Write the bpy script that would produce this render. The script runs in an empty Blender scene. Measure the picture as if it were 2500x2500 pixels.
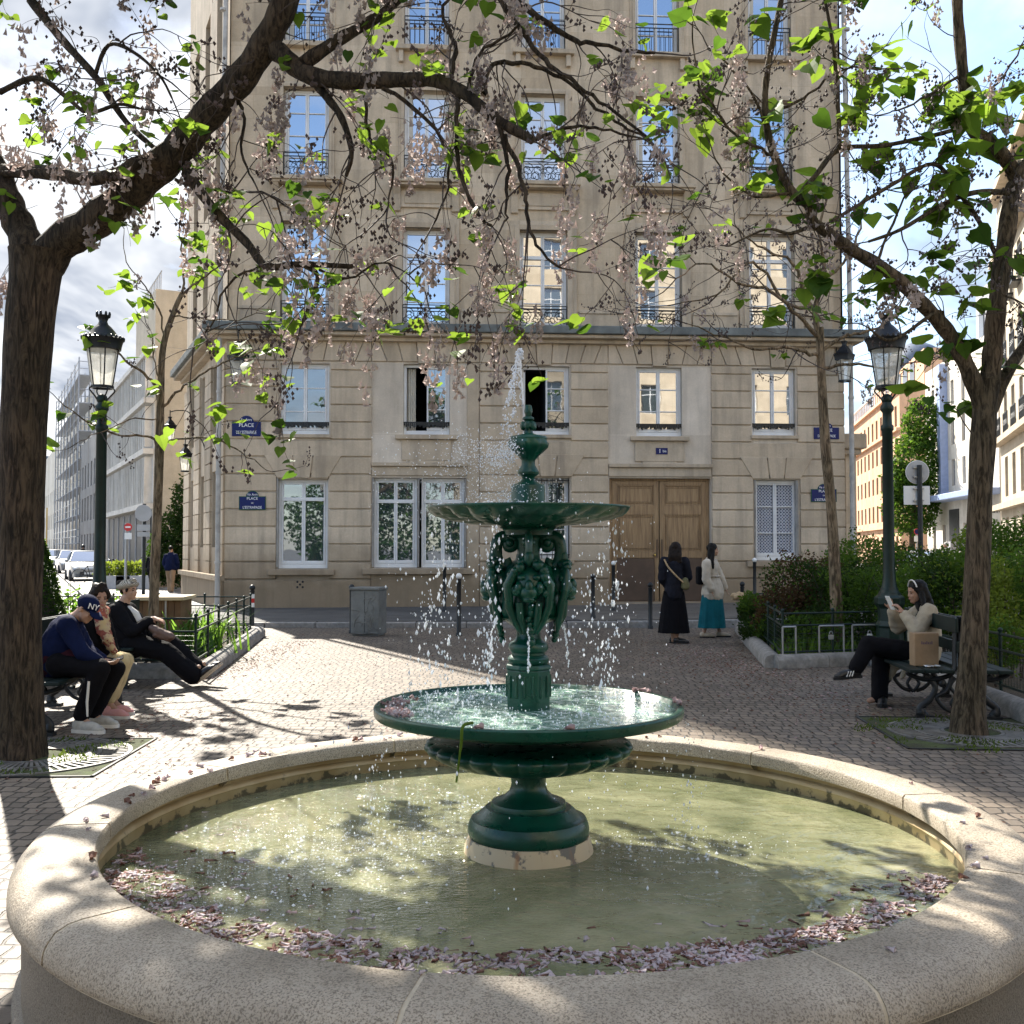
import bpy, math, random
from mathutils import Vector, Matrix, noise
R = math.radians
PI = math.pi
S = bpy.context.scene
COL = S.collection
random.seed(7)

# ---------------------------------------------------------------- camera
CH, PITCH, F = 1.58, R(2.016), 2500.0
cam = bpy.data.objects.new('camera', bpy.data.cameras.new('camera'))
COL.objects.link(cam)
cam.location = (0, 0, CH)
cam.rotation_euler = (R(90) + PITCH, 0, 0)
cam.data.sensor_width = 36
cam.data.lens = 36
cam.data.clip_start = 0.05
cam.data.clip_end = 3000
S.camera = cam


def ray(px, py):
    x, y, z = (px - 1250) / F, 1.0, (1250 - py) / F
    c, s = math.cos(PITCH), math.sin(PITCH)
    return Vector((x, y * c - z * s, y * s + z * c))


def at(px, py, Y):
    d = ray(px, py)
    return Vector((0, 0, CH)) + d * (Y / d.y)


def gnd(px, py, z=0.0):
    d = ray(px, py)
    return Vector((0, 0, CH)) + d * ((z - CH) / d.z)


# ---------------------------------------------------------------- mesh builder
class MB:
    def __init__(s, T=None):
        s.v, s.f, s.m, s.T = [], [], [], T

    def add(s, vs, fs, mi=0):
        b = len(s.v)
        if s.T:
            vs = [s.T(*p) for p in vs]
        s.v.extend([tuple(p) for p in vs])
        s.f.extend([tuple(i + b for i in f) for f in fs])
        s.m.extend([mi] * len(fs))

    def box(s, x0, y0, z0, x1, y1, z1, mi=0):
        s.add([(x0, y0, z0), (x1, y0, z0), (x1, y1, z0), (x0, y1, z0), (x0, y0, z1), (x1, y0, z1), (x1, y1, z1), (x0, y1, z1)],
              [(0, 3, 2, 1), (4, 5, 6, 7), (0, 1, 5, 4), (1, 2, 6, 5), (2, 3, 7, 6), (3, 0, 4, 7)], mi)

    def cbox(s, c, d, mi=0, rz=0):
        vs = []
        ca, sa = math.cos(rz), math.sin(rz)
        for z in (-.5, .5):
            for x, y in ((-.5, -.5), (.5, -.5), (.5, .5), (-.5, .5)):
                a, b = x * d[0], y * d[1]
                vs.append((c[0] + a * ca - b * sa, c[1] + a * sa + b * ca, c[2] + z * d[2]))
        s.add(vs, [(0, 3, 2, 1), (4, 5, 6, 7), (0, 1, 5, 4), (1, 2, 6, 5), (2, 3, 7, 6), (3, 0, 4, 7)], mi)

    def quad(s, a, b, c, d, mi=0):
        s.add([a, b, c, d], [(0, 1, 2, 3)], mi)

    def tube(s, pts, rad, n=8, mi=0, cap=True, flat=1.0):
        pts = [Vector(p) for p in pts]
        if not hasattr(rad, '__len__'):
            rad = [rad] * len(pts)
        vs, fs = [], []
        t0 = (pts[1] - pts[0]).normalized()
        up = Vector((0, 0, 1)) if abs(t0.z) < .9 else Vector((1, 0, 0))
        u = t0.cross(up).normalized()
        k = len(pts)
        for i, p in enumerate(pts):
            t = (pts[min(i + 1, k - 1)] - pts[max(i - 1, 0)])
            if t.length < 1e-9:
                t = t0
            t = t.normalized()
            u = (u - t * u.dot(t))
            u = u.normalized() if u.length > 1e-6 else t.orthogonal().normalized()
            w = t.cross(u)
            for j in range(n):
                a = 2 * PI * j / n
                vs.append(p + (u * math.cos(a) + w * (math.sin(a) * flat)) * rad[i])
        for i in range(k - 1):
            for j in range(n):
                j2 = (j + 1) % n
                fs.append((i * n + j, i * n + j2, (i + 1) * n + j2, (i + 1) * n + j))
        if cap:
            fs.append(tuple(range(n - 1, -1, -1)))
            fs.append(tuple((k - 1) * n + j for j in range(n)))
        s.add(vs, fs, mi)

    def lathe(s, prof, n=32, c=(0, 0, 0), mod=None, mi=0, cap=True, a0=0, a1=None):
        vs, fs = [], []
        full = a1 is None
        m = n if full else n + 1
        for (r, z) in prof:
            for j in range(m):
                a = a0 + (2 * PI * j / n if full else (a1 - a0) * j / n)
                rr = mod(r, z, a) if mod else r
                vs.append((c[0] + rr * math.cos(a), c[1] + rr * math.sin(a), c[2] + z))
        for i in range(len(prof) - 1):
            for j in range(n):
                j2 = (j + 1) % m
                fs.append((i * m + j, i * m + j2, (i + 1) * m + j2, (i + 1) * m + j))
        if cap and full:
            if prof[0][0] > 1e-5:
                fs.append(tuple(range(m - 1, -1, -1)))
            if prof[-1][0] > 1e-5:
                fs.append(tuple((len(prof) - 1) * m + j for j in range(m)))
        s.add(vs, fs, mi)

    def sph(s, c, r, n=10, m=7, mi=0, M=None):
        if not hasattr(r, '__len__'):
            r = (r, r, r)
        vs, fs = [], []
        c = Vector(c)
        for i in range(1, m):
            ph = PI * i / m
            for j in range(n):
                a = 2 * PI * j / n
                p = Vector((r[0] * math.sin(ph) * math.cos(a), r[1] * math.sin(ph) * math.sin(a), r[2] * math.cos(ph)))
                vs.append(c + (M @ p if M else p))
        t, b = len(vs), len(vs) + 1
        pt, pb = Vector((0, 0, r[2])), Vector((0, 0, -r[2]))
        vs += [c + (M @ pt if M else pt), c + (M @ pb if M else pb)]
        for i in range(m - 2):
            for j in range(n):
                j2 = (j + 1) % n
                fs.append((i * n + j, (i + 1) * n + j, (i + 1) * n + j2, i * n + j2))
        for j in range(n):
            j2 = (j + 1) % n
            fs.append((t, j, j2))
            fs.append((b, (m - 2) * n + j2, (m - 2) * n + j))
        s.add(vs, fs, mi)

    def prism(s, poly, z0, z1, mi=0):
        n = len(poly)
        vs = [(p[0], p[1], z0) for p in poly] + [(p[0], p[1], z1) for p in poly]
        fs = [tuple(range(n - 1, -1, -1)), tuple(range(n, 2 * n))]
        fs += [(i, (i + 1) % n, n + (i + 1) % n, n + i) for i in range(n)]
        s.add(vs, fs, mi)

    def build(s, name, mat, parent=None, smooth=None, bevel=0, seg=2, remesh=0, disp=None):
        me = bpy.data.meshes.new(name)
        me.from_pydata(s.v, [], s.f)
        mats = mat if isinstance(mat, (list, tuple)) else [mat]
        for m in mats:
            me.materials.append(m)
        if len(mats) > 1:
            me.polygons.foreach_set('material_index', s.m)
        if smooth is not None:
            me.polygons.foreach_set('use_smooth', [True] * len(me.polygons))
            if smooth < 180 and not remesh:
                me.set_sharp_from_angle(angle=R(smooth))
        me.update()
        o = bpy.data.objects.new(name, me)
        COL.objects.link(o)
        if parent:
            o.parent = parent
        if bevel:
            b = o.modifiers.new('bevel', 'BEVEL')
            b.width, b.segments, b.limit_method, b.angle_limit = bevel, seg, 'ANGLE', R(40)
        if remesh:
            b = o.modifiers.new('remesh', 'REMESH')
            b.mode, b.voxel_size, b.use_smooth_shade = 'VOXEL', remesh, True
            b = o.modifiers.new('smooth', 'SMOOTH')
            b.factor, b.iterations = .6, 4
        if disp:
            t = bpy.data.textures.new(name, 'CLOUDS')
            t.noise_scale = disp[1]
            b = o.modifiers.new('folds', 'DISPLACE')
            b.texture, b.strength, b.mid_level, b.texture_coords = t, disp[0], .5, 'LOCAL'
        return o


def tag(o, label=None, cat=None, group=None, kind=None):
    for k, v in (('label', label), ('category', cat), ('group', group), ('kind', kind)):
        if v:
            o[k] = v
    return o


def empty(name, label, cat, loc=(0, 0, 0), rz=0, group=None):
    o = bpy.data.objects.new(name, None)
    COL.objects.link(o)
    o.location = loc
    o.rotation_euler = (0, 0, rz)
    return tag(o, label, cat, group)


def kids(o):
    return [c for c in bpy.data.objects if c.parent == o]


def copy_tree(o, parent=None):
    c = o.copy()
    COL.objects.link(c)
    if parent:
        c.parent = parent
    for ch in kids(o):
        copy_tree(ch, c)
    return c


def spline(pts, k=4):
    pts = [Vector(p) for p in pts]
    out = []
    for i in range(len(pts) - 1):
        p0, p1, p2, p3 = pts[max(i - 1, 0)], pts[i], pts[i + 1], pts[min(i + 2, len(pts) - 1)]
        for j in range(k):
            t = j / k
            out.append(.5 * ((2 * p1) + (p2 - p0) * t + (2 * p0 - 5 * p1 + 4 * p2 - p3) * t * t + (3 * p1 - p0 - 3 * p2 + p3) * t ** 3))
    out.append(pts[-1])
    return out


# ---------------------------------------------------------------- materials
def nt(name):
    m = bpy.data.materials.new(name)
    m.use_nodes = True
    t = m.node_tree
    for n in list(t.nodes):
        t.nodes.remove(n)
    o = t.nodes.new('ShaderNodeOutputMaterial')
    return m, t, o


def N(t, typ, **kw):
    n = t.nodes.new('ShaderNode' + typ)
    for k, v in kw.items():
        if k.startswith('i_'):
            k2 = k[2:].replace('_', ' ')
            n.inputs[k2].default_value = v
        else:
            setattr(n, k, v)
    return n


def c4(c, f=1):
    return (min(c[0] * f, 1), min(c[1] * f, 1), min(c[2] * f, 1), 1)


def ramp(t, stops):
    n = t.nodes.new('ShaderNodeValToRGB')
    e = n.color_ramp.elements
    while len(e) < len(stops):
        e.new(.5)
    for el, (p, c) in zip(e, stops):
        el.position = p
        el.color = c if len(c) == 4 else c4(c)
    return n


def mixc(t, f, a, b, typ='MIX'):
    n = t.nodes.new('ShaderNodeMix')
    n.data_type, n.blend_type = 'RGBA', typ
    for i, x in ((0, f), (6, a), (7, b)):
        if isinstance(x, bpy.types.NodeSocket):
            t.links.new(x, n.inputs[i])
        else:
            n.inputs[i].default_value = x if i == 0 or len(x) == 4 else c4(x)
    return n.outputs[2]


def mth(t, op, a, b=0.0, c=None):
    n = t.nodes.new('ShaderNodeMath')
    n.operation = op
    for i, x in enumerate((a, b) if c is None else (a, b, c)):
        if isinstance(x, bpy.types.NodeSocket):
            t.links.new(x, n.inputs[i])
        else:
            n.inputs[i].default_value = x
    return n.outputs[0]


def noi(t, vec, scale, det=4, rough=.55, dist=0):
    n = N(t, 'TexNoise', i_Scale=scale, i_Detail=det, i_Roughness=rough, i_Distortion=dist)
    if vec is not None:
        t.links.new(vec, n.inputs['Vector'])
    return n.outputs['Fac']


def oc(t):
    return t.nodes.new('ShaderNodeTexCoord').outputs['Object']


def pm(name, col, rough=.6, metal=0., var=.25, scale=4, bump=0., bscale=60, col2=None, spec=.5, trans=0., coat=0., grime=0.):
    m, t, o = nt(name)
    b = N(t, 'BsdfPrincipled', i_Roughness=rough, i_Metallic=metal)
    b.inputs['Specular IOR Level'].default_value = spec
    b.inputs['Coat Weight'].default_value = coat
    v = oc(t)
    r = ramp(t, [(.3, c4(col, 1 - var)), (.7, c4(col2) if col2 else c4(col, 1 + var))])
    t.links.new(noi(t, v, scale, 5), r.inputs[0])
    c = r.outputs[0]
    if grime:
        r2 = ramp(t, [(.42, (0, 0, 0, 1)), (.62, (1, 1, 1, 1))])
        t.links.new(noi(t, v, scale * .37, 7, .65), r2.inputs[0])
        c = mixc(t, mth(t, 'MULTIPLY', r2.outputs[0], grime), c, c4(col, .4))
    t.links.new(c, b.inputs['Base Color'])
    if bump:
        bp = N(t, 'Bump', i_Strength=bump, i_Distance=.02)
        t.links.new(noi(t, v, bscale, 6, .6), bp.inputs['Height'])
        t.links.new(bp.outputs[0], b.inputs['Normal'])
    last = b.outputs[0]
    if trans:
        tr = N(t, 'BsdfTranslucent')
        t.links.new(mixc(t, 1., c, (trans if hasattr(trans, '__len__') else (1, 1, 1)), 'MULTIPLY'), tr.inputs[0])
        mx = N(t, 'MixShader')
        mx.inputs[0].default_value = .55
        t.links.new(last, mx.inputs[1])
        t.links.new(tr.outputs[0], mx.inputs[2])
        last = mx.outputs[0]
    t.links.new(last, o.inputs[0])
    return m


def leaf_mat(name, col, tcol, rough=.5, fac=.5):
    m, t, o = nt(name)
    b = N(t, 'BsdfPrincipled', i_Roughness=rough)
    b.inputs['Specular IOR Level'].default_value = .12
    v = oc(t)
    r = ramp(t, [(.25, c4(col, .55)), (.75, c4(col, 1.4))])
    t.links.new(noi(t, v, 2.3, 3), r.inputs[0])
    t.links.new(r.outputs[0], b.inputs['Base Color'])
    r2 = ramp(t, [(.25, c4(tcol, .6)), (.75, c4(tcol, 1.3))])
    t.links.new(noi(t, v, 2.3, 3), r2.inputs[0])
    tr = N(t, 'BsdfTranslucent')
    t.links.new(r2.outputs[0], tr.inputs[0])
    mx = N(t, 'MixShader')
    mx.inputs[0].default_value = fac
    t.links.new(b.outputs[0], mx.inputs[1])
    t.links.new(tr.outputs[0], mx.inputs[2])
    t.links.new(mx.outputs[0], o.inputs[0])
    return m


M = {}


def xz(t):
    v = oc(t)
    sp = N(t, 'SeparateXYZ')
    t.links.new(v, sp.inputs[0])
    cb = N(t, 'CombineXYZ')
    t.links.new(sp.outputs[0], cb.inputs[0])
    t.links.new(sp.outputs[2], cb.inputs[1])
    return cb.outputs[0], v, sp


def stone_wall(name, base, blocks=True, stain=.5, bw=1.15, bh=.62):
    m, t, o = nt(name)
    vec, v, sp = xz(t)
    b = N(t, 'BsdfPrincipled', i_Roughness=.85)
    b.inputs['Specular IOR Level'].default_value = .25
    r = ramp(t, [(.3, c4(base, .82)), (.7, c4(base, 1.12))])
    t.links.new(noi(t, v, 1.3, 8, .65), r.inputs[0])
    c = r.outputs[0]
    fine = ramp(t, [(.35, (.8, .8, .8, 1)), (.65, (1.0, 1.0, 1.0, 1))])
    t.links.new(noi(t, v, 28, 5, .7), fine.inputs[0])
    c = mixc(t, .6, c, fine.outputs[0], 'MULTIPLY')
    h = noi(t, v, 45, 5, .65)
    gi = t.nodes.new('ShaderNodeNewGeometry')
    isl = ramp(t, [(0, (.82, .80, .77, 1)), (1, (1.0, 1.0, 1.0, 1))])
    t.links.new(gi.outputs['Random Per Island'], isl.inputs[0])
    c = mixc(t, 1., c, isl.outputs[0], 'MULTIPLY')
    if blocks:
        br = N(t, 'TexBrick', i_Scale=1., offset=.5, squash=1.)
        br.inputs['Color1'].default_value = (1, 1, 1, 1)
        br.inputs['Color2'].default_value = (.84, .82, .79, 1)
        br.inputs['Mortar'].default_value = (.76, .72, .66, 1)
        br.inputs['Mortar Size'].default_value = .0045
        br.inputs['Mortar Smooth'].default_value = .3
        br.inputs['Brick Width'].default_value = bw
        br.inputs['Row Height'].default_value = bh
        t.links.new(vec, br.inputs['Vector'])
        c = mixc(t, .85, c, br.outputs['Color'], 'MULTIPLY')
    # water runs: noise stretched in height
    mp = N(t, 'Mapping')
    mp.inputs['Scale'].default_value = (2.2, 2.2, .22)
    t.links.new(v, mp.inputs[0])
    st = ramp(t, [(.48, (0, 0, 0, 1)), (.72, (1, 1, 1, 1))])
    t.links.new(noi(t, mp.outputs[0], 1.6, 6, .6), st.inputs[0])
    c = mixc(t, mth(t, 'MULTIPLY', st.outputs[0], stain), c, c4((.16, .14, .115)))
    # damp, dirty foot of the wall
    ft = N(t, 'MapRange')
    ft.inputs['From Min'].default_value, ft.inputs['From Max'].default_value = 1.45, .2
    t.links.new(mth(t, 'ADD', sp.outputs[2], mth(t, 'MULTIPLY', noi(t, v, 2.2, 5), -.9)), ft.inputs['Value'])
    c = mixc(t, mth(t, 'MULTIPLY', ft.outputs[0], .7), c, c4((.15, .105, .06)))
    t.links.new(c, b.inputs['Base Color'])
    bp = N(t, 'Bump', i_Strength=.35, i_Distance=.012)
    t.links.new(h, bp.inputs['Height'])
    t.links.new(bp.outputs[0], b.inputs['Normal'])
    t.links.new(b.outputs[0], o.inputs[0])
    return m


def glass_mat(name, col=(.012, .017, .025), refl=.5, rough=.015):
    m, t, o = nt(name)
    d = N(t, 'BsdfDiffuse')
    d.inputs[0].default_value = c4(col)
    g = N(t, 'BsdfGlossy', i_Roughness=rough)
    g.inputs[0].default_value = (.92, .95, 1, 1)
    bp = N(t, 'Bump', i_Strength=.05, i_Distance=.02)
    t.links.new(noi(t, oc(t), 1.3, 2), bp.inputs['Height'])
    t.links.new(bp.outputs[0], g.inputs['Normal'])
    f = N(t, 'Fresnel', i_IOR=1.6)
    mx = N(t, 'MixShader')
    t.links.new(mth(t, 'MINIMUM', mth(t, 'ADD', f.outputs[0], refl), 1.), mx.inputs[0])
    t.links.new(d.outputs[0], mx.inputs[1])
    t.links.new(g.outputs[0], mx.inputs[2])
    t.links.new(mx.outputs[0], o.inputs[0])
    return m


STONE = (.67, .555, .415)
M['stone'] = stone_wall('limestone ashlar', STONE, True, .5)
M['rustic'] = stone_wall('limestone rustic', (.61, .505, .38), False, .5)
M['render'] = stone_wall('smooth pale render', (.70, .62, .52), False, .3)
M['trim'] = stone_wall('limestone trim', (.57, .475, .36), False, .5)
M['ledge'] = pm('lead ledge', (.14, .155, .15), .7, var=.4, scale=3, grime=.5, bump=.3)
M['white'] = pm('white window paint', (.72, .73, .74), .45, var=.08, scale=3, grime=.12)
M['glass'] = glass_mat('window glass')
M['glass_low'] = glass_mat('shaded window glass', (.035, .05, .055), .18)
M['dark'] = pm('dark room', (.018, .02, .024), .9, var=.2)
M['curtain'] = pm('cream curtain', (.55, .52, .45), .9, var=.1)
M['iron'] = pm('black ironwork', (.018, .02, .022), .45, metal=.3, var=.3, scale=8)
M['zinc'] = pm('painted downpipe', (.42, .40, .37), .5, var=.2, scale=6, grime=.5)
M['blue'] = pm('blue enamel', (.005, .012, .10), .4, var=.15, spec=.25)
M['enamel_green'] = pm('green enamel edge', (.008, .07, .05), .4, var=.15, spec=.25)
M['letter'] = pm('white enamel letters', (.8, .8, .8), .35, var=.04)
M['green'] = None
# ---------------------------------------------------------------- light, sky, render settings
SUN_AZ, SUN_EL = R(-28.6), R(42)
sd = Vector((math.sin(SUN_AZ) * math.cos(SUN_EL), math.cos(SUN_AZ) * math.cos(SUN_EL), math.sin(SUN_EL)))
sl = bpy.data.lights.new('sun', 'SUN')
sl.energy, sl.angle, sl.color = 5.0, R(.53), (1, .93, .82)
so = bpy.data.objects.new('sun', sl)
COL.objects.link(so)
so.rotation_euler = sd.to_track_quat('Z', 'Y').to_euler()
so.location = sd * 60

w = bpy.data.worlds.new('World')
S.world = w
w.use_nodes = True
t = w.node_tree
for n in list(t.nodes):
    t.nodes.remove(n)
wo = t.nodes.new('ShaderNodeOutputWorld')
bg = N(t, 'Background', i_Strength=.12)
sky = N(t, 'TexSky', sky_type='NISHITA', sun_disc=False)
sky.sun_elevation, sky.sun_rotation, sky.altitude = SUN_EL, SUN_AZ, 50
sky.air_density, sky.dust_density, sky.ozone_density = 1., .6, 2.
g = t.nodes.new('ShaderNodeTexCoord').outputs['Generated']
sp = N(t, 'SeparateXYZ')
t.links.new(g, sp.inputs[0])
zz = mth(t, 'ADD', mth(t, 'MAXIMUM', sp.outputs[2], 0.), .22)
cb = N(t, 'CombineXYZ')
t.links.new(mth(t, 'DIVIDE', sp.outputs[0], zz), cb.inputs[0])
t.links.new(mth(t, 'DIVIDE', sp.outputs[1], zz), cb.inputs[1])
n1 = noi(t, cb.outputs[0], 1.15, 9, .58, .35)
# more cloud towards the sun (left), thinner wisps to the right
side = N(t, 'MapRange')
side.inputs['From Min'].default_value, side.inputs['From Max'].default_value = .45, -.35
side.inputs['To Min'].default_value, side.inputs['To Max'].default_value = .05, .20
t.links.new(sp.outputs[0], side.inputs['Value'])
front = N(t, 'MapRange')
front.inputs['From Min'].default_value, front.inputs['From Max'].default_value = -.2, .5
t.links.new(sp.outputs[1], front.inputs['Value'])
cov = ramp(t, [(.44, (0, 0, 0, 1)), (.66, (1, 1, 1, 1))])
t.links.new(mth(t, 'ADD', n1, mth(t, 'MULTIPLY', side.outputs[0], front.outputs[0])), cov.inputs[0])
cc = ramp(t, [(.40, (.26, .30, .38, 1)), (.60, (.92, .94, .97, 1)), (.8, (1, 1, 1, 1))])
t.links.new(noi(t, cb.outputs[0], .8, 6, .6, .5), cc.inputs[0])
bright = mixc(t, 1., cc.outputs[0], (1, .972, .925), 'MULTIPLY')
vm = N(t, 'VectorMath', operation='SCALE')
t.links.new(bright, vm.inputs[0])
vm.inputs['Scale'].default_value = 5.8
t.links.new(mixc(t, cov.outputs[0], sky.outputs[0], vm.outputs[0]), bg.inputs[0])
t.links.new(bg.outputs[0], wo.inputs[0])

vs = S.view_settings
S.display_settings.display_device = 'sRGB'
vs.view_transform, vs.look, vs.exposure, vs.gamma = 'Standard', 'None', 1.5, 1
vs.use_curve_mapping = False
cy = S.cycles
S.render.engine = 'CYCLES'
cy.use_denoising = True
cy.denoiser = 'OPENIMAGEDENOISE'
cy.use_adaptive_sampling = True
cy.adaptive_threshold = .02
cy.max_bounces, cy.diffuse_bounces, cy.glossy_bounces, cy.transmission_bounces, cy.transparent_max_bounces = 8, 4, 4, 6, 8
cy.caustics_reflective = cy.caustics_refractive = False
cy.sample_clamp_indirect = 6


# ---------------------------------------------------------------- ground
def setts(name, c1, c2, mort, bwid=.105, bh=.135, rot=0, bump=.8):
    m, t, o = nt(name)
    v = oc(t)
    mp = N(t, 'Mapping')
    mp.inputs['Rotation'].default_value = (0, 0, rot)
    t.links.new(v, mp.inputs[0])
    wob = N(t, 'TexNoise', i_Scale=4.5, i_Detail=5.)
    t.links.new(v, wob.inputs['Vector'])
    ad = N(t, 'VectorMath', operation='MULTIPLY_ADD')
    t.links.new(wob.outputs['Color'], ad.inputs[0])
    ad.inputs[1].default_value = (.10, .10, 0)
    t.links.new(mp.outputs[0], ad.inputs[2])
    br = N(t, 'TexBrick', i_Scale=1., offset=.43, offset_frequency=2, squash=.82, squash_frequency=3)
    br.inputs['Color1'].default_value = c4(c1)
    br.inputs['Color2'].default_value = c4(c2)
    br.inputs['Mortar'].default_value = c4(mort)
    br.inputs['Mortar Size'].default_value = .0095
    br.inputs['Mortar Smooth'].default_value = .5
    br.inputs['Brick Width'].default_value = bwid
    br.inputs['Row Height'].default_value = bh
    t.links.new(ad.outputs[0], br.inputs['Vector'])
    r = ramp(t, [(.3, (.55, .52, .48, 1)), (.7, (1, 1, 1, 1))])
    t.links.new(noi(t, v, .9, 7, .65), r.inputs[0])
    c = mixc(t, .9, br.outputs['Color'], r.outputs[0], 'MULTIPLY')
    r2 = ramp(t, [(.35, (.72, .72, .72, 1)), (.65, (1, 1, 1, 1))])
    t.links.new(noi(t, v, 60, 4, .7), r2.inputs[0])
    c = mixc(t, .8, c, r2.outputs[0], 'MULTIPLY')
    b = N(t, 'BsdfPrincipled', i_Roughness=.62)
    b.inputs['Specular IOR Level'].default_value = .4
    t.links.new(c, b.inputs['Base Color'])
    h = mth(t, 'SUBTRACT', mth(t, 'MULTIPLY', noi(t, v, 22, 4), .35), br.outputs['Fac'])
    bp = N(t, 'Bump', i_Strength=bump, i_Distance=.014)
    t.links.new(h, bp.inputs['Height'])
    t.links.new(bp.outputs[0], b.inputs['Normal'])
    t.links.new(b.outputs[0], o.inputs[0])
    return m


M['setts'] = setts('granite setts', (.28, .228, .178), (.165, .137, .11), (.04, .032, .024))
M['flags'] = setts('pavement slabs', (.20, .185, .165), (.16, .15, .135), (.06, .055, .05), .9, .32, 0, .3)
M['asphalt'] = pm('asphalt', (.075, .074, .072), .8, var=.3, scale=1.2, bump=.4, bscale=90)
M['street'] = pm('street asphalt with glare', (.16, .155, .15), .6, var=.25, scale=.6, bump=.4, bscale=60)  # lighter than plain asphalt, backlit glare put into the colour
M['kerb'] = pm('granite kerb', (.27, .255, .235), .75, var=.3, scale=14, bump=.4, bscale=90, grime=.4)
M['soil'] = pm('planter soil', (.06, .045, .03), .95, var=.5, scale=9, bump=.8, bscale=30)

b = MB()
b.quad((-900, -700, -.03), (900, -700, -.03), (900, 1500, -.03), (-900, 1500, -.03))
tag(b.build('ground', M['street']), kind='structure')
# the paved square
b = MB()
n = 40
b.quad((-22, -14, 0), (22, -14, 0), (22, 20.35, 0), (-22, 20.35, 0))
tag(b.build('paved_square', M['setts']), kind='structure')

# facade frame: local x along the front, y into the building
YAW = R(3.7)
FO = Vector((-7.09, 25.3, 0))
U = Vector((math.cos(YAW), math.sin(YAW), 0))
V = Vector((-math.sin(YAW), math.cos(YAW), 0))
DL = Vector((-.42, .907, 0)).normalized()
DR = Vector((.305, .952, 0)).normalized()


def fac(px, py, dep=0.0):
    d = ray(px, py)
    o = FO + V * dep
    k = (o - Vector((0, 0, CH))).dot(V) / d.dot(V)
    p = Vector((0, 0, CH)) + d * k - FO
    return p.dot(U), p.z


def fu(px, py=1250, dep=0.0):
    return fac(px, py, dep)[0]


def fz(py, px=1290, dep=0.0):
    return fac(px, py, dep)[1]


W = fu(2062, 1200)
# raised pavement in front of the building, rising a little to the right
b = MB()
K0, K1 = Vector((-7.6, 20.35)), Vector((14, 21.2))
pl = [(-9.5, 25.0), (-7.6, 20.35), (14, 21.2), (18, 40), (9, 60)]
za = {0: .1, 1: .1, 2: .24, 3: .24, 4: .24}


def pave(b, pts, mi=0):
    b.add([(x, y, z) for x, y, z in pts] + [(x, y, -.02) for x, y, z in pts],
          [tuple(range(len(pts)))] + [(i, len(pts) + i, len(pts) + (i + 1) % len(pts), (i + 1) % len(pts)) for i in range(len(pts))], mi)


p0 = FO - U * .5 + V * .5
p1 = FO + U * (W + 1.2) + V * .5
pave(b, [(-7.9, 20.62, .10), (1.4, 20.66, .13), (p0.x + 8, p0.y + .55, .13), (p0.x - .6, p0.y, .10)][::1])
b2 = MB()
pave(b2, [(1.404, 20.66, .13), (10.2, 20.7, .25), (p1.x, p1.y, .25), (p0.x + 8.004, p0.y + .55, .13)])
tag(b.build('asphalt_pavement', M['asphalt']), kind='structure')
tag(b2.build('slab_pavement', M['flags']), kind='structure')
b = MB()
for i in range(18):
    x0, x1 = -7.9 + i * 1.0, -7.9 + (i + 1) * 1.0 - .012
    z0 = .104 + max(0, (x0 + 0) / 10.2) * .13
    b.box(x0, 20.37, -.02, x1, 20.615, z0)
tag(b.build('pavement_kerb', M['kerb'], bevel=.02), kind='structure')
# pavement along the side street (left) hugging the side wall
b = MB()
a = FO + V * .3
q = [a, a + DL * 60, a + DL * 60 + Vector((-3.0, -1.4, 0)), a + Vector((-2.6, -1.2, 0))]
pave(b, [(p.x, p.y, .06) for p in q])
tag(b.build('side_pavement', M['street']), kind='structure')
# ---------------------------------------------------------------- main apartment building
bld = empty('apartment_building', 'cream limestone apartment building with double wooden door facing the fountain', 'building', FO, YAW)
HB = 22.0
# columns of openings (px measured on the photograph, turned into metres on the facade plane)
def op(x0, y0, x1, y1):
    a, z1 = fac(x0, y0)
    c, z0 = fac(x1, y1)
    a2, _ = fac(x0, y1)
    c2, _ = fac(x1, y0)
    return ((a + a2) / 2, (c + c2) / 2, z0, z1)


GA, GB, GC, GD, GE = op(678, 1170, 800, 1388), op(908, 1166, 1138, 1386), op(1281, 1166, 1391, 1364), op(1488, 1167, 1736, 1469), op(1841, 1172, 1950, 1368)
EA, EB, EC, ED, EE = op(684, 886, 804, 1061), op(985, 888, 1098, 1061), op(1276, 893, 1390, 1062), op(1553, 896, 1665, 1065), op(1836, 899, 1942, 1064)
F2 = [op(684, 537, 803, 789), op(982, 553, 1098, 798), op(1269, 559, 1386, 801), op(1552, 565, 1666, 804), op(1830, 569, 1942, 806)]
cols = [((o[0] + o[1]) / 2, o[1] - o[0]) for o in F2]
z3, h3 = fz(447, 1325), 2.35
z4, h4 = fz(128, 1600), 2.25
F3 = [(c - .57, c + .57, z3, z3 + h3) for c, _ in cols]
F4 = [(c - .57, c + .57, z4, z4 + h4) for c, _ in cols]
F5 = [(c - .57, c + .57, z4 + 3.2, z4 + 5.3) for c, _ in cols]
ZC0, ZC1 = fz(828, 1290), fz(803, 1290)   # ledge
ops = [GA, GB, GC, GD, GE, EA, EB, EC, ED, EE] + F2 + F3 + F4 + F5


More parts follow.
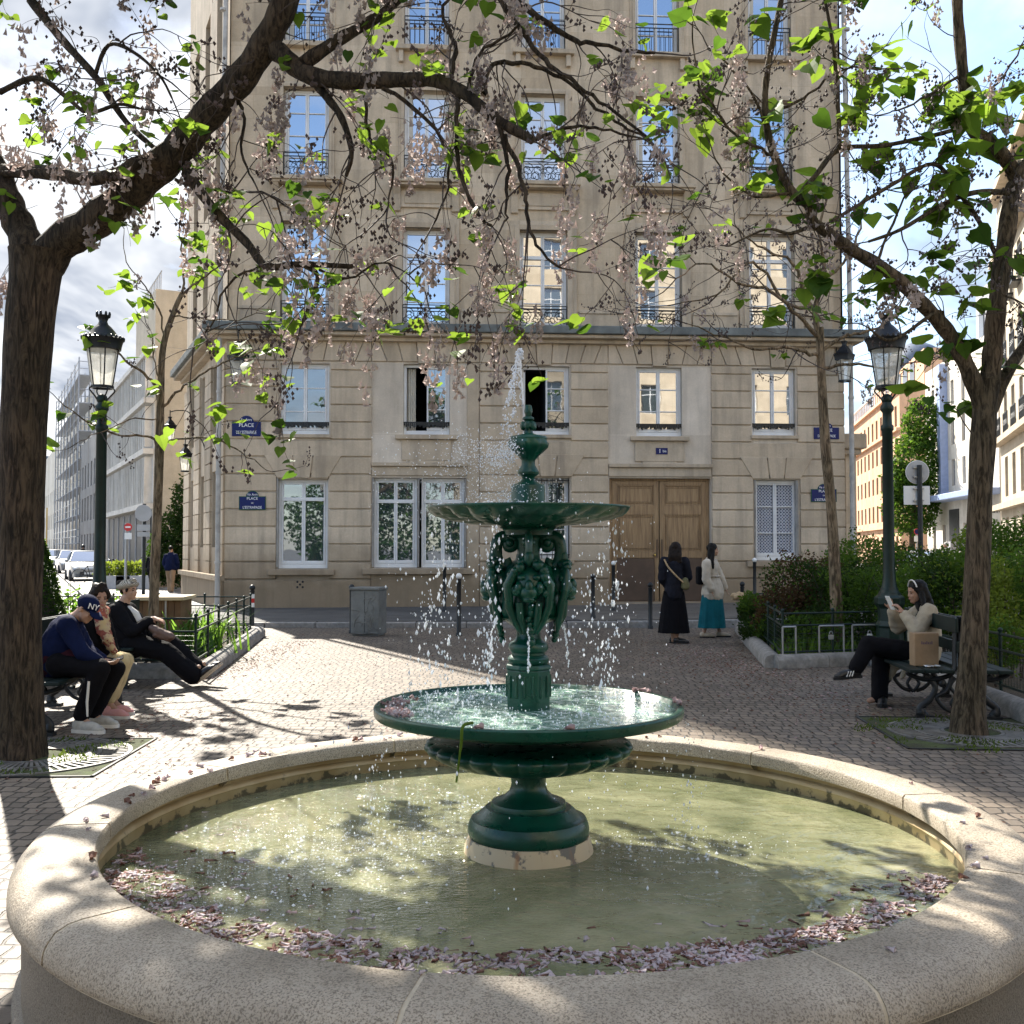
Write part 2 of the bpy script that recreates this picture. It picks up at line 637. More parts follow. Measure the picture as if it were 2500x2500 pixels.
def wall_grid(b, u0, u1, z0, z1, holes, dep=.28, y=0., mi=0):
    us = sorted({u0, u1} | {min(max(x, u0), u1) for h in holes for x in h[:2]})
    zs = sorted({z0, z1} | {min(max(x, z0), z1) for h in holes for x in h[2:]})
    for i in range(len(us) - 1):
        for j in range(len(zs) - 1):
            cu, cz = (us[i] + us[i + 1]) / 2, (zs[j] + zs[j + 1]) / 2
            if any(h[0] < cu < h[1] and h[2] < cz < h[3] for h in holes):
                continue
            b.quad((us[i], y, zs[j]), (us[i + 1], y, zs[j]), (us[i + 1], y, zs[j + 1]), (us[i], y, zs[j + 1]), mi)
    for h in holes:
        if h[0] < u0 - .01 or h[1] > u1 + .01 or h[2] < z0 - .01 or h[3] > z1 + .01:
            continue
        a, c, e, f = h
        b.quad((a, y, e), (a, y, f), (a, y + dep, f), (a, y + dep, e), mi)
        b.quad((c, y, e), (c, y + dep, e), (c, y + dep, f), (c, y, f), mi)
        b.quad((a, y, f), (c, y, f), (c, y + dep, f), (a, y + dep, f), mi)
        b.quad((a, y, e), (a, y + dep, e), (c, y + dep, e), (c, y, e), mi)


# lower storeys (plane y=0) and upper storeys
b = MB()
wall_grid(b, 0, W, -.2, ZC0, [GA, GB, GC, GD, GE, EA, EB, EC, ED, EE], .26)
b.build('lower_wall', M['render'], bld)
b = MB()
wall_grid(b, 0.002, W - .002, ZC0, HB, F2 + F3 + F4 + F5, .3, .12)
b.build('upper_wall', M['stone'], bld)

# rusticated piers: courses with chamfered edges, stopped at the openings
ZT = fz(888, 1290)
piers = [(.0, fu(678)), (fu(803), fu(906)), (fu(1171), fu(1278)), (fu(1392), fu(1485)), (fu(1738), fu(1838)), (fu(1948), W)]
holes_l = [GA, GB, GC, GD, GE, EA, EB, EC, ED, EE]
hc = (fz(1035, 1440) - fz(1244, 1440)) / 5.0
b = MB()
prof = .05


def block(b, u0, u1, z0, z1, d=.055, ch=.022):
    # a stone with chamfered top and bottom, proud of the wall
    vs = []
    for u in (u0, u1):
        vs += [(u, .0, z0), (u, -d + .012, z0 + .008), (u, -d, z0 + ch), (u, -d, z1 - ch), (u, -d + .02, z1 - .006), (u, .0, z1)]
    b.add(vs, [(0, 6, 7, 1), (1, 7, 8, 2), (2, 8, 9, 3), (3, 9, 10, 4), (4, 10, 11, 5), (0, 1, 2, 3, 4, 5), (11, 10, 9, 8, 7, 6)])


zb = fz(1415, 700)   # top of the plain foot
spans = [(0, fu(906)), (fu(1171), fu(1485)), (fu(1738), W)]
for (s0, s1) in spans:
    b = MB()
    zl = zb
    while zl < ZT - .1:
        zt = min(zl + hc, ZT)
        cut = [(h[0], h[1]) for h in holes_l if h[2] < zt - .02 and h[3] > zl + .02 and h[0] > s0 - .3 and h[1] < s1 + .3]
        edges = [s0] + [x for c in sorted(cut) for x in (c[0] - .035, c[1] + .035)] + [s1]
        for e0, e1 in zip(edges[::2], edges[1::2]):
            if e1 - e0 >= .1:
                block(b, e0 + .004, e1 - .004, zl + .014, zt - .010)
        zl = zt
    b.build('rusticated_pier', M['rustic'], bld)
    b = MB()
    b.box(s0, -.085, -.1, s1, .0, zb - .02)
    b.build('foot_course', M['rustic'], bld, bevel=.015)
b = MB()
b.box(fu(906) + .003, -.05, -.1, fu(1171) - .003, 0, GB[2] - .12)
b.build('foot_course', M['rustic'], bld, bevel=.015)
# flat-arch stones above the top windows and the radiating joints
b = MB()
zv0, zv1 = ZT + .012, fz(838, 1290)
for (s0, s1), step in ((((0, fu(906))), .42), ((fu(906), fu(1171)), .42), ((fu(1171), fu(1485)), .42), ((fu(1485), fu(1738)), .42), ((fu(1738), W), .42)):
    nn = int(round((s1 - s0) / step))
    nn += (nn + 1) % 2
    cx = (s0 + s1) / 2
    for i in range(nn):
        a0, a1 = s0 + (s1 - s0) * i / nn, s0 + (s1 - s0) * (i + 1) / nn
        sk = .30
        def up(a):
            t = (a - cx) / ((s1 - s0) / 2)
            return a + sk * math.copysign(min(abs(t), 1) * (1 - abs(t) ** 8), t) * (1 if 0 < i else 1)
        b0, b1 = up(a0), up(a1)
        if i == 0:
            b0 = a0
        if i == nn - 1:
            b1 = a1
        dd = .085 if i == nn // 2 else .058
        g = .009
        zlow = zv0 - (.05 if i == nn // 2 else 0)
        b.add([(a0 + g, 0, zlow), (a1 - g, 0, zlow), (b1 - g, 0, zv1), (b0 + g, 0, zv1), (a0 + g, -dd, zlow), (a1 - g, -dd, zlow), (b1 - g, -dd, zv1), (b0 + g, -dd, zv1)],
              [(4, 5, 6, 7), (0, 1, 5, 4), (2, 3, 7, 6), (1, 2, 6, 5), (3, 0, 4, 7)])
b.build('flat_arch', M['rustic'], bld, bevel=.012)
# keystones over ground windows
for h in (GA, GC, GE):
    b = MB()
    cx = (h[0] + h[1]) / 2
    z0, z1 = h[3] + .03, h[3] + hc * 1.35
    for (l0, l1, t0, t1) in ((-.62, -.2, -.95, -.26), (-.17, .17, -.24, .24), (.2, .62, .26, .95)):
        dd = .088 if l0 > -.19 and l1 < .19 else .072
        b.add([(cx + l0, 0, z0), (cx + l1, 0, z0), (cx + t1, 0, z1), (cx + t0, 0, z1), (cx + l0, -dd, z0), (cx + l1, -dd, z0), (cx + t1, -dd, z1), (cx + t0, -dd, z1)],
              [(4, 5, 6, 7), (0, 1, 5, 4), (2, 3, 7, 6), (1, 2, 6, 5), (3, 0, 4, 7)])
    b.build('keystone', M['rustic'], bld, bevel=.01)

# ledge / cornice with mouldings, returned along the side
b = MB()
def ledge_run(b, T=None, L=W):
    old = b.T
    b.T = T
    for (o, z0, z1, mi) in ((.50, ZC0 + .06, ZC1, 0), (.40, ZC0 - .03, ZC0 + .058, 1), (.20, ZC0 - .13, ZC0 - .032, 1), (.10, zv1 + .01, ZC0 - .132, 1)):
        b.box(-o, -o, z0, L + o, .3, z1, mi)
    b.T = old
ledge_run(b)
dl = Vector((DL.dot(U), DL.dot(V)))   # side street direction in the facade frame
dlp = Vector((-dl.y, dl.x))           # outwards from the side wall
if dlp.x > 0:
    dlp = -dlp
LS = 7.6
def TL(u, y, z):
    return (dl.x * u - dlp.x * y, dl.y * u - dlp.y * y, z)
b.T = TL
for (o, z0, z1, mi) in ((.50, ZC0 + .059, ZC1 - .002, 0), (.40, ZC0 - .031, ZC0 + .057, 1), (.20, ZC0 - .131, ZC0 - .033, 1)):
    b.box(.1, -o, z0, LS, .2, z1, mi)
b.T = None
b.build('cornice_ledge', [M['ledge'], M['trim']], bld, bevel=.02)
# side wall on the left street
b = MB(TL)
sh = [(1.2 + i * 2.1, 2.1 + i * 2.1, z0, z1) for i in range(3) for (z0, z1) in ((1.6, 3.6), (4.6, 6.4), (F2[0][2] + .2, F2[0][3]), (z3, z3 + h3), (z4, z4 + h4))]
wall_grid(b, 0, LS, -.2, HB, sh, .25)
zl = zb
while zl < ZT:
    for i in range(4):
        e0, e1 = (0 if i == 0 else 2.15 + (i - 1) * 2.1), (1.15 + i * 2.1 if i < 3 else LS)
        b.box(e0 + .01, -.06, zl + .014, e1 - .01, 0, zl + hc - .012)
    zl += hc
b.box(-.02, -.10, -.2, LS, -.0, zb - .03)
b.box(-.04, -.2, zb - .03, LS, -.0, zb + .1)
b.build('side_wall', M['rustic'], bld)
b = MB(TL)
for h in sh:
    b.quad((h[0], .2, h[2]), (h[1], .2, h[2]), (h[1], .2, h[3]), (h[0], .2, h[3]))
b.build('side_panes', M['glass'], bld)
# right return and roof so that the block is solid
dr = Vector((DR.dot(U), DR.dot(V)))
b = MB()
e = (W + dr.x * 14, dr.y * 14)
b.quad((W, 0, -.2), (e[0], e[1], -.2), (e[0], e[1], HB), (W, 0, HB))
fl = TL(LS, 0, 0)
b.quad((fl[0], fl[1], -.2), (fl[0], fl[1], HB), (e[0], e[1], HB), (e[0], e[1], -.2))
b.quad((0, .12, HB), (W, .12, HB), (e[0], e[1], HB), (fl[0], fl[1], HB))
b.build('rear_wall', M['stone'], bld)
b = MB()
for (o, z0, z1) in ((.45, HB - .1, HB + .15), (.3, HB - .35, HB - .1)):
    b.box(-.1, .12 - o, z0, W + .1, .5, z1)
b.build('top_cornice', M['trim'], bld)
b = MB()
p = [(0, .6), (W, .6), (e[0] - .5, e[1] - .5), (fl[0] + .4, fl[1] - .4)]
q = [(1.2, 2.0), (W - 1, 2.0), (e[0] - 2, e[1] - 2), (fl[0] + 2, fl[1] - 2)]
b.add([(x, y, HB + .1) for x, y in p] + [(x, y, HB + 2.6) for x, y in q], [(0, 1, 5, 4), (1, 2, 6, 5), (2, 3, 7, 6), (3, 0, 4, 7), (4, 5, 6, 7)])
b.build('mansard_roof', M['ledge'], bld)

# surrounds, sills, panels
b = MB()
def surround(b, h, y, w=.17, d=.07):
    a, c, z0, z1 = h
    for (g, dd) in ((w, d), (w * .55, d + .03)):
        b.box(a - g, y - dd, z0, a - .0, y, z1 + g)
        b.box(c + .0, y - dd, z0, c + g, y, z1 + g)
        b.box(a + .001, y - dd, z1 + .0, c - .001, y, z1 + g - .002)
for h in F2 + F3 + F4 + F5:
    b = MB()
    if h in F2:
        surround(b, h, .12, .24, .06)
    else:
        surround(b, h, .12, .14, .035)
    b.build('window_surround', M['trim'], bld, bevel=.008)
for h in F3:
    b = MB()
    a, c, z0, z1 = h
    b.box(a - .36, -.22, z0 - .10, c + .36, .118, z0)
    b.box(a - .32, -.16, z0 - .16, c + .32, .117, z0 - .102)
    zz1 = z0 - .16
    zz0 = F2[0][3] + .42
    b.box(a - .1, .06, zz0, c + .1, .119, zz1 - .08)
    b.box(a + .02, .035, zz0 + .09, c - .02, .06, zz1 - .17)
    for x in (a - .26, c + .08):
        b.add([(x, .119, zz1 - .62), (x + .18, .119, zz1 - .62), (x + .18, .05, zz1 - .60), (x, .05, zz1 - .60), (x + .0, -.14, zz1 - .002), (x + .18, -.14, zz1 - .002), (x + .18, .119, zz1 - .002), (x, .119, zz1 - .002), (x, .0, zz1 - .2), (x + .18, .0, zz1 - .2)],
              [(3, 2, 1, 0), (3, 8, 9, 2), (8, 4, 5, 9), (4, 7, 6, 5), (0, 7, 4, 8, 3), (1, 2, 9, 5, 6)])
    b.build('sill_panel', M['trim'], bld, bevel=.012)
for h in F4:
    b = MB()
    a, c, z0, z1 = h
    b.box(a - .22, -.06, z0 - .12, c + .22, .118, z0 - .0)
    for x in (a - .14, c + .02):
        b.box(x, .0, z0 - .42, x + .12, .119, z0 - .122)
    b.build('sill_panel', M['trim'], bld, bevel=.012)
# base band of the upper storeys between the windows
ul = [.26] + [x for h in F2 for x in (h[0] - .25, h[1] + .25)] + [W - .21]
for a, c in zip(ul[::2], ul[1::2]):
    b = MB()
    b.box(a + .03, .05, ZC1 + .0, c - .03, .119, ZC1 + .42)
    b.box(a + .05, .02, ZC1 + .42, c - .05, .1185, ZC1 + .50)
    b.build('base_panel', M['trim'], bld, bevel=.012)
for h, wd in ((EB, .20), (ED, .16)):
    b = MB()
    a, c, z0, z1 = h
    b.box(a - wd, -.14, z0 - .13, c + wd, .0, z0 - .02)
    zz = fz(1131, 1610)
    b.box(a - .04, -.05, zz + .04, c + .04, .0, z0 - .132)
    b.box(a + .15, -.05, zz - .04, c - .15, .0, zz + .038)
    b.build('window_sill', M['trim'], bld, bevel=.012)
for h in (EA, EC, EE):
    b = MB()
    a, c, z0, z1 = h
    b.box(a - .06, -.1, z0 - .09, c + .06, .0, z0 + .0)
    b.build('window_sill', M['trim'], bld, bevel=.012)
for h in (GA, GB, GE):
    b = MB()
    a, c, z0, z1 = h
    b.box(a - .22, -.17, z0 - .16, c + .18, .0, z0 - .02)
    b.build('window_sill', M['trim'], bld, bevel=.012)
a, c, z0, z1 = GC
b = MB()
b.box(a - .02, -.12, z0 - .14, c + .1, .0, z0 - .02)
b.build('window_sill', M['trim'], bld, bevel=.012)
for (x0, x1) in ((fu(907), fu(1140)), (fu(1486), fu(1737))):
    b = MB()
    b.box(x0, -.12, fz(1142, 1610), x1, .0, fz(1133, 1610))
    b.box(x0 + .004, -.05, fz(1164, 1610), x1 - .004, .0, fz(1142, 1610) - .002)
    b.build('string_course', M['trim'], bld, bevel=.012)
b = MB()
b.box(fu(1140), -.03, 0.5, fu(1171) - .01, 0, ZT)
b.build('pilaster_strip', M['trim'], bld, bevel=.012)


# --- windows: frame part with pane sub-part
def curtain(u0, u1, z0, z1, y, parent, mat='curtain', waves=4, amp=.02):
    b = MB()
    n = waves * 6
    top = [(u0 + (u1 - u0) * i / n, y + amp * math.sin(i / n * waves * 2 * PI), z1) for i in range(n + 1)]
    b.add(top + [(p[0], p[1] + .0, z0) for p in top], [(i, n + 1 + i, n + 2 + i, i + 1) for i in range(n)])
    return b.build('curtain', M[mat], parent, smooth=180)


def window(h, y=.17, rows=(), leaves=2, mat='glass', parent=bld, fr=.07, top=None, name='window', skip=None):
    a, c, z0, z1 = h
    b, g = MB(), MB()
    e = .003
    a, c, z0, z1 = a + e, c - e, z0 + e, z1 - e
    b.box(a, y, z0, a + fr, y + .08, z1)
    b.box(c - fr, y, z0, c, y + .08, z1)
    b.box(a + fr, y, z1 - fr, c - fr, y + .08, z1)
    b.box(a + fr, y, z0, c - fr, y + .08, z0 + fr * 1.5)
    wl = (c - a - 2 * fr) / leaves
    for i in range(leaves):
        l0 = a + fr + i * wl
        l1 = l0 + wl
        if skip == i:
            continue
        s = .045
        b.box(l0 + .002, y - .012, z0 + fr * 1.5 + .002, l0 + s, y + .05, z1 - fr - .002)
        b.box(l1 - s, y - .012, z0 + fr * 1.5 + .002, l1 - .002, y + .05, z1 - fr - .002)
        b.box(l0 + s, y - .010, z1 - fr - s, l1 - s, y + .05, z1 - fr - .002)
        b.box(l0 + s, y - .010, z0 + fr * 1.5 + .002, l1 - s, y + .05, z0 + fr * 1.5 + s * 1.8)
        for r in rows:
            zr = z0 + (z1 - z0) * r
            b.box(l0 + s, y - .006, zr - .014, l1 - s, y + .04, zr + .014)
        g.quad((l0 + s, y + .022, z0 + fr), (l1 - s, y + .022, z0 + fr), (l1 - s, y + .022, z1 - fr), (l0 + s, y + .022, z1 - fr))
    if top:
        zr = z0 + (z1 - z0) * top
        b.box(a + fr, y - .03, zr - .045, c - fr, y + .06, zr + .045)
    w = b.build(name, M['white'], parent, bevel=.006, seg=1)
    g.build('pane', M[mat], w)
    return w


for h in F2:
    window(h, .30, (.27, .46, .66), 2, 'glass', top=.74)
for i, h in enumerate(F3 + F4 + F5):
    w_ = window(h, .30, (.26, .5, .75), 2, 'glass')
    if i in (1, 3, 5, 7, 9):
        curtain(h[0] + .12, h[0] + (.22 if i % 4 else .3), h[2] + .1, h[3] - .1, .3185, w_, waves=3, amp=.002)
window(EA, .13, (.33, .66), 2, 'glass_low')
window(ED, .13, (.36, .68), 2, 'glass')
window(EE, .13, (.36, .68), 2, 'glass')
wb = window(EB, .13, (.36, .68), 2, 'glass_low', skip=0)
wc = window(EC, .13, (.36, .68), 2, 'glass_low', skip=0)
wc2 = MB()
# rooms behind the open leaves
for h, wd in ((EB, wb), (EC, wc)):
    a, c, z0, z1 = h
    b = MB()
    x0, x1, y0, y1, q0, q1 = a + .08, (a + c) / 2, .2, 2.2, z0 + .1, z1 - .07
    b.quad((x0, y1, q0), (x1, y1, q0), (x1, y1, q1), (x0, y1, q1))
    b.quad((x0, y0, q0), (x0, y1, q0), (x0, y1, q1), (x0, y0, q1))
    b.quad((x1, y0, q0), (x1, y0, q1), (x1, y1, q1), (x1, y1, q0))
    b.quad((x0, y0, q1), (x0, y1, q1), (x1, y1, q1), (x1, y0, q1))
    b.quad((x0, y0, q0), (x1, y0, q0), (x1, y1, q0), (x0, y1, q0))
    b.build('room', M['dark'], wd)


curtain(EB[0] + .09, EB[0] + .30, EB[2] + .11, EB[3] - .08, .27, wb)
# ground floor windows
wa = window(GA, .15, (), 2, 'glass_low', top=.78)
w1 = window((GB[0] + .04, (GB[0] + GB[1]) / 2 - .05, GB[2], GB[3]), .15, (), 2, 'glass_low', top=.74)
w2 = window(((GB[0] + GB[1]) / 2 + .05, GB[1] - .04, GB[2], GB[3]), .15, (), 2, 'glass_low', top=.74)
window(GC, .17, (.36, .68), 2, 'glass_low')
# folded shutters framing the ground windows
for x in (GB[0] + .001, (GB[0] + GB[1]) / 2 - .04, GB[1] - .039, GA[0] - .03, GE[0] - .0, GE[1] - .06):
    b = MB()
    for i in range(3):
        b.box(x + i * .014, -.03 - i * .01, GB[2] + .02, x + .010 + i * .014, .14, GB[3] - .02)
    b.build('folded_shutter', M['zinc'], bld)
# dotted lace curtains on the right ground window
m, t, o = nt('dotted lace curtain')
vec, v, spx = xz(t)
mp = N(t, 'Mapping')
mp.inputs['Scale'].default_value = (17, 17, 17)
mp.inputs['Rotation'].default_value = (0, 0, R(45))
t.links.new(vec, mp.inputs[0])
vo = N(t, 'TexVoronoi', i_Scale=1., i_Randomness=0.)
t.links.new(mp.outputs[0], vo.inputs['Vector'])
rr = ramp(t, [(.30, (.05, .06, .10, 1)), (.36, (.48, .5, .55, 1))])
t.links.new(vo.outputs['Distance'], rr.inputs[0])
bs = N(t, 'BsdfPrincipled', i_Roughness=.8)
t.links.new(rr.outputs[0], bs.inputs['Base Color'])
t.links.new(bs.outputs[0], o.inputs[0])
M['dots'] = m
we = window(GE, .13, (.34, .67), 2, 'glass_low')
for c in [c for c in kids(we) if c.name.startswith('pane')]:
    bpy.data.objects.remove(c)
gm = (GE[0] + GE[1]) / 2
curtain(GE[0] + .10, gm - .05, GE[2] + .1, GE[3] - .07, .175, we, 'dots', 5, .018)
curtain(gm + .05, GE[1] - .10, GE[2] + .1, GE[3] - .07, .175, we, 'dots', 5, .018)

# --- iron railings
def scroll(b, cx, cz, r, y, turns=1.3, flip=1, a0=0, th=.009):
    pts = []
    for i in range(18):
        f = i / 17
        a = a0 + flip * turns * 2 * PI * f
        rr = r * (1 - .75 * f)
        pts.append((cx + rr * math.cos(a), y, cz + rr * math.sin(a)))
    b.tube(pts, th, 4)


def railing(h, hh, y, parent=bld, fancy=True):
    a, c, z0, _ = h
    a, c = a + .01, c - .01
    b = MB()
    z0 += .06
    for z in (z0, z0 + hh * .86, z0 + hh):
        b.box(a, y - .012, z - .011, c, y + .012, z + .011)
    for x in (a, c):
        b.box(x - .012, y - .0125, z0 - .05, x + .012, y + .0125, z0 + hh)
    if fancy:
        m = (a + c) / 2
        r = hh * .27
        for s in (-1, 1):
            for k, off in ((1, .12), (1, .36)):
                cx = m + s * (c - a) * off
                scroll(b, cx, z0 + hh * .55, r, y, 1.4, s, R(90))
                scroll(b, cx + s * r * .6, z0 + hh * .25, r * .8, y, 1.3, -s, R(-90))
        scroll(b, m, z0 + hh * .45, r * .6, y, 1., 1, 0)
    else:
        n = 9
        for i in range(1, n):
            x = a + (c - a) * i / n
            b.box(x - .007, y - .007, z0, x + .007, y + .007, z0 + hh * .86)
    b.build('railing', M['iron'], parent, smooth=40)


for h in F2:
    railing(h, fz(750, 1325) - h[2] - .06 if False else .52, .13)
for h in F3:
    railing(h, .62, .13)
for h in F4:
    railing(h, .75, .13, fancy=False)
# low cast guards of the entresol windows
for h in (EA, EB, EC, ED, EE):
    a, c, z0, z1 = h
    b = MB()
    zt = z0 + .31
    b.box(a + .002, .06, zt - .015, c - .002, .085, zt + .012)
    n = 24
    for i in range(n):
        x0, x1 = a + .002 + (c - a - .004) * i / n, a + .002 + (c - a - .004) * (i + 1) / n
        d = .07 + .055 * abs(math.sin((i + .5) / n * 3 * PI)) + .03 * math.sin(i * 2.6)
        b.box(x0 + .003, .066, zt - d, x1 - .003, .08, zt - .015)
    b.build('window_guard', M['iron'], bld)
# window bars of the barred ground window
a, c, z0, z1 = GC
b = MB()
for i in range(9):
    x = a + .03 + (c - a - .06) * i / 8
    b.tube([(x, .05, z0 - .0), (x, .05, z1 - .02)], .011, 6)
for z in (z0 + .1, z0 + (z1 - z0) * .66, z1 - .06):
    b.box(a - .05, .035, z - .015, c + .08, .065, z + .015)
b.build('window_bars', M['iron'], bld, smooth=40)

# --- great double door
M['oak'] = None
m, t, o = nt('varnished oak')
v = oc(t)
mp = N(t, 'Mapping')
mp.inputs['Scale'].default_value = (9, 9, .7)
t.links.new(v, mp.inputs[0])
r1 = ramp(t, [(.3, (.17, .10, .05, 1)), (.55, (.30, .195, .10, 1)), (.75, (.38, .255, .135, 1))])
t.links.new(noi(t, mp.outputs[0], 2.2, 8, .6, .3), r1.inputs[0])
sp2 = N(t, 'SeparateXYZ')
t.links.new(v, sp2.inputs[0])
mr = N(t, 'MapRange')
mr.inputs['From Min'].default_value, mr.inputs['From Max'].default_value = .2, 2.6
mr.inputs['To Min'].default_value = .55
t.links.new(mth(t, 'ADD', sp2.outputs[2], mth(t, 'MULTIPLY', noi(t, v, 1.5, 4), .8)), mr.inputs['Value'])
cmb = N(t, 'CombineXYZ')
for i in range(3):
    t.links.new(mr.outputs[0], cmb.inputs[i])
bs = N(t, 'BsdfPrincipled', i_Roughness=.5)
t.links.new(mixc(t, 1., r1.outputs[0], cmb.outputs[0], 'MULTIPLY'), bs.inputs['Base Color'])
t.links.new(bs.outputs[0], o.inputs[0])
M['oak'] = m
M['kick'] = pm('brown painted kick plate', (.075, .045, .03), .5, var=.25, scale=3, grime=.4)
a, c, z0, z1 = GD
z0 = .18
dm = (a + c) / 2
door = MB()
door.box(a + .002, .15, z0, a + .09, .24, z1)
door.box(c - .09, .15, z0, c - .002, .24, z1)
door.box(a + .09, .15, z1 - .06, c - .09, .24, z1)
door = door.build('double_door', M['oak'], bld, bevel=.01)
for (l0, l1) in ((a + .093, dm - .012), (dm + .012, c - .093)):
    b = MB()
    hgt = z1 - .065 - z0
    zz = [z0 + .02, z0 + hgt * .385, z0 + hgt * .74, z0 + hgt]
    b.box(l0, .185, z0, l1, .22, z0 + hgt)           # back board
    s = .11
    b.box(l0, .14, z0, l0 + s, .184, z0 + hgt)
    b.box(l1 - s, .14, z0, l1, .184, z0 + hgt)
    for (q0, q1) in ((z0 + hgt * .37, z0 + hgt * .42), (z0 + hgt * .725, z0 + hgt * .80), (z0 + hgt - .1, z0 + hgt), (z0, z0 + .05)):
        b.box(l0 + s, .142, q0, l1 - s, .184, q1)
    for (q0, q1) in ((z0 + hgt * .42, z0 + hgt * .725), (z0 + hgt * .80, z0 + hgt - .1)):
        for g, y in ((.0, .150), (.05, .165), (.09, .155)):
            x0, x1, p0, p1 = l0 + s + g, l1 - s - g, q0 + g, q1 - g
            t_ = .03 if g < .09 else None
            if t_:
                b.box(x0, y, p0, x0 + t_, .1845, p1)
                b.box(x1 - t_, y, p0, x1, .1845, p1)
                b.box(x0 + t_, y, p0, x1 - t_, .1845, p0 + t_)
                b.box(x0 + t_, y, p1 - t_, x1 - t_, .1845, p1)
            else:
                b.box(x0, y, p0, x1, .1845, p1)
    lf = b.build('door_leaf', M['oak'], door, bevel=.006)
    b = MB()
    b.box(l0 + s + .0, .150, z0 + .055, l1 - s, .1835, z0 + hgt * .365)
    b.build('kick_plate', M['kick'], door, bevel=.01)
b = MB()
M['brass'] = pm('brass', (.5, .34, .1), .3, metal=1., var=.2)
b.box(dm - .075, .125, z0 + 1.15, dm - .045, .139, z0 + 1.62, 1)
b.box(dm + .05, .125, z0 + 1.15, dm + .08, .139, z0 + 1.62, 1)
b.sph((dm - .12, .11, z0 + 1.22), .035, 10, 6, 0)
b.build('door_handle', [M['brass'], M['kick']], door, smooth=40)
b = MB()
for dx, dz in ((-.05, .05), (.05, .05), (0, 0), (-.05, -.05), (.05, -.05)):
    b.tube([(fu(735) + dx * 1.3, -.089, .68 + dz * 1.3), (fu(735) + dx * 1.3, -.0865, .68 + dz * 1.3)], .028, 10)
b.build('vent_holes', M['dark'], bld)
# downpipes
for (x, yy, nm) in ((-.14, -.16, 0), (W + .12, -.2, 1)):
    b = MB()
    b.tube([(x, yy, .12), (x, yy, ZC0 - .1)], .06, 10)
    b.tube([(x, yy, ZC1 + .03), (x + (.1 if nm == 0 else -.1), yy + .1, HB - .3)], .06, 10)
    for z in (1.2, 3.4, 5.4, 9, 12, 15):
        if z < HB - 1:
            b.tube([(x, yy, z), (x, yy, z + .06)], .075, 10)
    b.build('downpipe', M['zinc'], bld, smooth=40)


# ---------------------------------------------------------------- plaques
def text(s, size, loc, parent, mat=None, ext=.002, rot=(R(90), 0, 0), align='CENTER', sx=1.0, name='lettering'):
    cu = bpy.data.curves.new(name, 'FONT')
    cu.body, cu.size, cu.extrude, cu.align_x, cu.align_y = s, size, ext, align, 'CENTER'
    cu.materials.append(mat or M['letter'])
    o = bpy.data.objects.new(name, cu)
    COL.objects.link(o)
    o.location, o.rotation_euler, o.parent = loc, rot, parent
    o.scale = (sx, 1, 1)
    dg = bpy.context.evaluated_depsgraph_get()
    me = bpy.data.meshes.new_from_object(o.evaluated_get(dg))
    bpy.data.objects.remove(o)
    m_ = bpy.data.objects.new(name, me)
    COL.objects.link(m_)
    m_.location, m_.rotation_euler, m_.parent, m_.scale = loc, rot, parent, (sx, 1, 1)
    return m_


def plaque(x0, y0, x1, y1, lines, label, head, edge='enamel_green'):
    u0, z1 = fac(x0, y0)
    u1, z0 = fac(x1, y1)
    wd, h = u1 - u0, (z1 - z0)
    p = FO + U * ((u0 + u1) / 2) - V * .066
    e = empty('street_name_plaque', label, 'sign', (p.x, p.y, z0), YAW, 'street name plaques on the corner piers')
    hb = h * .70
    b = MB()
    b.box(-wd / 2, -.012, 0, wd / 2, 0, hb)
    pts = [(wd * .24 * math.cos(a), hb - .0 + h * .29 * math.sin(a)) for a in [PI * i / 12 for i in range(13)]]
    n = len(pts)
    b.add([(x, -.012, z) for x, z in pts] + [(x, 0, z) for x, z in pts], [tuple(range(n))[::-1], tuple(range(n, 2 * n))] + [(i, i + 1, n + i + 1, n + i) for i in range(n - 1)])
    b.build('plate_edge', M[edge], e)
    b = MB()
    k = .02
    b.box(-wd / 2 + k, -.016, k, wd / 2 - k, -.0121, hb - k)
    pts = [((wd * .24 - k) * math.cos(a), hb + (h * .29 - k) * math.sin(a)) for a in [PI * i / 12 for i in range(13)]]
    b.add([(x, -.016, z) for x, z in pts] + [(x, -.0121, z) for x, z in pts], [tuple(range(n))[::-1], tuple(range(n, 2 * n))] + [(i, i + 1, n + i + 1, n + i) for i in range(n - 1)])
    b.build('plate', M['blue'], e)
    text(head, h * .17, (0, -.018, hb + h * .09), e)
    nl = len(lines)
    for i, (s, k2) in enumerate(lines):
        text(s, h * k2, (0, -.018, hb * (1 - (i + .5) / nl)), e, sx=1.0 if len(s) < 8 else min(1., (wd * .9) / (len(s) * h * k2 * .68)))
    return e


plaque(568, 1015, 638, 1066, [('PLACE', .25), ("DE L'ESTRAPADE", .22)], 'upper of two blue street plaques beside the left downpipe', '5e Arrt', 'blue')
plaque(585, 1198, 650, 1245, [('PLACE', .2), ('DE', .1), ("L'ESTRAPADE", .2)], 'lower blue street plaque with green edge left of ground floor window', 'Ve Arrt')
plaque(1984, 1032, 2046, 1073, [('PLACE', .25), ("DE L'ESTRAPADE", .22)], 'upper blue street plaque at the right end, behind the slim tree', '5e Arrt', 'blue')
plaque(1977, 1181, 2040, 1226, [('PLACE', .2), ('DE', .1), ("L'ESTRAPADE", .2)], 'lower blue street plaque right of the dotted curtain window', 'Ve Arrt')
u0, z1 = fac(1600, 1094)
u1, z0 = fac(1629, 1110)
p = FO + U * ((u0 + u1) / 2) - V * .052
e = empty('house_number_plaque', 'small blue house number plaque above the wooden double door', 'sign', (p.x, p.y, z0), YAW)
b = MB()
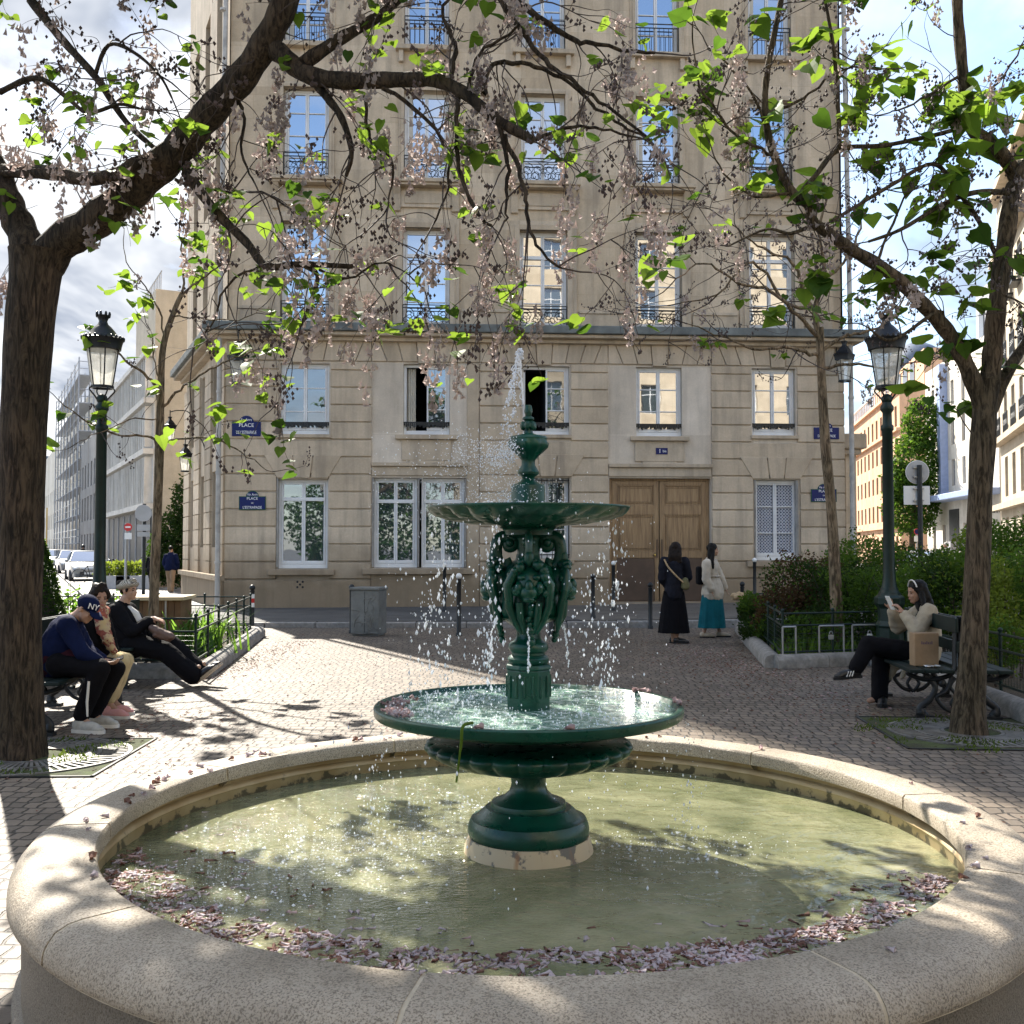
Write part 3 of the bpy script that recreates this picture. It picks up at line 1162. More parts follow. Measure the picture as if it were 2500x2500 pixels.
b.box(-(u1 - u0) / 2, -.012, 0, (u1 - u0) / 2, 0, z1 - z0)
b.build('plate', M['blue'], e, bevel=.003)
text('1', .15, (-.05, -.014, (z1 - z0) / 2), e)
text('bis', .09, (.07, -.014, (z1 - z0) / 2), e)
# ---------------------------------------------------------------- fountain basin
BX, BY, RI, RO, HT, WZ = .068, 4.294, 1.66, 1.944, .50, .33


def granite(name, base):
    m, t, o = nt(name)
    v = oc(t)
    b = N(t, 'BsdfPrincipled', i_Roughness=.62)
    b.inputs['Specular IOR Level'].default_value = .4
    r = ramp(t, [(.3, c4(base, .78)), (.7, c4(base, 1.1))])
    t.links.new(noi(t, v, 2.2, 7, .62), r.inputs[0])
    sp = ramp(t, [(.40, (.22, .20, .175, 1)), (.48, (.80, .78, .75, 1)), (.56, (1, 1, 1, 1))])
    t.links.new(noi(t, v, 165, 3, .65), sp.inputs[0])
    c = mixc(t, .75, r.outputs[0], sp.outputs[0], 'MULTIPLY')
    st = ramp(t, [(.46, (0, 0, 0, 1)), (.75, (1, 1, 1, 1))])
    t.links.new(noi(t, v, 3.1, 7, .7), st.inputs[0])
    c = mixc(t, mth(t, 'MULTIPLY', st.outputs[0], .55), c, c4((.15, .12, .085)))
    t.links.new(c, b.inputs['Base Color'])
    bp = N(t, 'Bump', i_Strength=.55, i_Distance=.008)
    t.links.new(noi(t, v, 130, 4, .6), bp.inputs['Height'])
    t.links.new(bp.outputs[0], b.inputs['Normal'])
    t.links.new(b.outputs[0], o.inputs[0])
    return m


M['granite'] = granite('coping granite', (.43, .37, .29))
M['basinwall'] = granite('dark basin stone', (.20, .175, .14))
M['mortar'] = pm('pale joint mortar', (.5, .43, .32), .9, var=.2, scale=20)
# stained inner wall
m, t, o = nt('stained basin render')
v = oc(t)
sp = N(t, 'SeparateXYZ')
t.links.new(v, sp.inputs[0])
r = ramp(t, [(.3, (.34, .24, .11, 1)), (.62, (.48, .38, .22, 1))])
t.links.new(noi(t, v, 5, 6), r.inputs[0])
k = ramp(t, [(.50, (0, 0, 0, 1)), (.56, (1, 1, 1, 1))])
band = N(t, 'MapRange')
band.inputs['From Min'].default_value, band.inputs['From Max'].default_value = .40, .30
band.inputs['To Min'].default_value, band.inputs['To Max'].default_value = -.16, .13
t.links.new(sp.outputs[2], band.inputs['Value'])
t.links.new(mth(t, 'ADD', noi(t, v, 11, 5, .6), band.outputs[0]), k.inputs[0])
rust = N(t, 'MapRange')
rust.inputs['From Min'].default_value, rust.inputs['From Max'].default_value = .37, .43
t.links.new(sp.outputs[2], rust.inputs['Value'])
c = mixc(t, mth(t, 'MULTIPLY', rust.outputs[0], noi(t, v, 4, 4)), r.outputs[0], (.24, .12, .03))
c = mixc(t, mth(t, 'MULTIPLY', k.outputs[0], .85), c, (.06, .055, .035))
b = N(t, 'BsdfPrincipled', i_Roughness=.6)
t.links.new(c, b.inputs['Base Color'])
t.links.new(b.outputs[0], o.inputs[0])
M['stain'] = m

basin = empty('fountain_basin', 'round stone fountain basin with broad granite coping around green water', 'basin', (BX, BY, 0))
cp = [(RI, .435), (RI, .488), (RI + .010, .5), (RI + .17, .5), (RI + .212, .495), (RI + .250, .479), (RO - .014, .455), (RO - .003, .432), (RO, .412), (RO, .396), (RO - .010, .386), (RO - .06, .384), (RI + .06, .384)]
NS = 10
gap = .006
for i in range(NS):
    b = MB()
    a0 = R(-100) + 2 * PI * i / NS + gap / RI
    a1 = R(-100) + 2 * PI * (i + 1) / NS - gap / RI
    n = 22
    b.lathe(cp, n, mod=lambda r, z, a: r + .003 * noise.noise(Vector((a * 9, z * 8, 3))), a0=a0, a1=a1)
    k = len(cp)
    b.f.append(tuple(j * (n + 1) for j in range(k)))
    b.f.append(tuple(j * (n + 1) + n for j in range(k))[::-1])
    b.m += [0, 0]
    b.build('coping_stone', M['granite'], basin, smooth=50)
b = MB()
b.lathe([(RI + .003, .436), (RI + .012, .4975), (RI + .17, .4975), (RI + .210, .4925), (RI + .248, .4765), (RO - .0165, .4525), (RO - .0055, .43), (RO - .003, .41), (RO - .004, .39)], 120, cap=False)
b.build('joint_mortar', M['mortar'], basin, smooth=60)
b = MB()
b.lathe([(RO - .05, 0), (RO - .045, .385)], 96, cap=False)
b.lathe([(RO - .02, 0), (RO - .02, .05), (RO - .05, .07)], 96, cap=False)
b.build('outer_wall', M['basinwall'], basin, smooth=40)
b = MB()
b.lathe([(RI + .05, .436), (RI + .05, .405), (RI + .025, .395), (RI + .02, .38), (RI + .03, .37), (RI + .02, .02)], 96, cap=False)
b.build('inner_wall', M['stain'], basin, smooth=60)
b = MB()
b.cbox((0, RI + .045, .395), (.14, .03, .055), rz=0)
ov = b.build('overflow_slot', M['dark'], basin)
ov.rotation_euler = (0, 0, R(15.5))

# water of the basin
m, t, o = nt('murky pool water')
v = oc(t)
b = N(t, 'BsdfPrincipled', i_Roughness=.045, i_IOR=1.33)
r = ramp(t, [(.28, (.10, .112, .062, 1)), (.5, (.205, .21, .122, 1)), (.72, (.32, .305, .185, 1))])
t.links.new(noi(t, v, .95, 5, .6, 1.2), r.inputs[0])
r2 = ramp(t, [(.35, (.55, .6, .5, 1)), (.62, (1, 1, 1, 1))])
t.links.new(noi(t, v, 3.3, 5, .6, 1.2), r2.inputs[0])
t.links.new(mixc(t, .7, r.outputs[0], r2.outputs[0], 'MULTIPLY'), b.inputs['Base Color'])
mp = N(t, 'Mapping')
mp.inputs['Scale'].default_value = (1., 1.6, 1.)
t.links.new(v, mp.inputs[0])
h1 = noi(t, mp.outputs[0], 5.5, 3, .5, .6)
h2 = noi(t, mp.outputs[0], 42, 2, .5, .3)
# stronger ripples to the left where the spray falls
spx = N(t, 'SeparateXYZ')
t.links.new(v, spx.inputs[0])
lf = N(t, 'MapRange')
lf.inputs['From Min'].default_value, lf.inputs['From Max'].default_value = .5, -.7
lf.inputs['To Min'].default_value, lf.inputs['To Max'].default_value = .07, .6
t.links.new(spx.outputs[0], lf.inputs['Value'])
h = mth(t, 'ADD', h1, mth(t, 'MULTIPLY', h2, lf.outputs[0]))
bp = N(t, 'Bump', i_Strength=.7, i_Distance=.04)
t.links.new(h, bp.inputs['Height'])
t.links.new(bp.outputs[0], b.inputs['Normal'])
t.links.new(b.outputs[0], o.inputs[0])
M['pool'] = m
b = MB()
b.lathe([(.0, 0), (.4, 0), (.9, 0), (RI + .03, 0)], 96, cap=False)
wat = b.build('pool_water', M['pool'], None, smooth=180)
wat.location = (BX, BY, WZ)
tag(wat, kind='structure')

# ---------------------------------------------------------------- fountain
def iron_green():
    m, t, o = nt('wet green cast iron')
    v = oc(t)
    b = N(t, 'BsdfPrincipled', i_Roughness=.22)
    b.inputs['Specular IOR Level'].default_value = .42
    b.inputs['Coat Weight'].default_value = .06
    b.inputs['Coat Roughness'].default_value = .08
    r = ramp(t, [(.3, (.001, .030, .020, 1)), (.65, (.002, .068, .042, 1))])
    t.links.new(noi(t, v, 6, 6, .65), r.inputs[0])
    t.links.new(r.outputs[0], b.inputs['Base Color'])
    rr = ramp(t, [(.3, (.2, .2, .2, 1)), (.7, (.48, .48, .48, 1))])
    t.links.new(noi(t, v, 14, 4), rr.inputs[0])
    t.links.new(rr.outputs[0], b.inputs['Roughness'])
    bp = N(t, 'Bump', i_Strength=.25, i_Distance=.004)
    t.links.new(noi(t, v, 70, 4), bp.inputs['Height'])
    t.links.new(bp.outputs[0], b.inputs['Normal'])
    t.links.new(b.outputs[0], o.inputs[0])
    return m


M['fgreen'] = iron_green()
m, t, o = nt('peeling cream plinth')
v = oc(t)
r = ramp(t, [(.46, (.52, .43, .29, 1)), (.50, (.16, .15, .13, 1))])
spz = N(t, 'SeparateXYZ')
t.links.new(v, spz.inputs[0])
mr = N(t, 'MapRange')
mr.inputs['From Min'].default_value, mr.inputs['From Max'].default_value = .36, .46
mr.inputs['To Min'].default_value, mr.inputs['To Max'].default_value = -.1, .05
t.links.new(spz.outputs[2], mr.inputs['Value'])
t.links.new(mth(t, 'ADD', noi(t, v, 13, 5, .6), mr.outputs[0]), r.inputs[0])
mp = N(t, 'Mapping')
mp.inputs['Scale'].default_value = (16, 16, 2.)
t.links.new(v, mp.inputs[0])
r3 = ramp(t, [(.58, (0, 0, 0, 1)), (.72, (1, 1, 1, 1))])
t.links.new(noi(t, mp.outputs[0], 1, 4), r3.inputs[0])
b = N(t, 'BsdfPrincipled', i_Roughness=.7)
t.links.new(mixc(t, mth(t, 'MULTIPLY', r3.outputs[0], .7), r.outputs[0], (.34, .15, .05)), b.inputs['Base Color'])
t.links.new(b.outputs[0], o.inputs[0])
M['plinth'] = m

fx = .0685
fou = empty('fountain', 'dark green cast iron fountain with two bowls and lion masks, water falling', 'fountain', (fx, BY, 0))
kz = lambda y: at(1289, y, BY).z
kr = lambda hw: hw / F * 4.27


def prof(rows):
    return [(kr(h), kz(y)) for y, h in rows][::-1]


b = MB()
b.lathe([(kr(163), .18), (kr(161), .30), (kr(152), kz(2050)), (kr(148), kz(2036)), (.01, kz(2036))], 48,
        mod=lambda r, z, a: r * (1 + .012 * noise.noise(Vector((math.cos(a) * 5, math.sin(a) * 5, z * 9)))))
b.build('plinth', M['plinth'], fou, smooth=50)
b = MB()
b.lathe(prof([(1885, 46), (1900, 43), (1915, 42), (1930, 47), (1944, 62), (1951, 80), (1955, 90), (1962, 92), (1967, 92), (1968, 104), (1975, 112), (1985, 122), (1992, 130), (1994, 139), (2003, 144), (2014, 147), (2026, 148), (2036, 145), (2042, 139), (2050, 137), (2058, 132)]), 64)
b.build('pedestal', M['fgreen'], fou, smooth=35)
b = MB()
NG = 26
def gad(r, z, a):
    return r * (1 - .045 * (abs(math.sin(a * NG / 2)) ** .6 * -1 + 1))
b.lathe(prof([(1806, 240), (1812, 251), (1819, 254), (1826, 252), (1836, 240), (1848, 216), (1858, 188), (1867, 152), (1876, 112), (1882, 84)]), NG * 8, mod=gad)
b.lathe(prof([(1876, 108), (1880, 70), (1887, 55), (1892, 47)]), 40)
b.build('gadrooned_bowl', M['fgreen'], fou, smooth=60)
# lower dish
rz_ = .932
b = MB()
b.lathe([(.02, rz_ - .06), (.36, rz_ - .055), (.54, rz_ - .045), (.605, rz_ - .02), (.615, rz_ - .002), (.620, rz_), (.636, rz_), (.641, rz_ - .006), (.639, rz_ - .034), (.632, rz_ - .042), (.60, rz_ - .045), (.5, rz_ - .075), (.40, rz_ - .095), (.3, rz_ - .1)], 96)
b.build('lower_dish', M['fgreen'], fou, smooth=40)
# octagonal drum and stem
b = MB()
for (y0, y1, h0, h1) in ((1620, 1632, 55, 57), (1632, 1760, 54, 53)):
    z0, z1 = kz(y1), kz(y0)
    b.lathe([(kr(h1) * 1.04, z0), (kr(h0) * 1.04, z1)], 8, a0=R(22.5))
for i in range(8):
    a = PI * i / 4
    c, s_ = math.cos(a), math.sin(a)
    rr = kr(52)
    for dx in (-.018, .018):
        b.cbox((c * rr - s_ * dx, s_ * rr + c * dx, (kz(1645) + kz(1700)) / 2), (.012, .012, kz(1645) - kz(1700)), rz=a)
b.build('drum', M['fgreen'], fou, bevel=.006)
b = MB()
b.lathe(prof([(1505, 80), (1514, 62), (1522, 45), (1530, 31), (1545, 29), (1556, 31), (1564, 36), (1568, 44), (1573, 48), (1582, 49), (1588, 46), (1592, 41), (1598, 41), (1601, 47), (1607, 51), (1613, 50), (1622, 44)]), 48)
b.build('stem', M['fgreen'], fou, smooth=40)
# vase body with masks
b = MB()
def vase_mod(r, z, a):
    return r * (1 + .035 * math.sin(a * 12) * (1 if z < kz(1400) else 0)) + .006 * noise.noise(Vector((math.cos(a) * 7, math.sin(a) * 7, z * 22)))
b.lathe(prof([(1352, 27), (1366, 30), (1376, 42), (1383, 54), (1390, 60), (1400, 64), (1415, 68), (1440, 74), (1470, 78), (1490, 78), (1505, 72), (1518, 52), (1530, 30)]), 96, mod=vase_mod)
b.build('vase', M['fgreen'], fou, smooth=60)
for i in range(4):
    a = R(-90) + i * PI / 2
    b = MB()
    z0 = kz(1425)
    r0 = kr(78)
    rr = random.Random(i)
    # muzzle, brow, cheeks, mane curls and a hanging garland
    def P(out, side, z):
        return (r0 + out, side, z0 + z)
    b.sph(P(-.01, 0, .0), (.055, .062, .075), 12, 8)
    b.sph(P(.035, 0, -.03), (.035, .038, .032), 10, 7)
    b.sph(P(.052, 0, -.005), (.018, .018, .028), 8, 6)
    b.sph(P(.04, 0, -.058), (.024, .026, .014), 8, 6)
    for s in (-1, 1):
        b.sph(P(.03, s * .03, .03), (.018, .02, .013), 8, 6)
        b.sph(P(.03, s * .042, -.012), (.02, .02, .026), 8, 6)
        b.tube([P(.02, s * .055, .06), P(.02, s * .085, .0), P(.0, s * .08, -.09), P(-.01, s * .05, -.16), P(-.015, s * .03, -.2)], [.016, .022, .018, .016, .008], 7)
        b.tube([P(.015, s * .04, -.07), P(.01, s * .035, -.13), P(-.02, s * .02, -.2)], [.016, .016, .008], 7)
    for k in range(26):
        t_ = R(-30) + R(240) * k / 25
        q = .065 + rr.uniform(-.006, .014)
        b.sph(P(rr.uniform(-.012, .03), math.cos(t_) * q, math.sin(t_) * q * 1.15 + .01), rr.uniform(.014, .022), 7, 5)
    for k in range(7):
        b.sph(P(.0 - k * .004, rr.uniform(-.012, .012), -.09 - k * .024), rr.uniform(.014, .02), 7, 5)
    o = b.build('lion_mask', M['fgreen'], fou, smooth=70)
    o.rotation_euler = (0, 0, a)
    # scrolled bracket
    b = MB()
    pts = []
    for (x, z) in ((56, 1372), (48, 1378), (44, 1374), (47, 1367)):
        pts.append((kr(x), 0, kz(y := z)))
    pts = [(kr(54), 0, kz(1364)), (kr(50), 0, kz(1376)), (kr(60), 0, kz(1385)), (kr(74), 0, kz(1372)), (kr(79), 0, kz(1350)), (kr(77), 0, kz(1325)), (kr(66), 0, kz(1312)), (kr(50), 0, kz(1311)), (kr(37), 0, kz(1320)), (kr(38), 0, kz(1335)), (kr(50), 0, kz(1336)), (kr(51), 0, kz(1325))]
    b.tube(spline(pts, 4), [.012] * 8 + [.017] * 26 + [.014] * 11, 8, flat=1.5)
    b.sph((kr(45), 0, kz(1325)), (.022, .03, .022), 10, 7)
    b.sph((kr(86), 0, kz(1362)), (.02, .02, .035), 8, 6)
    o = b.build('scroll_bracket', M['fgreen'], fou, smooth=60)
    o.rotation_euler = (0, 0, a + R(0))
# column between vase and upper bowl
b = MB()
b.lathe(prof([(1286, 66), (1290, 70), (1294, 62), (1300, 60), (1306, 60), (1309, 44), (1313, 30), (1320, 27), (1362, 27)]), 40, mod=lambda r, z, a: r * (1 + (.03 * math.cos(a * 12) if z < kz(1312) else 0)))
b.build('column', M['fgreen'], fou, smooth=35)
# upper bowl with spiral gadroons
b = MB()
def tw(r, z, a):
    k = min(1, max(0, (r - .1) / .2)) * (1 if z < kz(1243) else 0)
    s_ = abs(math.sin((a - (r * 1.6)) * 12))
    return r * (1 - .05 * k * (1 - s_ ** .7))
b.lathe([(.02, kz(1252))] + [(kr(200), kz(1250)), (kr(235), kz(1243)), (kr(243), kz(1237.5)), (kr(248), kz(1237)), (kr(249), kz(1240)), (kr(247), kz(1243))] + [(kr(h), kz(y)) for y, h in ((1247, 243), (1254, 230), (1262, 205), (1268, 175), (1274, 140), (1279, 105), (1283, 78), (1290, 66))], 192, mod=tw)
for i_, (x, y, z) in enumerate(b.v):
    q = math.hypot(x, y)
    if z < kz(1244.5) and q > .12:
        k_ = min(1, (q - .12) / .12) * min(1, (kr(249) - q) / .02)
        b.v[i_] = (x, y, z - .020 * k_ * (abs(math.sin((math.atan2(y, x) - q * 1.6) * 12)) ** .6 - .4))
b.build('upper_bowl', M['fgreen'], fou, smooth=60)
# top urn and nozzle
b = MB()
b.lathe(prof([(989, 5), (990, 8), (997, 9), (1003, 10.5), (1010, 9), (1016, 7), (1019, 13), (1024, 15), (1028, 9), (1036, 15), (1043, 16), (1048, 10), (1058, 12), (1062, 24), (1066, 44), (1071, 47), (1075, 46), (1082, 49), (1092, 47), (1102, 37), (1112, 26), (1124, 17), (1136, 17), (1146, 23), (1153, 27), (1158, 26), (1164, 17), (1169, 15), (1176, 20), (1183, 36), (1186, 41), (1190, 42), (1233, 42), (1250, 43)]), 48,
        mod=lambda r, z, a: r * (1 + (.06 * math.sin(a * 10) if kz(1122) < z < kz(1078) else 0)))
for i in range(6):
    a = i * PI / 3 + .3
    b.sph((math.cos(a) * kr(14), math.sin(a) * kr(14), kz(1040)), (.012, .012, .02), 6, 5)
b.build('urn_finial', M['fgreen'], fou, smooth=40)

# water in the dishes
m, t, o = nt('dish water')
v = oc(t)
b = N(t, 'BsdfPrincipled', i_Roughness=.12, i_IOR=1.33)
r = ramp(t, [(.38, (.02, .13, .09, 1)), (.52, (.22, .36, .28, 1)), (.62, (.75, .82, .78, 1))])
t.links.new(noi(t, v, 26, 6, .7), r.inputs[0])
t.links.new(r.outputs[0], b.inputs['Base Color'])
bp = N(t, 'Bump', i_Strength=.8, i_Distance=.02)
t.links.new(noi(t, v, 34, 5, .65), bp.inputs['Height'])
t.links.new(bp.outputs[0], b.inputs['Normal'])
t.links.new(b.outputs[0], o.inputs[0])
M['dishwater'] = m
b = MB()
b.lathe([(.05, 0), (.3, 0), (.608, 0)], 64, cap=False)
dw = b.build('dish_water', M['dishwater'], None, smooth=180)
dw.location = (fx, BY, rz_ - .018)
tag(dw, kind='structure')

# ---------------------------------------------------------------- falling water
m, t, o = nt('sparkling droplets')
b = N(t, 'BsdfPrincipled', i_Roughness=.05)
b.inputs['Base Color'].default_value = (.95, .97, 1, 1)
tr = N(t, 'BsdfTranslucent')
tr.inputs[0].default_value = (.95, .97, 1, 1)
mx = N(t, 'MixShader')
mx.inputs[0].default_value = .5
t.links.new(b.outputs[0], mx.inputs[1])
t.links.new(tr.outputs[0], mx.inputs[2])
t.links.new(mx.outputs[0], o.inputs[0])
M['drop'] = m
rr = random.Random(11)
jb = MB()
jx = at(1277, 990, BY)
# rising jet and falling braid, both lumpy
up = [at(1278 - 1.5 * 0 - (990 - y) * .075, y, BY) for y in range(990, 862, -6)]
jb.tube(up, [.003 + .003 * rr.random() for _ in up], 6)
up2 = [p + Vector((.008 * math.sin(i * 1.3) - .006, .01 * math.cos(i * 1.7), 0)) for i, p in enumerate(up)]
jb.tube(up2, [.002 + .003 * rr.random() for _ in up], 6)
dn = [at(1262 - 11 * ((y - 868) / 60.) ** 1.0 + rr.uniform(-2, 2), y, BY - .01) for y in range(866, 990, 6)]
jb.tube(dn, [.0015 + .004 * rr.random() for _ in dn], 6)
dn2 = [p + Vector((.012 * math.sin(i * .9), .0, 0)) for i, p in enumerate(dn)]
jb.tube(dn2, [.001 + .004 * rr.random() for _ in dn], 6)
for i in range(40):
    a = rr.uniform(0, 2 * PI)
    q = rr.uniform(0, .016)
    p = at(1268, 864, BY)
    jb.sph((p.x + math.cos(a) * q, p.y + math.sin(a) * q, p.z + rr.uniform(-.02, .022)), rr.uniform(.003, .008), 6, 4)


def drop(b, p, r, st=1.0):
    x, y, z = p
    b.add([(x + r, y, z), (x - r, y, z), (x, y + r, z), (x, y - r, z), (x, y, z + r * st), (x, y, z - r * st)],
          [(0, 2, 4), (2, 1, 4), (1, 3, 4), (3, 0, 4), (2, 0, 5), (1, 2, 5), (3, 1, 5), (0, 3, 5)])


for i in range(170):
    y = rr.uniform(860, 1060)
    k = max(0, (y - 880) / 110)
    drop(jb, at(1262 - k * rr.uniform(0, 26) + rr.gauss(0, 3), y, BY + rr.uniform(-.05, .05)), rr.uniform(.002, .006), 1.4)
tag(jb.build('fountain_jet', M['drop'], None, smooth=180), kind='stuff')
b = MB()
# windblown spray to the left of the urn
for i in range(1500):
    f_ = min(1.6, rr.expovariate(2.6))
    px = 1262 - 215 * f_ + rr.gauss(0, 10)
    py = 1090 + 50 * f_ + 14 * math.sin(f_ * 7) + rr.gauss(0, 16 + 34 * f_)
    if px > 1295 - abs(py - 1100) * .2:
        continue
    drop(b, at(px, py, BY + rr.gauss(0, .14)), rr.uniform(.0012, .0034))
for i in range(900):
    px = 1240 + rr.gauss(0, 62)
    py = 1238 - abs(rr.gauss(0, 38))
    drop(b, at(px, py, BY + rr.gauss(0, .12)), rr.uniform(.0012, .0030))
for i in range(240):
    a = rr.uniform(0, 2 * PI)
    q = .39 * math.sqrt(rr.random())
    drop(b, (fx + math.cos(a) * q, BY + math.sin(a) * q, kz(1240) + abs(rr.gauss(0, .012))), rr.uniform(.002, .005))
# drops falling from the rim of the upper bowl
strands = [(rr.uniform(0, 2 * PI), rr.uniform(.55, 1)) for _ in range(44)]
for i in range(1150):
    a, q = strands[rr.randrange(len(strands))]
    if math.cos(a) > .3 and rr.random() < .25:
        continue
    a += rr.gauss(0, .05)
    z = kz(1262) - (kz(1262) - .93) * rr.random() ** .75
    sw = -.10 * (kz(1262) - z) ** 1.0 * rr.uniform(.3, 1.2)
    R_ = .415 + rr.gauss(0, .02)
    drop(b, (fx + math.cos(a) * R_ * (.9 if q < .7 else 1) + sw, BY + math.sin(a) * R_, z), min(.0062, .0014 + rr.expovariate(600)), rr.uniform(1.2, 3.2))
# wider, sparse drops, and drops falling past the lower dish
for i in range(420):
    a = rr.uniform(0, 2 * PI)
    R_ = rr.uniform(.28, .62)
    z = rr.uniform(.95, 1.75)
    drop(b, (fx + math.cos(a) * R_ - .04, BY + math.sin(a) * R_, z), min(.005, .0012 + rr.expovariate(900)), 1.8)
for i in range(520):
    a = rr.uniform(-.6, PI + .6) if rr.random() < .7 else rr.uniform(0, 2 * PI)
    R_ = .64 + abs(rr.gauss(0, .05))
    drop(b, (fx + math.cos(a) * R_, BY + math.sin(a) * R_, rr.uniform(.34, .9)), min(.005, .0012 + rr.expovariate(800)), 2.)
# threads from the masks
for i in range(4):
    a = R(-90) + i * PI / 2
    for k in range(16):
        drop(b, (fx + math.cos(a) * (kr(88) + k * .001) + rr.gauss(0, .003), BY + math.sin(a) * kr(88), kz(1530) - k * .011), rr.uniform(.003, .006), 2)
# splash in the dish; flat white drops on the pool double as sun glints
for i in range(2600):
    a = rr.uniform(0, 2 * PI)
    q = .59 * math.sqrt(rr.random())
    x, y = math.cos(a) * q, math.sin(a) * q
    if rr.random() > (.95 if x < -.05 else .55) * (1 if q > .2 else .4):
        continue
    drop(b, (fx + x, BY + y, rz_ - .014 + abs(rr.gauss(0, .012))), min(.005, .0010 + rr.expovariate(900)), rr.uniform(.6, 2))
for (cx, cy, sx, sy, nn) in ((-.95, -.15, .30, .34, 1500), (-.55, .1, .24, .22, 800), (.62, .02, .22, .14, 420), (-.35, .75, .35, .14, 300), (-1.1, -.55, .22, .25, 450)):
    for i in range(nn):
        x, y = cx + rr.gauss(0, sx), cy + rr.gauss(0, sy)
        if x * x + y * y > 1.6 ** 2 or x * x + y * y < .09:
            continue
        drop(b, (BX + x, BY + y, WZ + abs(rr.gauss(0, .006))), min(.008, .0010 + rr.expovariate(620)), rr.uniform(.25, 1.1))
tag(b.build('droplets_and_glints', M['drop'], None), kind='stuff')

# ---------------------------------------------------------------- blossoms in and around the basin
M['lilac'] = leaf_mat('fallen lilac blossom', (.58, .50, .52), (.5, .42, .46), .45, .3)
M['wilt'] = leaf_mat('wilted brown blossom', (.20, .11, .085), (.22, .11, .08), .7, .25)
M['oldpink'] = leaf_mat('faded pink blossom', (.50, .36, .36), (.45, .3, .3), .6, .3)


def bell(b, p, L, r, rnd, mi=0, lie=True, dirv=None, flat=1.):
    # a tubular flower with flared lobes
    a = rnd.uniform(0, 2 * PI)
    d = Vector((math.cos(a), math.sin(a), rnd.uniform(-.15, .25) * flat if lie else -1)).normalized() if dirv is None else dirv
    u = d.orthogonal().normalized()
    w_ = d.cross(u)
    p = Vector(p)
    n = 5
    vs = [p - d * L * .5]
    for k, (f_, q) in enumerate(((-.2, .45), (.25, .6), (.5, 1.0))):
        for j in range(n):
            an = 2 * PI * j / n + k * .3
            q2 = q * (rnd.uniform(.8, 1.25) if k == 2 else 1)
            vs.append(p + d * L * (f_ + (rnd.uniform(-.06, .1) if k == 2 else 0)) + (u * math.cos(an) + w_ * math.sin(an)) * r * q2)
    fs = [(0, 1 + j, 1 + (j + 1) % n) for j in range(n)]
    for k in range(2):
        for j in range(n):
            fs.append((1 + k * n + j, 1 + k * n + (j + 1) % n, 1 + (k + 1) * n + (j + 1) % n, 1 + (k + 1) * n + j))
    b.add(vs, fs, mi)


rb = random.Random(5)
b = MB()
lo = [(259, 2140), (291, 2190), (388, 2256), (518, 2300), (647, 2338), (841, 2366), (1035, 2382), (1250, 2386), (1500, 2384), (1700, 2370), (1819, 2352), (1994, 2310), (2169, 2258), (2272, 2196), (2317, 2153)]
hi = [(290, 2075), (414, 2062), (500, 2153), (560, 2211), (690, 2243), (841, 2269), (1000, 2298), (1250, 2306), (1509, 2300), (1700, 2290), (1832, 2278), (1994, 2250), (2091, 2195), (2220, 2148), (2290, 2140)]
def along(c, f_):
    k = f_ * (len(c) - 1)
    i = min(int(k), len(c) - 2)
    return c[i][0] + (c[i + 1][0] - c[i][0]) * (k - i), c[i][1] + (c[i + 1][1] - c[i][1]) * (k - i)
for i in range(2700):
    f_ = rb.random()
    (x0, y0), (x1, y1) = along(lo, f_), along(hi, f_)
    k = rb.random() ** (.9 if rb.random() < .8 else .5) * (.86 + .35 * noise.noise(Vector((f_ * 22, 0, 0)))) - .08
    if rb.random() < .10:
        k = rb.random() * (2.1 if f_ < .35 else 1.5)
    p = gnd(x0 + (x1 - x0) * k, y0 + (y1 - y0) * k, WZ)
    if (p.x - BX) ** 2 + (p.y - BY) ** 2 > (RI - .0) ** 2:
        continue
    mi = 0 if rb.random() < .5 else (1 if rb.random() < .6 else 2)
    if noise.noise(Vector((p.x * 7, p.y * 7, 2))) < -.28:
        continue
    bell(b, (p.x, p.y, WZ - .004 + .006 * rb.random()), rb.uniform(.030, .058), rb.uniform(.0045, .010), rb, mi, flat=.12)
tag(b.build('floating_blossoms', [M['lilac'], M['wilt'], M['oldpink']], None, smooth=180), kind='stuff')
# single blossoms on the coping: things, copies of two shapes
protos = []
for k in range(3):
    b = MB()
    bell(b, (0, 0, .010), .042, .014, rb)
    protos.append(b.build('fallen_blossom', M[('oldpink', 'wilt', 'lilac')[k]], None, smooth=180).data)
for o in [o for o in bpy.data.objects if o.name.startswith('fallen_blossom')]:
    bpy.data.objects.remove(o)
spots = []
for i in range(34):
    a = R(rb.uniform(95, 178))
    spots.append((a, RI + rb.uniform(.02, .2)))
for a, q in ((185, .05), (187, .1), (191, .06), (205, .02), (212, .04), (70, .1), (66, .06), (64, .12), (44, .1), (14, .15), (-8, .05), (-20, .02), (-24, .06), (-28, .03), (-33, .02), (-5, .14), (-58, .12), (-100, .02)):
    spots.append((R(a), RI + q))
for a, q in spots:
    o = bpy.data.objects.new('fallen_blossom', rb.choice(protos))
    COL.objects.link(o)
    s_ = rb.uniform(.55, 1.1)
    o.scale = (s_, s_, s_)
    o.location = (BX + math.cos(a) * q, BY + math.sin(a) * q, .5005 - (.004 if q > RI + .15 else 0))
    o.rotation_euler = (0, 0, rb.uniform(0, 6.28))
    tag(o, 'small withered blossom fallen on the granite coping of the basin', 'blossom', 'fallen blossoms on the coping')
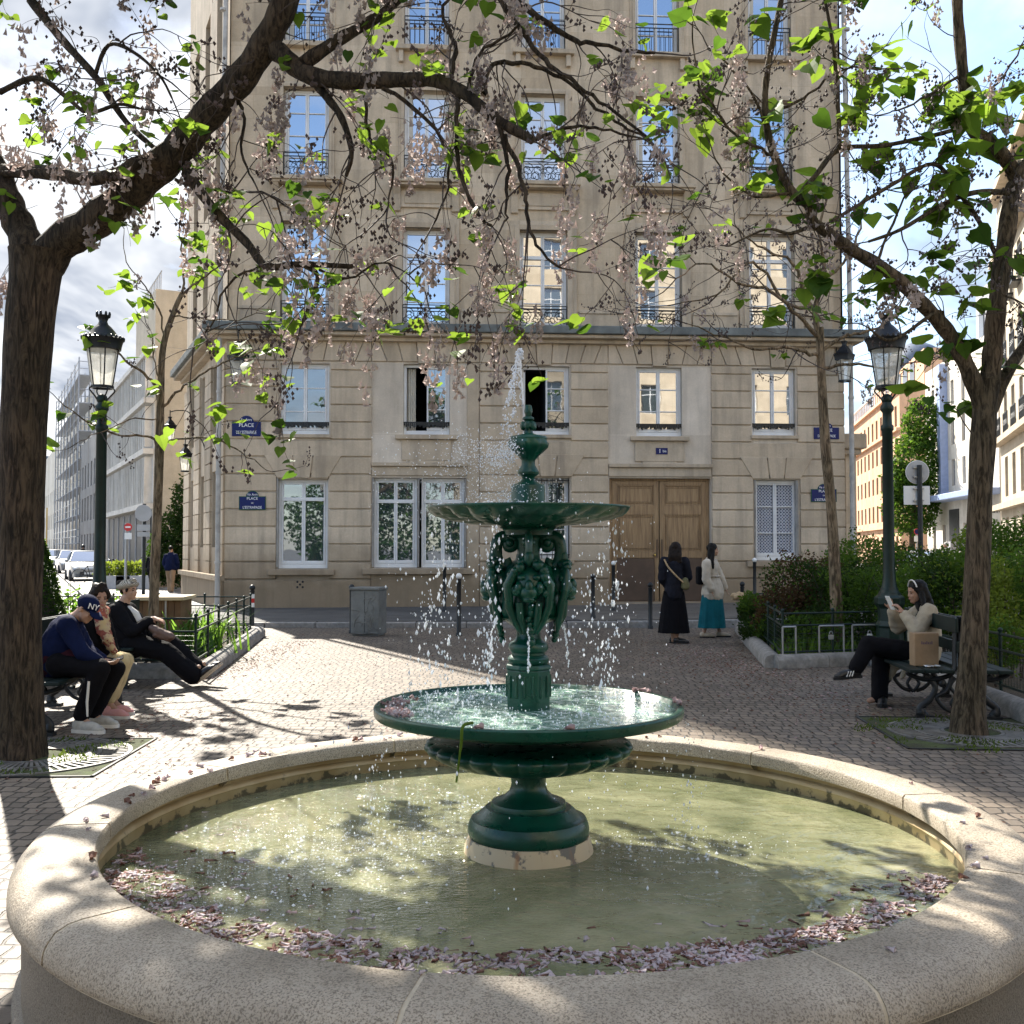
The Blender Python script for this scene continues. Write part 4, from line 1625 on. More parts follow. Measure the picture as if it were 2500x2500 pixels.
# blossoms caught in the dish
b = MB()
for i in range(70):
    a = R(rb.gauss(188, 14))
    q = rb.uniform(.52, .6)
    bell(b, (fx + math.cos(a) * q, BY + math.sin(a) * q, rz_ - .004), rb.uniform(.025, .04), .011, rb, 2 if rb.random() < .6 else 0)
for a in (-78, -108, -4, 2, 35, 38, 30):
    bell(b, (fx + math.cos(R(a)) * .628, BY + math.sin(R(a)) * .628, rz_ + .008), .04, .014, rb, 2)
tag(b.build('dish_blossoms', [M['lilac'], M['wilt'], M['oldpink']], None, smooth=180), kind='stuff')
# a green stalk hanging over the dish
M['stalk'] = leaf_mat('green stalk', (.12, .2, .03), (.3, .4, .05))
b = MB()
a = R(-101)
e = Vector((fx + math.cos(a) * .63, BY + math.sin(a) * .63, rz_ + .008))
e.x = at(1130, 1775, e.y).x
b.tube(spline([e + Vector((.03, .1, 0)), e + Vector((0, 0, .004)), e + Vector((-.006, -.012, -.06)), e + Vector((-.022, -.012, -.19))], 4), [.006] * 9 + [.004] * 4, 6)
tag(b.build('green_stalk', M['stalk'], None, smooth=60), 'thin green stalk bent over the rim of the lower fountain dish', 'plant stalk')
# ---------------------------------------------------------------- streets and the buildings along them
M['cream'] = stone_wall('cream painted render', (.56, .50, .40), False, .15)
M['cream2'] = stone_wall('sunlit cream stone', (.60, .52, .40), True, .15)
M['fin'] = stone_wall('pale concrete fins', (.74, .72, .68), False, .2)
M['greybrick'] = stone_wall('grey old render', (.38, .37, .36), False, .3)
M['orange'] = stone_wall('salmon brick', (.76, .48, .31), False, .1)
M['whitewall'] = stone_wall('white render', (.78, .74, .66), False, .1)
M['hauss'] = stone_wall('light limestone', (.58, .52, .42), True, .2)
M['yellow'] = stone_wall('ochre render', (.55, .36, .12), False, .2)
M['slate'] = pm('blue slate roof', (.10, .13, .18), .6, var=.25, scale=3)
M['bluepanel'] = pm('blue grey panel', (.30, .38, .58), .5, var=.1)
M['greypanel'] = pm('grey cladding', (.36, .37, .39), .6, var=.1)
M['farglass'] = glass_mat('far window glass', (.03, .04, .055), .12, .05)
M['black'] = pm('black shopfront', (.018, .018, .02), .5, var=.2)
M['kerbpaint'] = M['kerb']


def P2(px, Y):
    return Vector(((px - 1250) / F * Y, Y, 0))


def building(name, label, L, Rr, h, depth, mat, cols=0, rows=(), ww=1.0, glass='farglass', frame='white', margin=.8, cat='building', group=None, rec=.18):
    d = (Rr - L)
    ln = d.length
    rz = math.atan2(d.y, d.x)
    e = empty(name, label, cat, (L.x, L.y, 0), rz, group)
    holes = []
    if cols:
        pitch = (ln - 2 * margin) / cols
        for c in range(cols):
            cx = margin + (c + .5) * pitch
            for z0, z1 in rows:
                holes.append((cx - ww / 2, cx + ww / 2, z0, z1))
    b = MB()
    wall_grid(b, 0, ln, -.3, h, holes, rec)
    b.quad((0, 0, -.3), (0, 0, h), (0, depth, h), (0, depth, -.3))
    b.quad((ln, 0, -.3), (ln, depth, -.3), (ln, depth, h), (ln, 0, h))
    b.quad((0, 0, h), (ln, 0, h), (ln, depth, h), (0, depth, h))
    b.quad((0, depth, -.3), (0, depth, h), (ln, depth, h), (ln, depth, -.3))
    b.build('wall', M[mat], e)
    meshes = {}
    for (a, c, z0, z1) in holes:
        k = round(z1 - z0, 3)
        if k not in meshes:
            w_, hh = c - a, z1 - z0
            b = MB()
            f = .05
            y = rec - .04
            b.box(-w_ / 2, y, 0, -w_ / 2 + f, y + .05, hh)
            b.box(w_ / 2 - f, y, 0, w_ / 2, y + .05, hh)
            b.box(-w_ / 2 + f, y, hh - f, w_ / 2 - f, y + .05, hh)
            b.box(-w_ / 2 + f, y, 0, w_ / 2 - f, y + .05, f)
            b.box(-f * .5, y + .002, f, f * .5, y + .048, hh - f)
            b.box(-w_ / 2 + f, y + .004, hh * .62, -f * .5, y + .046, hh * .62 + .04)
            b.box(f * .5, y + .004, hh * .62, w_ / 2 - f, y + .046, hh * .62 + .04)
            b.quad((-w_ / 2, y + .03, 0), (w_ / 2, y + .03, 0), (w_ / 2, y + .03, hh), (-w_ / 2, y + .03, hh), 1)
            o = b.build('window', [M[frame], M[glass]], e)
            meshes[k] = o.data
            o.location = ((a + c) / 2, 0, z0)
        else:
            o = bpy.data.objects.new('window', meshes[k])
            COL.objects.link(o)
            o.parent = e
            o.location = ((a + c) / 2, 0, z0)
    return e, ln


# ---- left street
A = Vector((-14.75, 42, 0))
D2 = Vector((-.46, .888, 0)).normalized()
e, ln = building('fin_front_building', 'modern building with tall pale vertical fins along the left street', A + D2 * 16.5, A, 9.9, 13, 'fin', 9, ((3.5, 5.3), (5.8, 7.4), (7.9, 9.4)), 1.35, glass='black')
b = MB()
for i in range(28):
    x = .3 + i * (ln - .6) / 27
    for z0, z1 in ((3.45, 5.35), (5.75, 7.45), (7.85, 9.45)):
        b.box(x - .06, -.32, z0, x + .06, -.0, z1)
for z in (3.2, 5.45, 7.55, 9.5):
    b.box(-.05, -.4, z, ln + .05, 0, z + .22)
b.build('vertical_fins', M['fin'], e)
b = MB()
b.box(.3, -.06, .0, ln - .2, -.005, 3.15)
for i in range(7):
    b.box(1 + i * 2.2, -.1, .0, 1.1 + i * 2.2, -.061, 3.1, 1)
b.build('shopfront', [M['black'], M['greypanel']], e)
b = MB()
b.box(ln - 6, .02, 9.905, ln, 12, 12.3)
b.build('top_storey', M['cream'], e)
b = MB()
b.box(ln + .01, 0.05, -.2, ln + .06, 12.9, 9.88)
b.build('plain_gable', M['cream'], e)
b = MB()
for i in range(12):
    b.tube([(ln - 5.5 + i * .45, .3, 12.3), (ln - 5.5 + i * .45, .3, 13.2)], .02, 4)
b.box(ln - 5.6, .28, 13.15, ln - .4, .32, 13.2)
b.build('roof_railing', M['greypanel'], e)
building('old_stone_building', 'old grey stone building past the fin front building on the left street', A + D2 * 35, A + D2 * 16.6, 8.8, 11, 'greybrick', 8, ((.9, 2.5), (3.4, 5.0), (5.6, 7.2)), .95)
e, ln = building('scaffolded_building', 'tall building wrapped in white scaffolding on the left street', A + D2 * 60 + Vector((1.2, 0, 0)), A + D2 * 35.1 + Vector((1.2, 0, 0)), 13.6, 11, 'whitewall', 6, ((.9, 2.6), (3.6, 5.3), (6.2, 7.9), (8.8, 10.5)), 1.1)
b = MB()
for i in range(8):
    for y in (-.3, -1.3):
        b.tube([(i * ln / 7, y, -.1), (i * ln / 7, y, 15.2)], .05, 4)
for k in range(7):
    z = 2 * k + 1.9
    b.box(-.1, -1.3, z, ln + .1, -.3, z + .06)
    for dz in (.5, 1.0):
        b.tube([(0, -1.32, z + dz), (ln, -1.32, z + dz)], .03, 4)
        b.tube([(ln, -1.32, z + dz), (ln, -.3, z + dz)], .03, 4)
b.build('scaffold', M['greypanel'], e)
building('far_left_building', 'distant pale building beyond the scaffolding on the left street', A + D2 * 105 + Vector((1.2, 0, 0)), A + D2 * 60.2 + Vector((1.2, 0, 0)), 13, 11, 'whitewall', 12, ((.9, 2.6), (3.8, 5.5), (6.6, 8.2)), 1.1)
e, ln = building('ochre_end_building', 'small ochre building closing the left street, beside the thick tree trunk', P2(112, 128), P2(143, 124), 6.6, 8, 'yellow', 2, ((1, 2.4), (4, 5.6)), .7)
e, ln = building('slate_roof_building', 'pale building with blue slate roof at the far end of left street', P2(40, 150), P2(150, 150), 11, 10, 'whitewall', 6, ((1, 2.6), (4, 5.8), (7, 8.8)), 1.0)
b = MB()
b.add([(-.2, -.2, 11), (ln + .2, -.2, 11), (ln + .2, 10, 11), (-.2, 10, 11), (.6, 1.4, 15.2), (ln - .6, 1.4, 15.2), (ln - .6, 9, 15.2), (.6, 9, 15.2)], [(0, 1, 5, 4), (1, 2, 6, 5), (2, 3, 7, 6), (3, 0, 4, 7), (4, 5, 6, 7)])
b.build('roof', M['slate'], e)
# left side of the left street (mostly behind the trunk)
building('left_edge_building', 'grey building just visible left of the thick tree trunk', Vector((-40, 44, 0)), Vector((-64, 88, 0)), 7, 10, 'greybrick')

# ---- right street
e, ln = building('low_annex', 'low stone annex with heavy cornice just right of the white downpipe', P2(2066, 37.5), P2(2092, 37.5), 5.2, 4, 'stone')
b = MB()
b.box(-.2, -.35, 5.2, ln + .3, 4.2, 5.75)
b.box(-.1, -.2, 5.0, ln + .15, 4.1, 5.198)
b.build('cornice', M['trim'], e, bevel=.05)
zz = lambda py, Y: CH + (1338 - py) / F * Y
OL, OR = P2(2083, 115), P2(2200, 86)
e, ln = building('salmon_brick_building', 'long salmon brick building with rows of narrow windows in the right street', OL, OR, 15.2, 14, 'orange', 11, ((1.0, 2.6), (4.0, 5.6), (6.7, 8.3), (9.4, 11.0), (12.0, 13.8)), 1.1, margin=.6, frame='black')
b = MB()
for z in (3.3, 11.5, 14.9):
    b.box(-.1, -.3, z, ln + .1, 0, z + .25)
b.build('string_course', M['orange'], e)
b = MB()
b.box(3, 2, 15.21, ln, 13, 18.4)
b.build('set_back_storey', M['orange'], e)
b = MB()
for i in range(26):
    x = .2 + i * (ln - .4) / 25
    b.box(x - .04, -.2, 15.2, x + .04, -.1, 16.2)
b.box(0, -.22, 16.2, ln, -.08, 16.32)
b.build('roof_balustrade', M['fin'], e)
for i in range(5):
    b = MB()
    b.box(ln * .35 + i * 3.3, 1.93, 15.9, ln * .35 + 2.1 + i * 3.3, 1.995, 18)
    b.build('attic_window', M['farglass'], e)
c = P2(2243, 112)
e = empty('domed_rotunda', 'round stone tower with a dark ribbed dome behind the leafy street tree', 'tower', (c.x, c.y, 0))
r0 = 4.1
b = MB()
b.lathe([(r0, -.3), (r0, 18.6), (r0 + .4, 18.7), (r0 + .4, 19.3), (r0, 19.4), (r0 * .9, 20.2)], 40)
b.build('drum', M['hauss'], e, smooth=30)
wm = None
for i in range(11):
    a = R(180 + i * 18)
    if wm is None:
        b = MB()
        b.box(-.45, -.08, 0, .45, .1, 5.2)
        o = b.build('tall_window', M['farglass'], e)
        wm = o.data
    else:
        o = bpy.data.objects.new('tall_window', wm)
        COL.objects.link(o)
        o.parent = e
    o.location = (math.cos(a) * (r0 + .02), math.sin(a) * (r0 + .02), 12.8)
    o.rotation_euler = (0, 0, a + R(90))
b = MB()
b.lathe([(r0 * .88 * math.cos(x), 20.0 + 4.2 * math.sin(x)) for x in [PI / 2 * i / 10 for i in range(11)]], 48, mod=lambda r, z, a: r * (1 + .02 * abs(math.sin(a * 12))))
b.build('dome', M['slate'], e, smooth=40)
WL, WR = P2(2264, 76), P2(2442, 60)
e, ln = building('white_modern_building', 'white modern building with a blue vertical bay in the right street', WL, WR, 14.6, 14, 'whitewall', 6, ((1.0, 3.2), (5.8, 7.6), (8.6, 10.4), (11.3, 13.0)), .75, frame='greypanel')
b = MB()
sx = ln * .30
b.box(sx, -.5, 5.2, sx + .85, -.002, 14.3)
b.build('blue_bay', M['bluepanel'], e)
b = MB()
b.box(-.2, -1.3, 4.75, ln + .2, -.002, 5.15)
b.build('awning', M['bluepanel'], e, bevel=.05)
b = MB()
b.box(ln * .36, -.04, .0, ln * .5, -.002, 4.2)
b.build('entrance', M['black'], e)
b = MB()
b.box(ln * .45, 1.5, 14.61, ln + 3, 12, 18.8)
b.build('grey_attic', M['greypanel'], e)
for x in (.5, .62, .74):
    b = MB()
    b.box(ln * x, 1.42, 15.4, ln * x + .9, 1.495, 17.2)
    b.build('attic_window', M['farglass'], e)
b = MB()
b.tube([(ln * .62, 3, 18.8), (ln * .62, 3, 21.2)], .35, 8)
b.tube([(ln * .62, 3, 21.2), (ln * .62, 3, 21.5)], .5, 8)
b.build('chimney', M['greypanel'], e)
fr = at(2436, 1244, 60.6)
text('FRAN', .62, (ln * .955, -.03, fr.z), e, M['black'], ext=.02)
e, ln = building('balcony_apartment_building', 'tall pale stone apartment building with iron balconies at right edge', P2(2446, 56), P2(2640, 36), 21, 12, 'hauss', 7, ((.8, 3.2), (4.3, 6.4), (7.5, 9.8), (10.9, 13.2), (14.3, 16.4), (17.4, 19.2)), 1.15, margin=.9)
b = MB()
for z in (3.6, 7.1, 17.0, 20.4):
    b.box(-.2, -.45, z, ln + .2, 0, z + .3)
b.build('cornice', M['trim'], e)
for i in range(7):
    cx = .9 + (i + .5) * (ln - 1.8) / 7
    for z in (7.4, 10.9, 14.3):
        b = MB()
        for x in (cx - .75, cx + .75):
            b.box(x - .025, -.4, z, x + .025, -.35, z + 1)
        b.box(cx - .75, -.4, z + .96, cx + .75, -.35, z + 1.02)
        b.box(cx - .75, -.42, z - .1, cx + .75, 0, z)
        for k in range(9):
            x = cx - .7 + k * .175
            b.box(x - .02, -.39, z, x + .02, -.36, z + .96)
        for k in range(4):
            scroll(b, cx - .55 + k * .37, z + .5, .17, -.375, 1.2, 1, 0, .02)
        b.build('balcony_railing', M['iron'], e)
# building across the square (behind the viewer), seen reflected in the upper windows
e, ln = building('reflected_cream_building', 'sunlit cream building across the square, reflected in the right hand windows', Vector((34, -15, 0)), Vector((2.2, -15, 0)), 25.5, 10, 'cream2', 9, [(1 + k * 3.2, 3 + k * 3.2) for k in range(7)], 1.3, glass='glass_low', frame='white', rec=.3)
# leafy street tree is made with the other trees; a clipped wall and street surfaces
b = MB()
b.box(P2(2320, 50).x, 50, 0, P2(2520, 50).x, 50.3, 1.9)
o = tag(b.build('grey_site_fence', M['greypanel']), 'long pale grey site fence in front of the white and stone buildings', 'fence')
# ---------------------------------------------------------------- street furniture
M['lampgreen'] = pm('dark green lamp paint', (.003, .016, .012), .4, var=.4, scale=7, bump=.15, spec=.35)
M['lampblack'] = pm('sooty lamp roof', (.012, .014, .017), .4, var=.3, metal=.4)
M['red'] = pm('red plastic', (.5, .02, .02), .4, var=.1)
M['wht'] = pm('white plastic', (.75, .75, .73), .45, var=.06)
M['wood'] = pm('weathered planks', (.16, .09, .045), .8, var=.35, scale=3, grime=.3)
M['woodtop'] = pm('pale wooden lid', (.52, .42, .26), .7, var=.15, scale=3)
M['benchwood'] = pm('dark green bench planks', (.006, .014, .013), .5, var=.35, scale=5, spec=.25)
M['galv'] = pm('galvanised steel', (.36, .37, .38), .45, metal=.6, var=.15)
M['signback'] = pm('sign back', (.42, .42, .42), .6, var=.12, grime=.2)
m, t, o = nt('frosted lantern glass')
b = N(t, 'BsdfPrincipled', i_Roughness=.3)
b.inputs['Base Color'].default_value = (.75, .74, .68, 1)
tb = N(t, 'BsdfTransparent')
tl = N(t, 'BsdfTranslucent')
tl.inputs[0].default_value = (.8, .79, .72, 1)
m1 = N(t, 'MixShader')
m1.inputs[0].default_value = .6
m2 = N(t, 'MixShader')
r = ramp(t, [(.35, (.25, .25, .25, 1)), (.7, (.55, .55, .55, 1))])
t.links.new(noi(t, oc(t), 9, 5, .7), r.inputs[0])
t.links.new(r.outputs[0], m2.inputs[0])
t.links.new(b.outputs[0], m1.inputs[1])
t.links.new(tl.outputs[0], m1.inputs[2])
t.links.new(m1.outputs[0], m2.inputs[1])
t.links.new(tb.outputs[0], m2.inputs[2])
t.links.new(m2.outputs[0], o.inputs[0])
M['lantern'] = m


def lantern(par, z0, s=1.0, square=False):
    # frame, panes, roof with gallery and crown; z0 = bottom ring
    n = 4 if square else 6
    b = MB()
    rb_, rt, h = .17 * s, .262 * s, .62 * s
    for i in range(n):
        a = 2 * PI * i / n + (R(45) if square else R(0))
        b.tube([(rb_ * math.cos(a), rb_ * math.sin(a), z0), (rt * math.cos(a), rt * math.sin(a), z0 + h)], .012 * s, 5)
    b.lathe([(rb_ * .9, z0 - .02), (rb_ * 1.08, z0 - .02), (rb_ * 1.08, z0 + .015), (rb_ * .9, z0 + .015)], 24, cap=False)
    if not square:
        for i in range(4):
            a = PI / 2 * i + R(45)
            c, q = math.cos(a), math.sin(a)
            b.tube(spline([(rb_ * c, rb_ * q, z0), (rb_ * 1.25 * c, rb_ * 1.25 * q, z0 - .05 * s), (rb_ * .75 * c, rb_ * .75 * q, z0 - .15 * s), (.05 * c, .05 * q, z0 - .24 * s)], 4), .013 * s, 6)
    b.build('lantern_frame', M['lampblack'], par, smooth=50)
    g = MB()
    g.lathe([(rb_ * .97, z0 + .01), (rt * .97, z0 + h)], n if square else 24, cap=False, a0=R(45) if square else 0)
    g.build('glass_pane', M['lantern'], par, smooth=40)
    b = MB()
    zt = z0 + h
    b.lathe([(rt * .98, zt - .01), (rt * 1.1, zt), (rt * 1.13, zt + .06 * s), (rt * 1.2, zt + .13 * s), (rt * 1.28, zt + .17 * s), (rt * 1.1, zt + .19 * s), (rt * .95, zt + .22 * s), (rt * .72, zt + .31 * s), (rt * .5, zt + .38 * s), (rt * .32, zt + .42 * s), (rt * .25, zt + .47 * s), (rt * .30, zt + .51 * s), (rt * .42, zt + .57 * s), (rt * .3, zt + .57 * s)], n if square else 28)
    if not square:
        for i in range(24):
            a = 2 * PI * i / 24
            b.sph((rt * 1.24 * math.cos(a), rt * 1.24 * math.sin(a), zt + .185 * s), (.025 * s, .025 * s, .035 * s), 6, 4)
        for i in range(8):
            a = 2 * PI * i / 8
            b.sph((rt * .40 * math.cos(a), rt * .40 * math.sin(a), zt + .585 * s), (.025 * s, .025 * s, .05 * s), 6, 4)
    b.build('lantern_roof', M['lampblack'], par, smooth=45)


def lamp_post(loc, label):
    e = empty('lamp_post', label, 'street lamp', loc, 0, 'green lamp posts with round lanterns')
    b = MB()
    b.lathe([(.20, 0), (.20, .12), (.17, .16), (.17, .55), (.185, .58), (.15, .64), (.15, .80), (.19, .86), (.19, .94), (.15, .97), (.12, 1.02), (.10, 1.08)], 8, a0=R(22.5))
    b.build('pedestal', M['lampgreen'], e, bevel=.01)
    b = MB()
    b.lathe([(.13, 1.0), (.10, 1.06), (.085, 1.14), (.075, 1.3), (.072, 1.4), (.066, 3.1), (.08, 3.12), (.08, 3.17), (.062, 3.19), (.058, 3.34), (.085, 3.38), (.085, 3.42), (.06, 3.46), (.05, 3.52)], 20, mod=lambda r, z, a: r * (1 + (.03 * math.cos(a * 10) if 1.4 < z < 3.1 else 0)))
    b.sph((0, 0, 3.52), .072, 14, 10)
    b.build('shaft', M['lampgreen'], e, smooth=45)
    lantern(e, 3.68, .79)
    return e


pL = at(244, 1338, 13.3)
pR = at(2170, 1338, 13.3)
lamp_post((pL.x, pL.y, 0), 'green lamp post on the left, rising behind the seated people')
lamp_post((pR.x, pR.y, 0), 'green lamp post on the right, rising behind the phone reader on the bench')


def wall_lantern(p, out, label, s=.8, hang=.25):
    e = empty('wall_lantern', label, 'wall lantern', p, 0, 'wall lanterns on brackets')
    lantern(e, 0, s, True)
    b = MB()
    z = .62 * s + .57 * s
    b.tube([(0, 0, z - .02), (0, 0, z + hang)], .014, 6)
    o3 = Vector((out[0], out[1], 0))
    b.tube(spline([Vector((0, 0, z + hang - .06)), Vector((0, 0, z + hang)) - o3 * .3, Vector((0, 0, z + hang - .05)) - o3 * .75, Vector((0, 0, z + hang - .5)) - o3], 4), .016, 6)
    b.build('bracket', M['iron'], e, smooth=50)
    return e


un, uv = -V, DL
c = FO + U * fu(592, 930) - V * .55
q = fz(935, 592, -.55)
wall_lantern((c.x, c.y, q), (-V * .5), 'square lantern hanging under the ledge at the left building corner', .85, .3)
c = FO + U * fu(2040, 930) - V * .6
wall_lantern((c.x, c.y, fz(930, 2040, -.6)), (-V * .55), 'square lantern at the right building corner beside the slim tree', .85, .25)
nl = Vector((-DL.y, DL.x, 0))
for px, py, tt, lb in ((412, 1078, 5.5, 'upper small lantern on the side street wall'), (450, 1150, 3.2, 'lower small lantern on the side street wall near the corner')):
    p = FO + DL * tt + nl * .75
    p = Vector(((px - 1250) / F * p.y, p.y, CH + (1338 - py) / F * p.y))
    wall_lantern(p, (p - (FO + DL * tt)) * Vector((1, 1, 0)), lb, .62, .2)


# --- bollards
def bollard(px, py, z, tall, label, hz=None):
    p = gnd(px, py, z)
    e = empty('bollard', label, 'bollard', p, 0, 'bollards along the kerb')
    h = 1.02 if tall else .80
    b = MB()
    b.lathe([(.055, 0), (.055, .05), (.042, .07), (.040, h - .03), (.046, h - .02), (.046, h), (.03, h + .01), (.025, h + .02)], 14)
    b.build('post', M['iron'], e, smooth=40)
    b = MB()
    b.sph((0, 0, h + .055), .055, 12, 8)
    b.build('ball', M['wht'] if tall else M['iron'], e, smooth=180)
    if hz:
        b = MB()
        for k in range(3):
            b.lathe([(.0425, h - .30 + k * .08), (.0425, h - .222 + k * .08)], 14, cap=False, mi=k % 2)
        b.build('sticker_band', [M['wht'], M['red']], e, smooth=40)


bollard(615, 1549, 0, False, 'black bollard with red and white bands at the left fence corner', 1)
bollard(858, 1546, 0, False, 'black ball top bollard touching the grey utility box')
bollard(1085, 1494, .115, True, 'white ball bollard farthest back, left of the fountain column')
bollard(1120, 1553, 0, True, 'white ball bollard at the kerb, left of the fountain column')
bollard(1345, 1552, 0, False, 'black bollard half hidden directly behind the fountain stem')
bollard(1448, 1509, .14, False, 'black bollard on the pavement left of the door')
bollard(1498, 1490, .16, True, 'white ball bollard in front of the left door edge')
bollard(1588, 1535, 0, False, 'black bollard just left of the person in black')
bollard(1813, 1530, 0, False, 'black bollard behind the planter fence corner')
bollard(1843, 1478, .22, True, 'white ball bollard left of the dotted curtain window')

# --- grey utility box with moulded relief
p = gnd(900, 1551)
e = empty('utility_box', 'grey green street utility box with raised scroll pattern beside a bollard', 'utility box', (p.x, p.y, 0), R(-14))
M['boxgrey'] = pm('grey green box paint', (.17, .175, .165), .6, var=.2, scale=6, grime=.5, bump=.5, bscale=40)
b = MB()
b.box(-.27, -.2, .03, .27, .2, .82)
b.box(-.29, -.22, .82, .29, .22, .875)
b.box(-.25, -.18, 0, .25, .18, .03)
b.build('cabinet', M['boxgrey'], e, bevel=.015)
b = MB()
rr = random.Random(3)
for i in range(20):
    pts = []
    x, z = rr.uniform(-.2, .2), rr.uniform(.1, .7)
    a = rr.uniform(0, 6.28)
    for k in range(7):
        pts.append((max(-.25, min(.25, x)), -.202, max(.06, min(.8, z))))
        x += .035 * math.cos(a)
        z += .045 * math.sin(a)
        a += rr.uniform(-.2, .9)
    b.tube(pts, .009, 5)
b.build('relief', M['boxgrey'], e, smooth=60)
b = MB()
b.box(-.003, -.204, .06, .003, -.2005, .8)
b.build('door_gap', M['dark'], e)


# --- benches of the double slatted kind with cast iron legs
def bench(loc, rz, L, label):
    e = empty('park_bench', label, 'bench', loc, rz, 'dark green park benches')
    # local: x along the bench, y = back; seats on both sides
    for s in (-1, 1):
        b = MB()
        for k in range(3):
            y0 = s * (.06 + k * .135)
            b.box(-L / 2, min(y0, y0 + s * .125), .43, L / 2, max(y0, y0 + s * .125), .465)
        b.build('seat', M['benchwood'], e, bevel=.008)
    b = MB()
    b.box(-L / 2, -.05, .80, L / 2, -.022, .94)
    b.box(-L / 2, .022, .80, L / 2, .05, .94)
    b.box(-L / 2, -.02, .62, L / 2, .02, .72)
    b.build('backrest', M['benchwood'], e, bevel=.008)
    for x in (-L / 2 + .12, L / 2 - .12):
        b = MB()
        for s in (-1, 1):
            b.tube(spline([(x, s * .02, .95), (x, s * .025, .62), (x, s * .05, .42), (x, s * .26, .36), (x, s * .42, .40), (x, s * .45, .43)], 4), .022, 8, flat=1.4)
            b.tube(spline([(x, s * .30, .40), (x, s * .2, .30), (x, s * .25, .18), (x, s * .34, .10), (x, s * .30, .02)], 4), [.02] * 8 + [.024] * 5 + [.03] * 4, 8, flat=1.4)
            b.tube(spline([(x, s * .05, .40), (x, s * .10, .26), (x, s * .19, .20), (x, s * .12, .10), (x, s * .03, .06)], 4), .02, 8)
            b.tube(spline([(x, s * .02, .38), (x, s * .07, .3), (x, s * .02, .22), (x, s * .06, .14), (x, s * .0, .05)], 3), .018, 6)
            b.sph((x, s * .33, .055), (.035, .05, .05), 8, 6)
            b.sph((x, s * .14, .33), (.03, .04, .04), 8, 6)
            b.box(x - .04, min(s * .22, s * .38), 0, x + .04, max(s * .22, s * .38), .03)
        b.build('cast_leg', M['iron'], e, smooth=60)
    return e


BLx = -3.95
bench((-4.26, 9.5, 0), R(92), 1.9, 'dark park bench on the left under the two people looking down')
bench((-4.72, 12.2, 0), R(92), 1.5, 'far dark park bench on the left under the person stretching both legs')
bench((4.20, 10.25, 0), R(84), 1.7, 'dark park bench on the right with a paper bag on its seat')

# --- low green fences: rails, posts and wire mesh
def fence(pts, label, h=.62, z=.12, mat='lampgreen', step=.9, frames=()):
    e = empty('planter_fence', label, 'fence', (0, 0, 0), 0, 'low green planter fences')
    b = MB()
    mb = MB()
    for i in range(len(pts) - 1):
        a, c = Vector(pts[i]), Vector(pts[i + 1])
        d = c - a
        n = max(1, round(d.length / step))
        for k in range(n + (1 if i == len(pts) - 2 else 0)):
            p = a + d * k / n
            pm_ = MB()
            pm_.tube([(p.x, p.y, z - .1), (p.x, p.y, z + h)], .018, 8)
            pm_.sph((p.x, p.y, z + h + .012), .026, 8, 6)
            pm_.build('post', M[mat], e, smooth=50)
        for zz_ in (z + h - .03, z + h - .19, z + .08):
            b.tube([(a.x, a.y, zz_), (c.x, c.y, zz_)], .014, 6)
        m_ = int(d.length / .07)
        for k in range(m_):
            p = a + d * k / m_
            mb.tube([(p.x, p.y, z + .08), (p.x, p.y, z + h - .19)], .0022, 3, cap=False)
        for k in range(6):
            zz_ = z + .08 + k * .06
            mb.tube([(a.x, a.y, zz_), (c.x, c.y, zz_)], .0022, 3, cap=False)
    b.build('rail', M[mat], e, smooth=50)
    mb.build('wire_mesh', M[mat], e)
    return e


PLc = [(-9.5, 12.75), (-3.78, 12.55), (-4.55, 18.45), (-9.5, 18.6)]
fence([(p[0] - .12, p[1] + (.12 if i < 2 else -.12), 0) for i, p in enumerate(PLc)], 'low green mesh fence round the left planter with iris leaves')
PR = [(4.35, 19.5), (3.98, 17.2), (3.45, 13.55), (4.92, 14.0), (4.98, 12.4), (4.72, 9.3), (4.4, 6.5), (7.5, 5.5)]
fo_ = [(p[0] + .14, p[1] + .08, 0) for p in PR]
fence([(8.5, 19.8, 0)] + fo_[:4], 'low dark green fence round the right planter, by the standing pair')
fence(fo_[3:], 'low dark green fence running behind the right bench and tree')


def kerb_line(pts, label, r=.13):
    e = empty('planter_kerb', label, 'kerb', (0, 0, 0), 0, 'rounded stone kerbs of the planters')
    for i in range(len(pts) - 1):
        a, c = Vector((*pts[i], 0)), Vector((*pts[i + 1], 0))
        d = c - a
        n = max(1, round(d.length / 1.0))
        w_ = Vector((-d.y, d.x, 0)).normalized()
        for k in range(n):
            b = MB()
            s0, s1 = a + d * (k / n) + d.normalized() * .004, a + d * ((k + 1) / n) - d.normalized() * .004
            pr = [(-.12, -.02), (-.12, .10), (-.09, .15), (-.03, .175), (.03, .175), (.09, .15), (.12, .10), (.12, -.02)]
            b.add([s0 + w_ * x + Vector((0, 0, z)) for x, z in pr] + [s1 + w_ * x + Vector((0, 0, z)) for x, z in pr],
                  [(j, j + 1, 9 + j, 8 + j) for j in range(7)] + [tuple(range(8))[::-1], tuple(range(8, 16))])
            b.build('kerb_stone', M['kerb'], e, smooth=45)


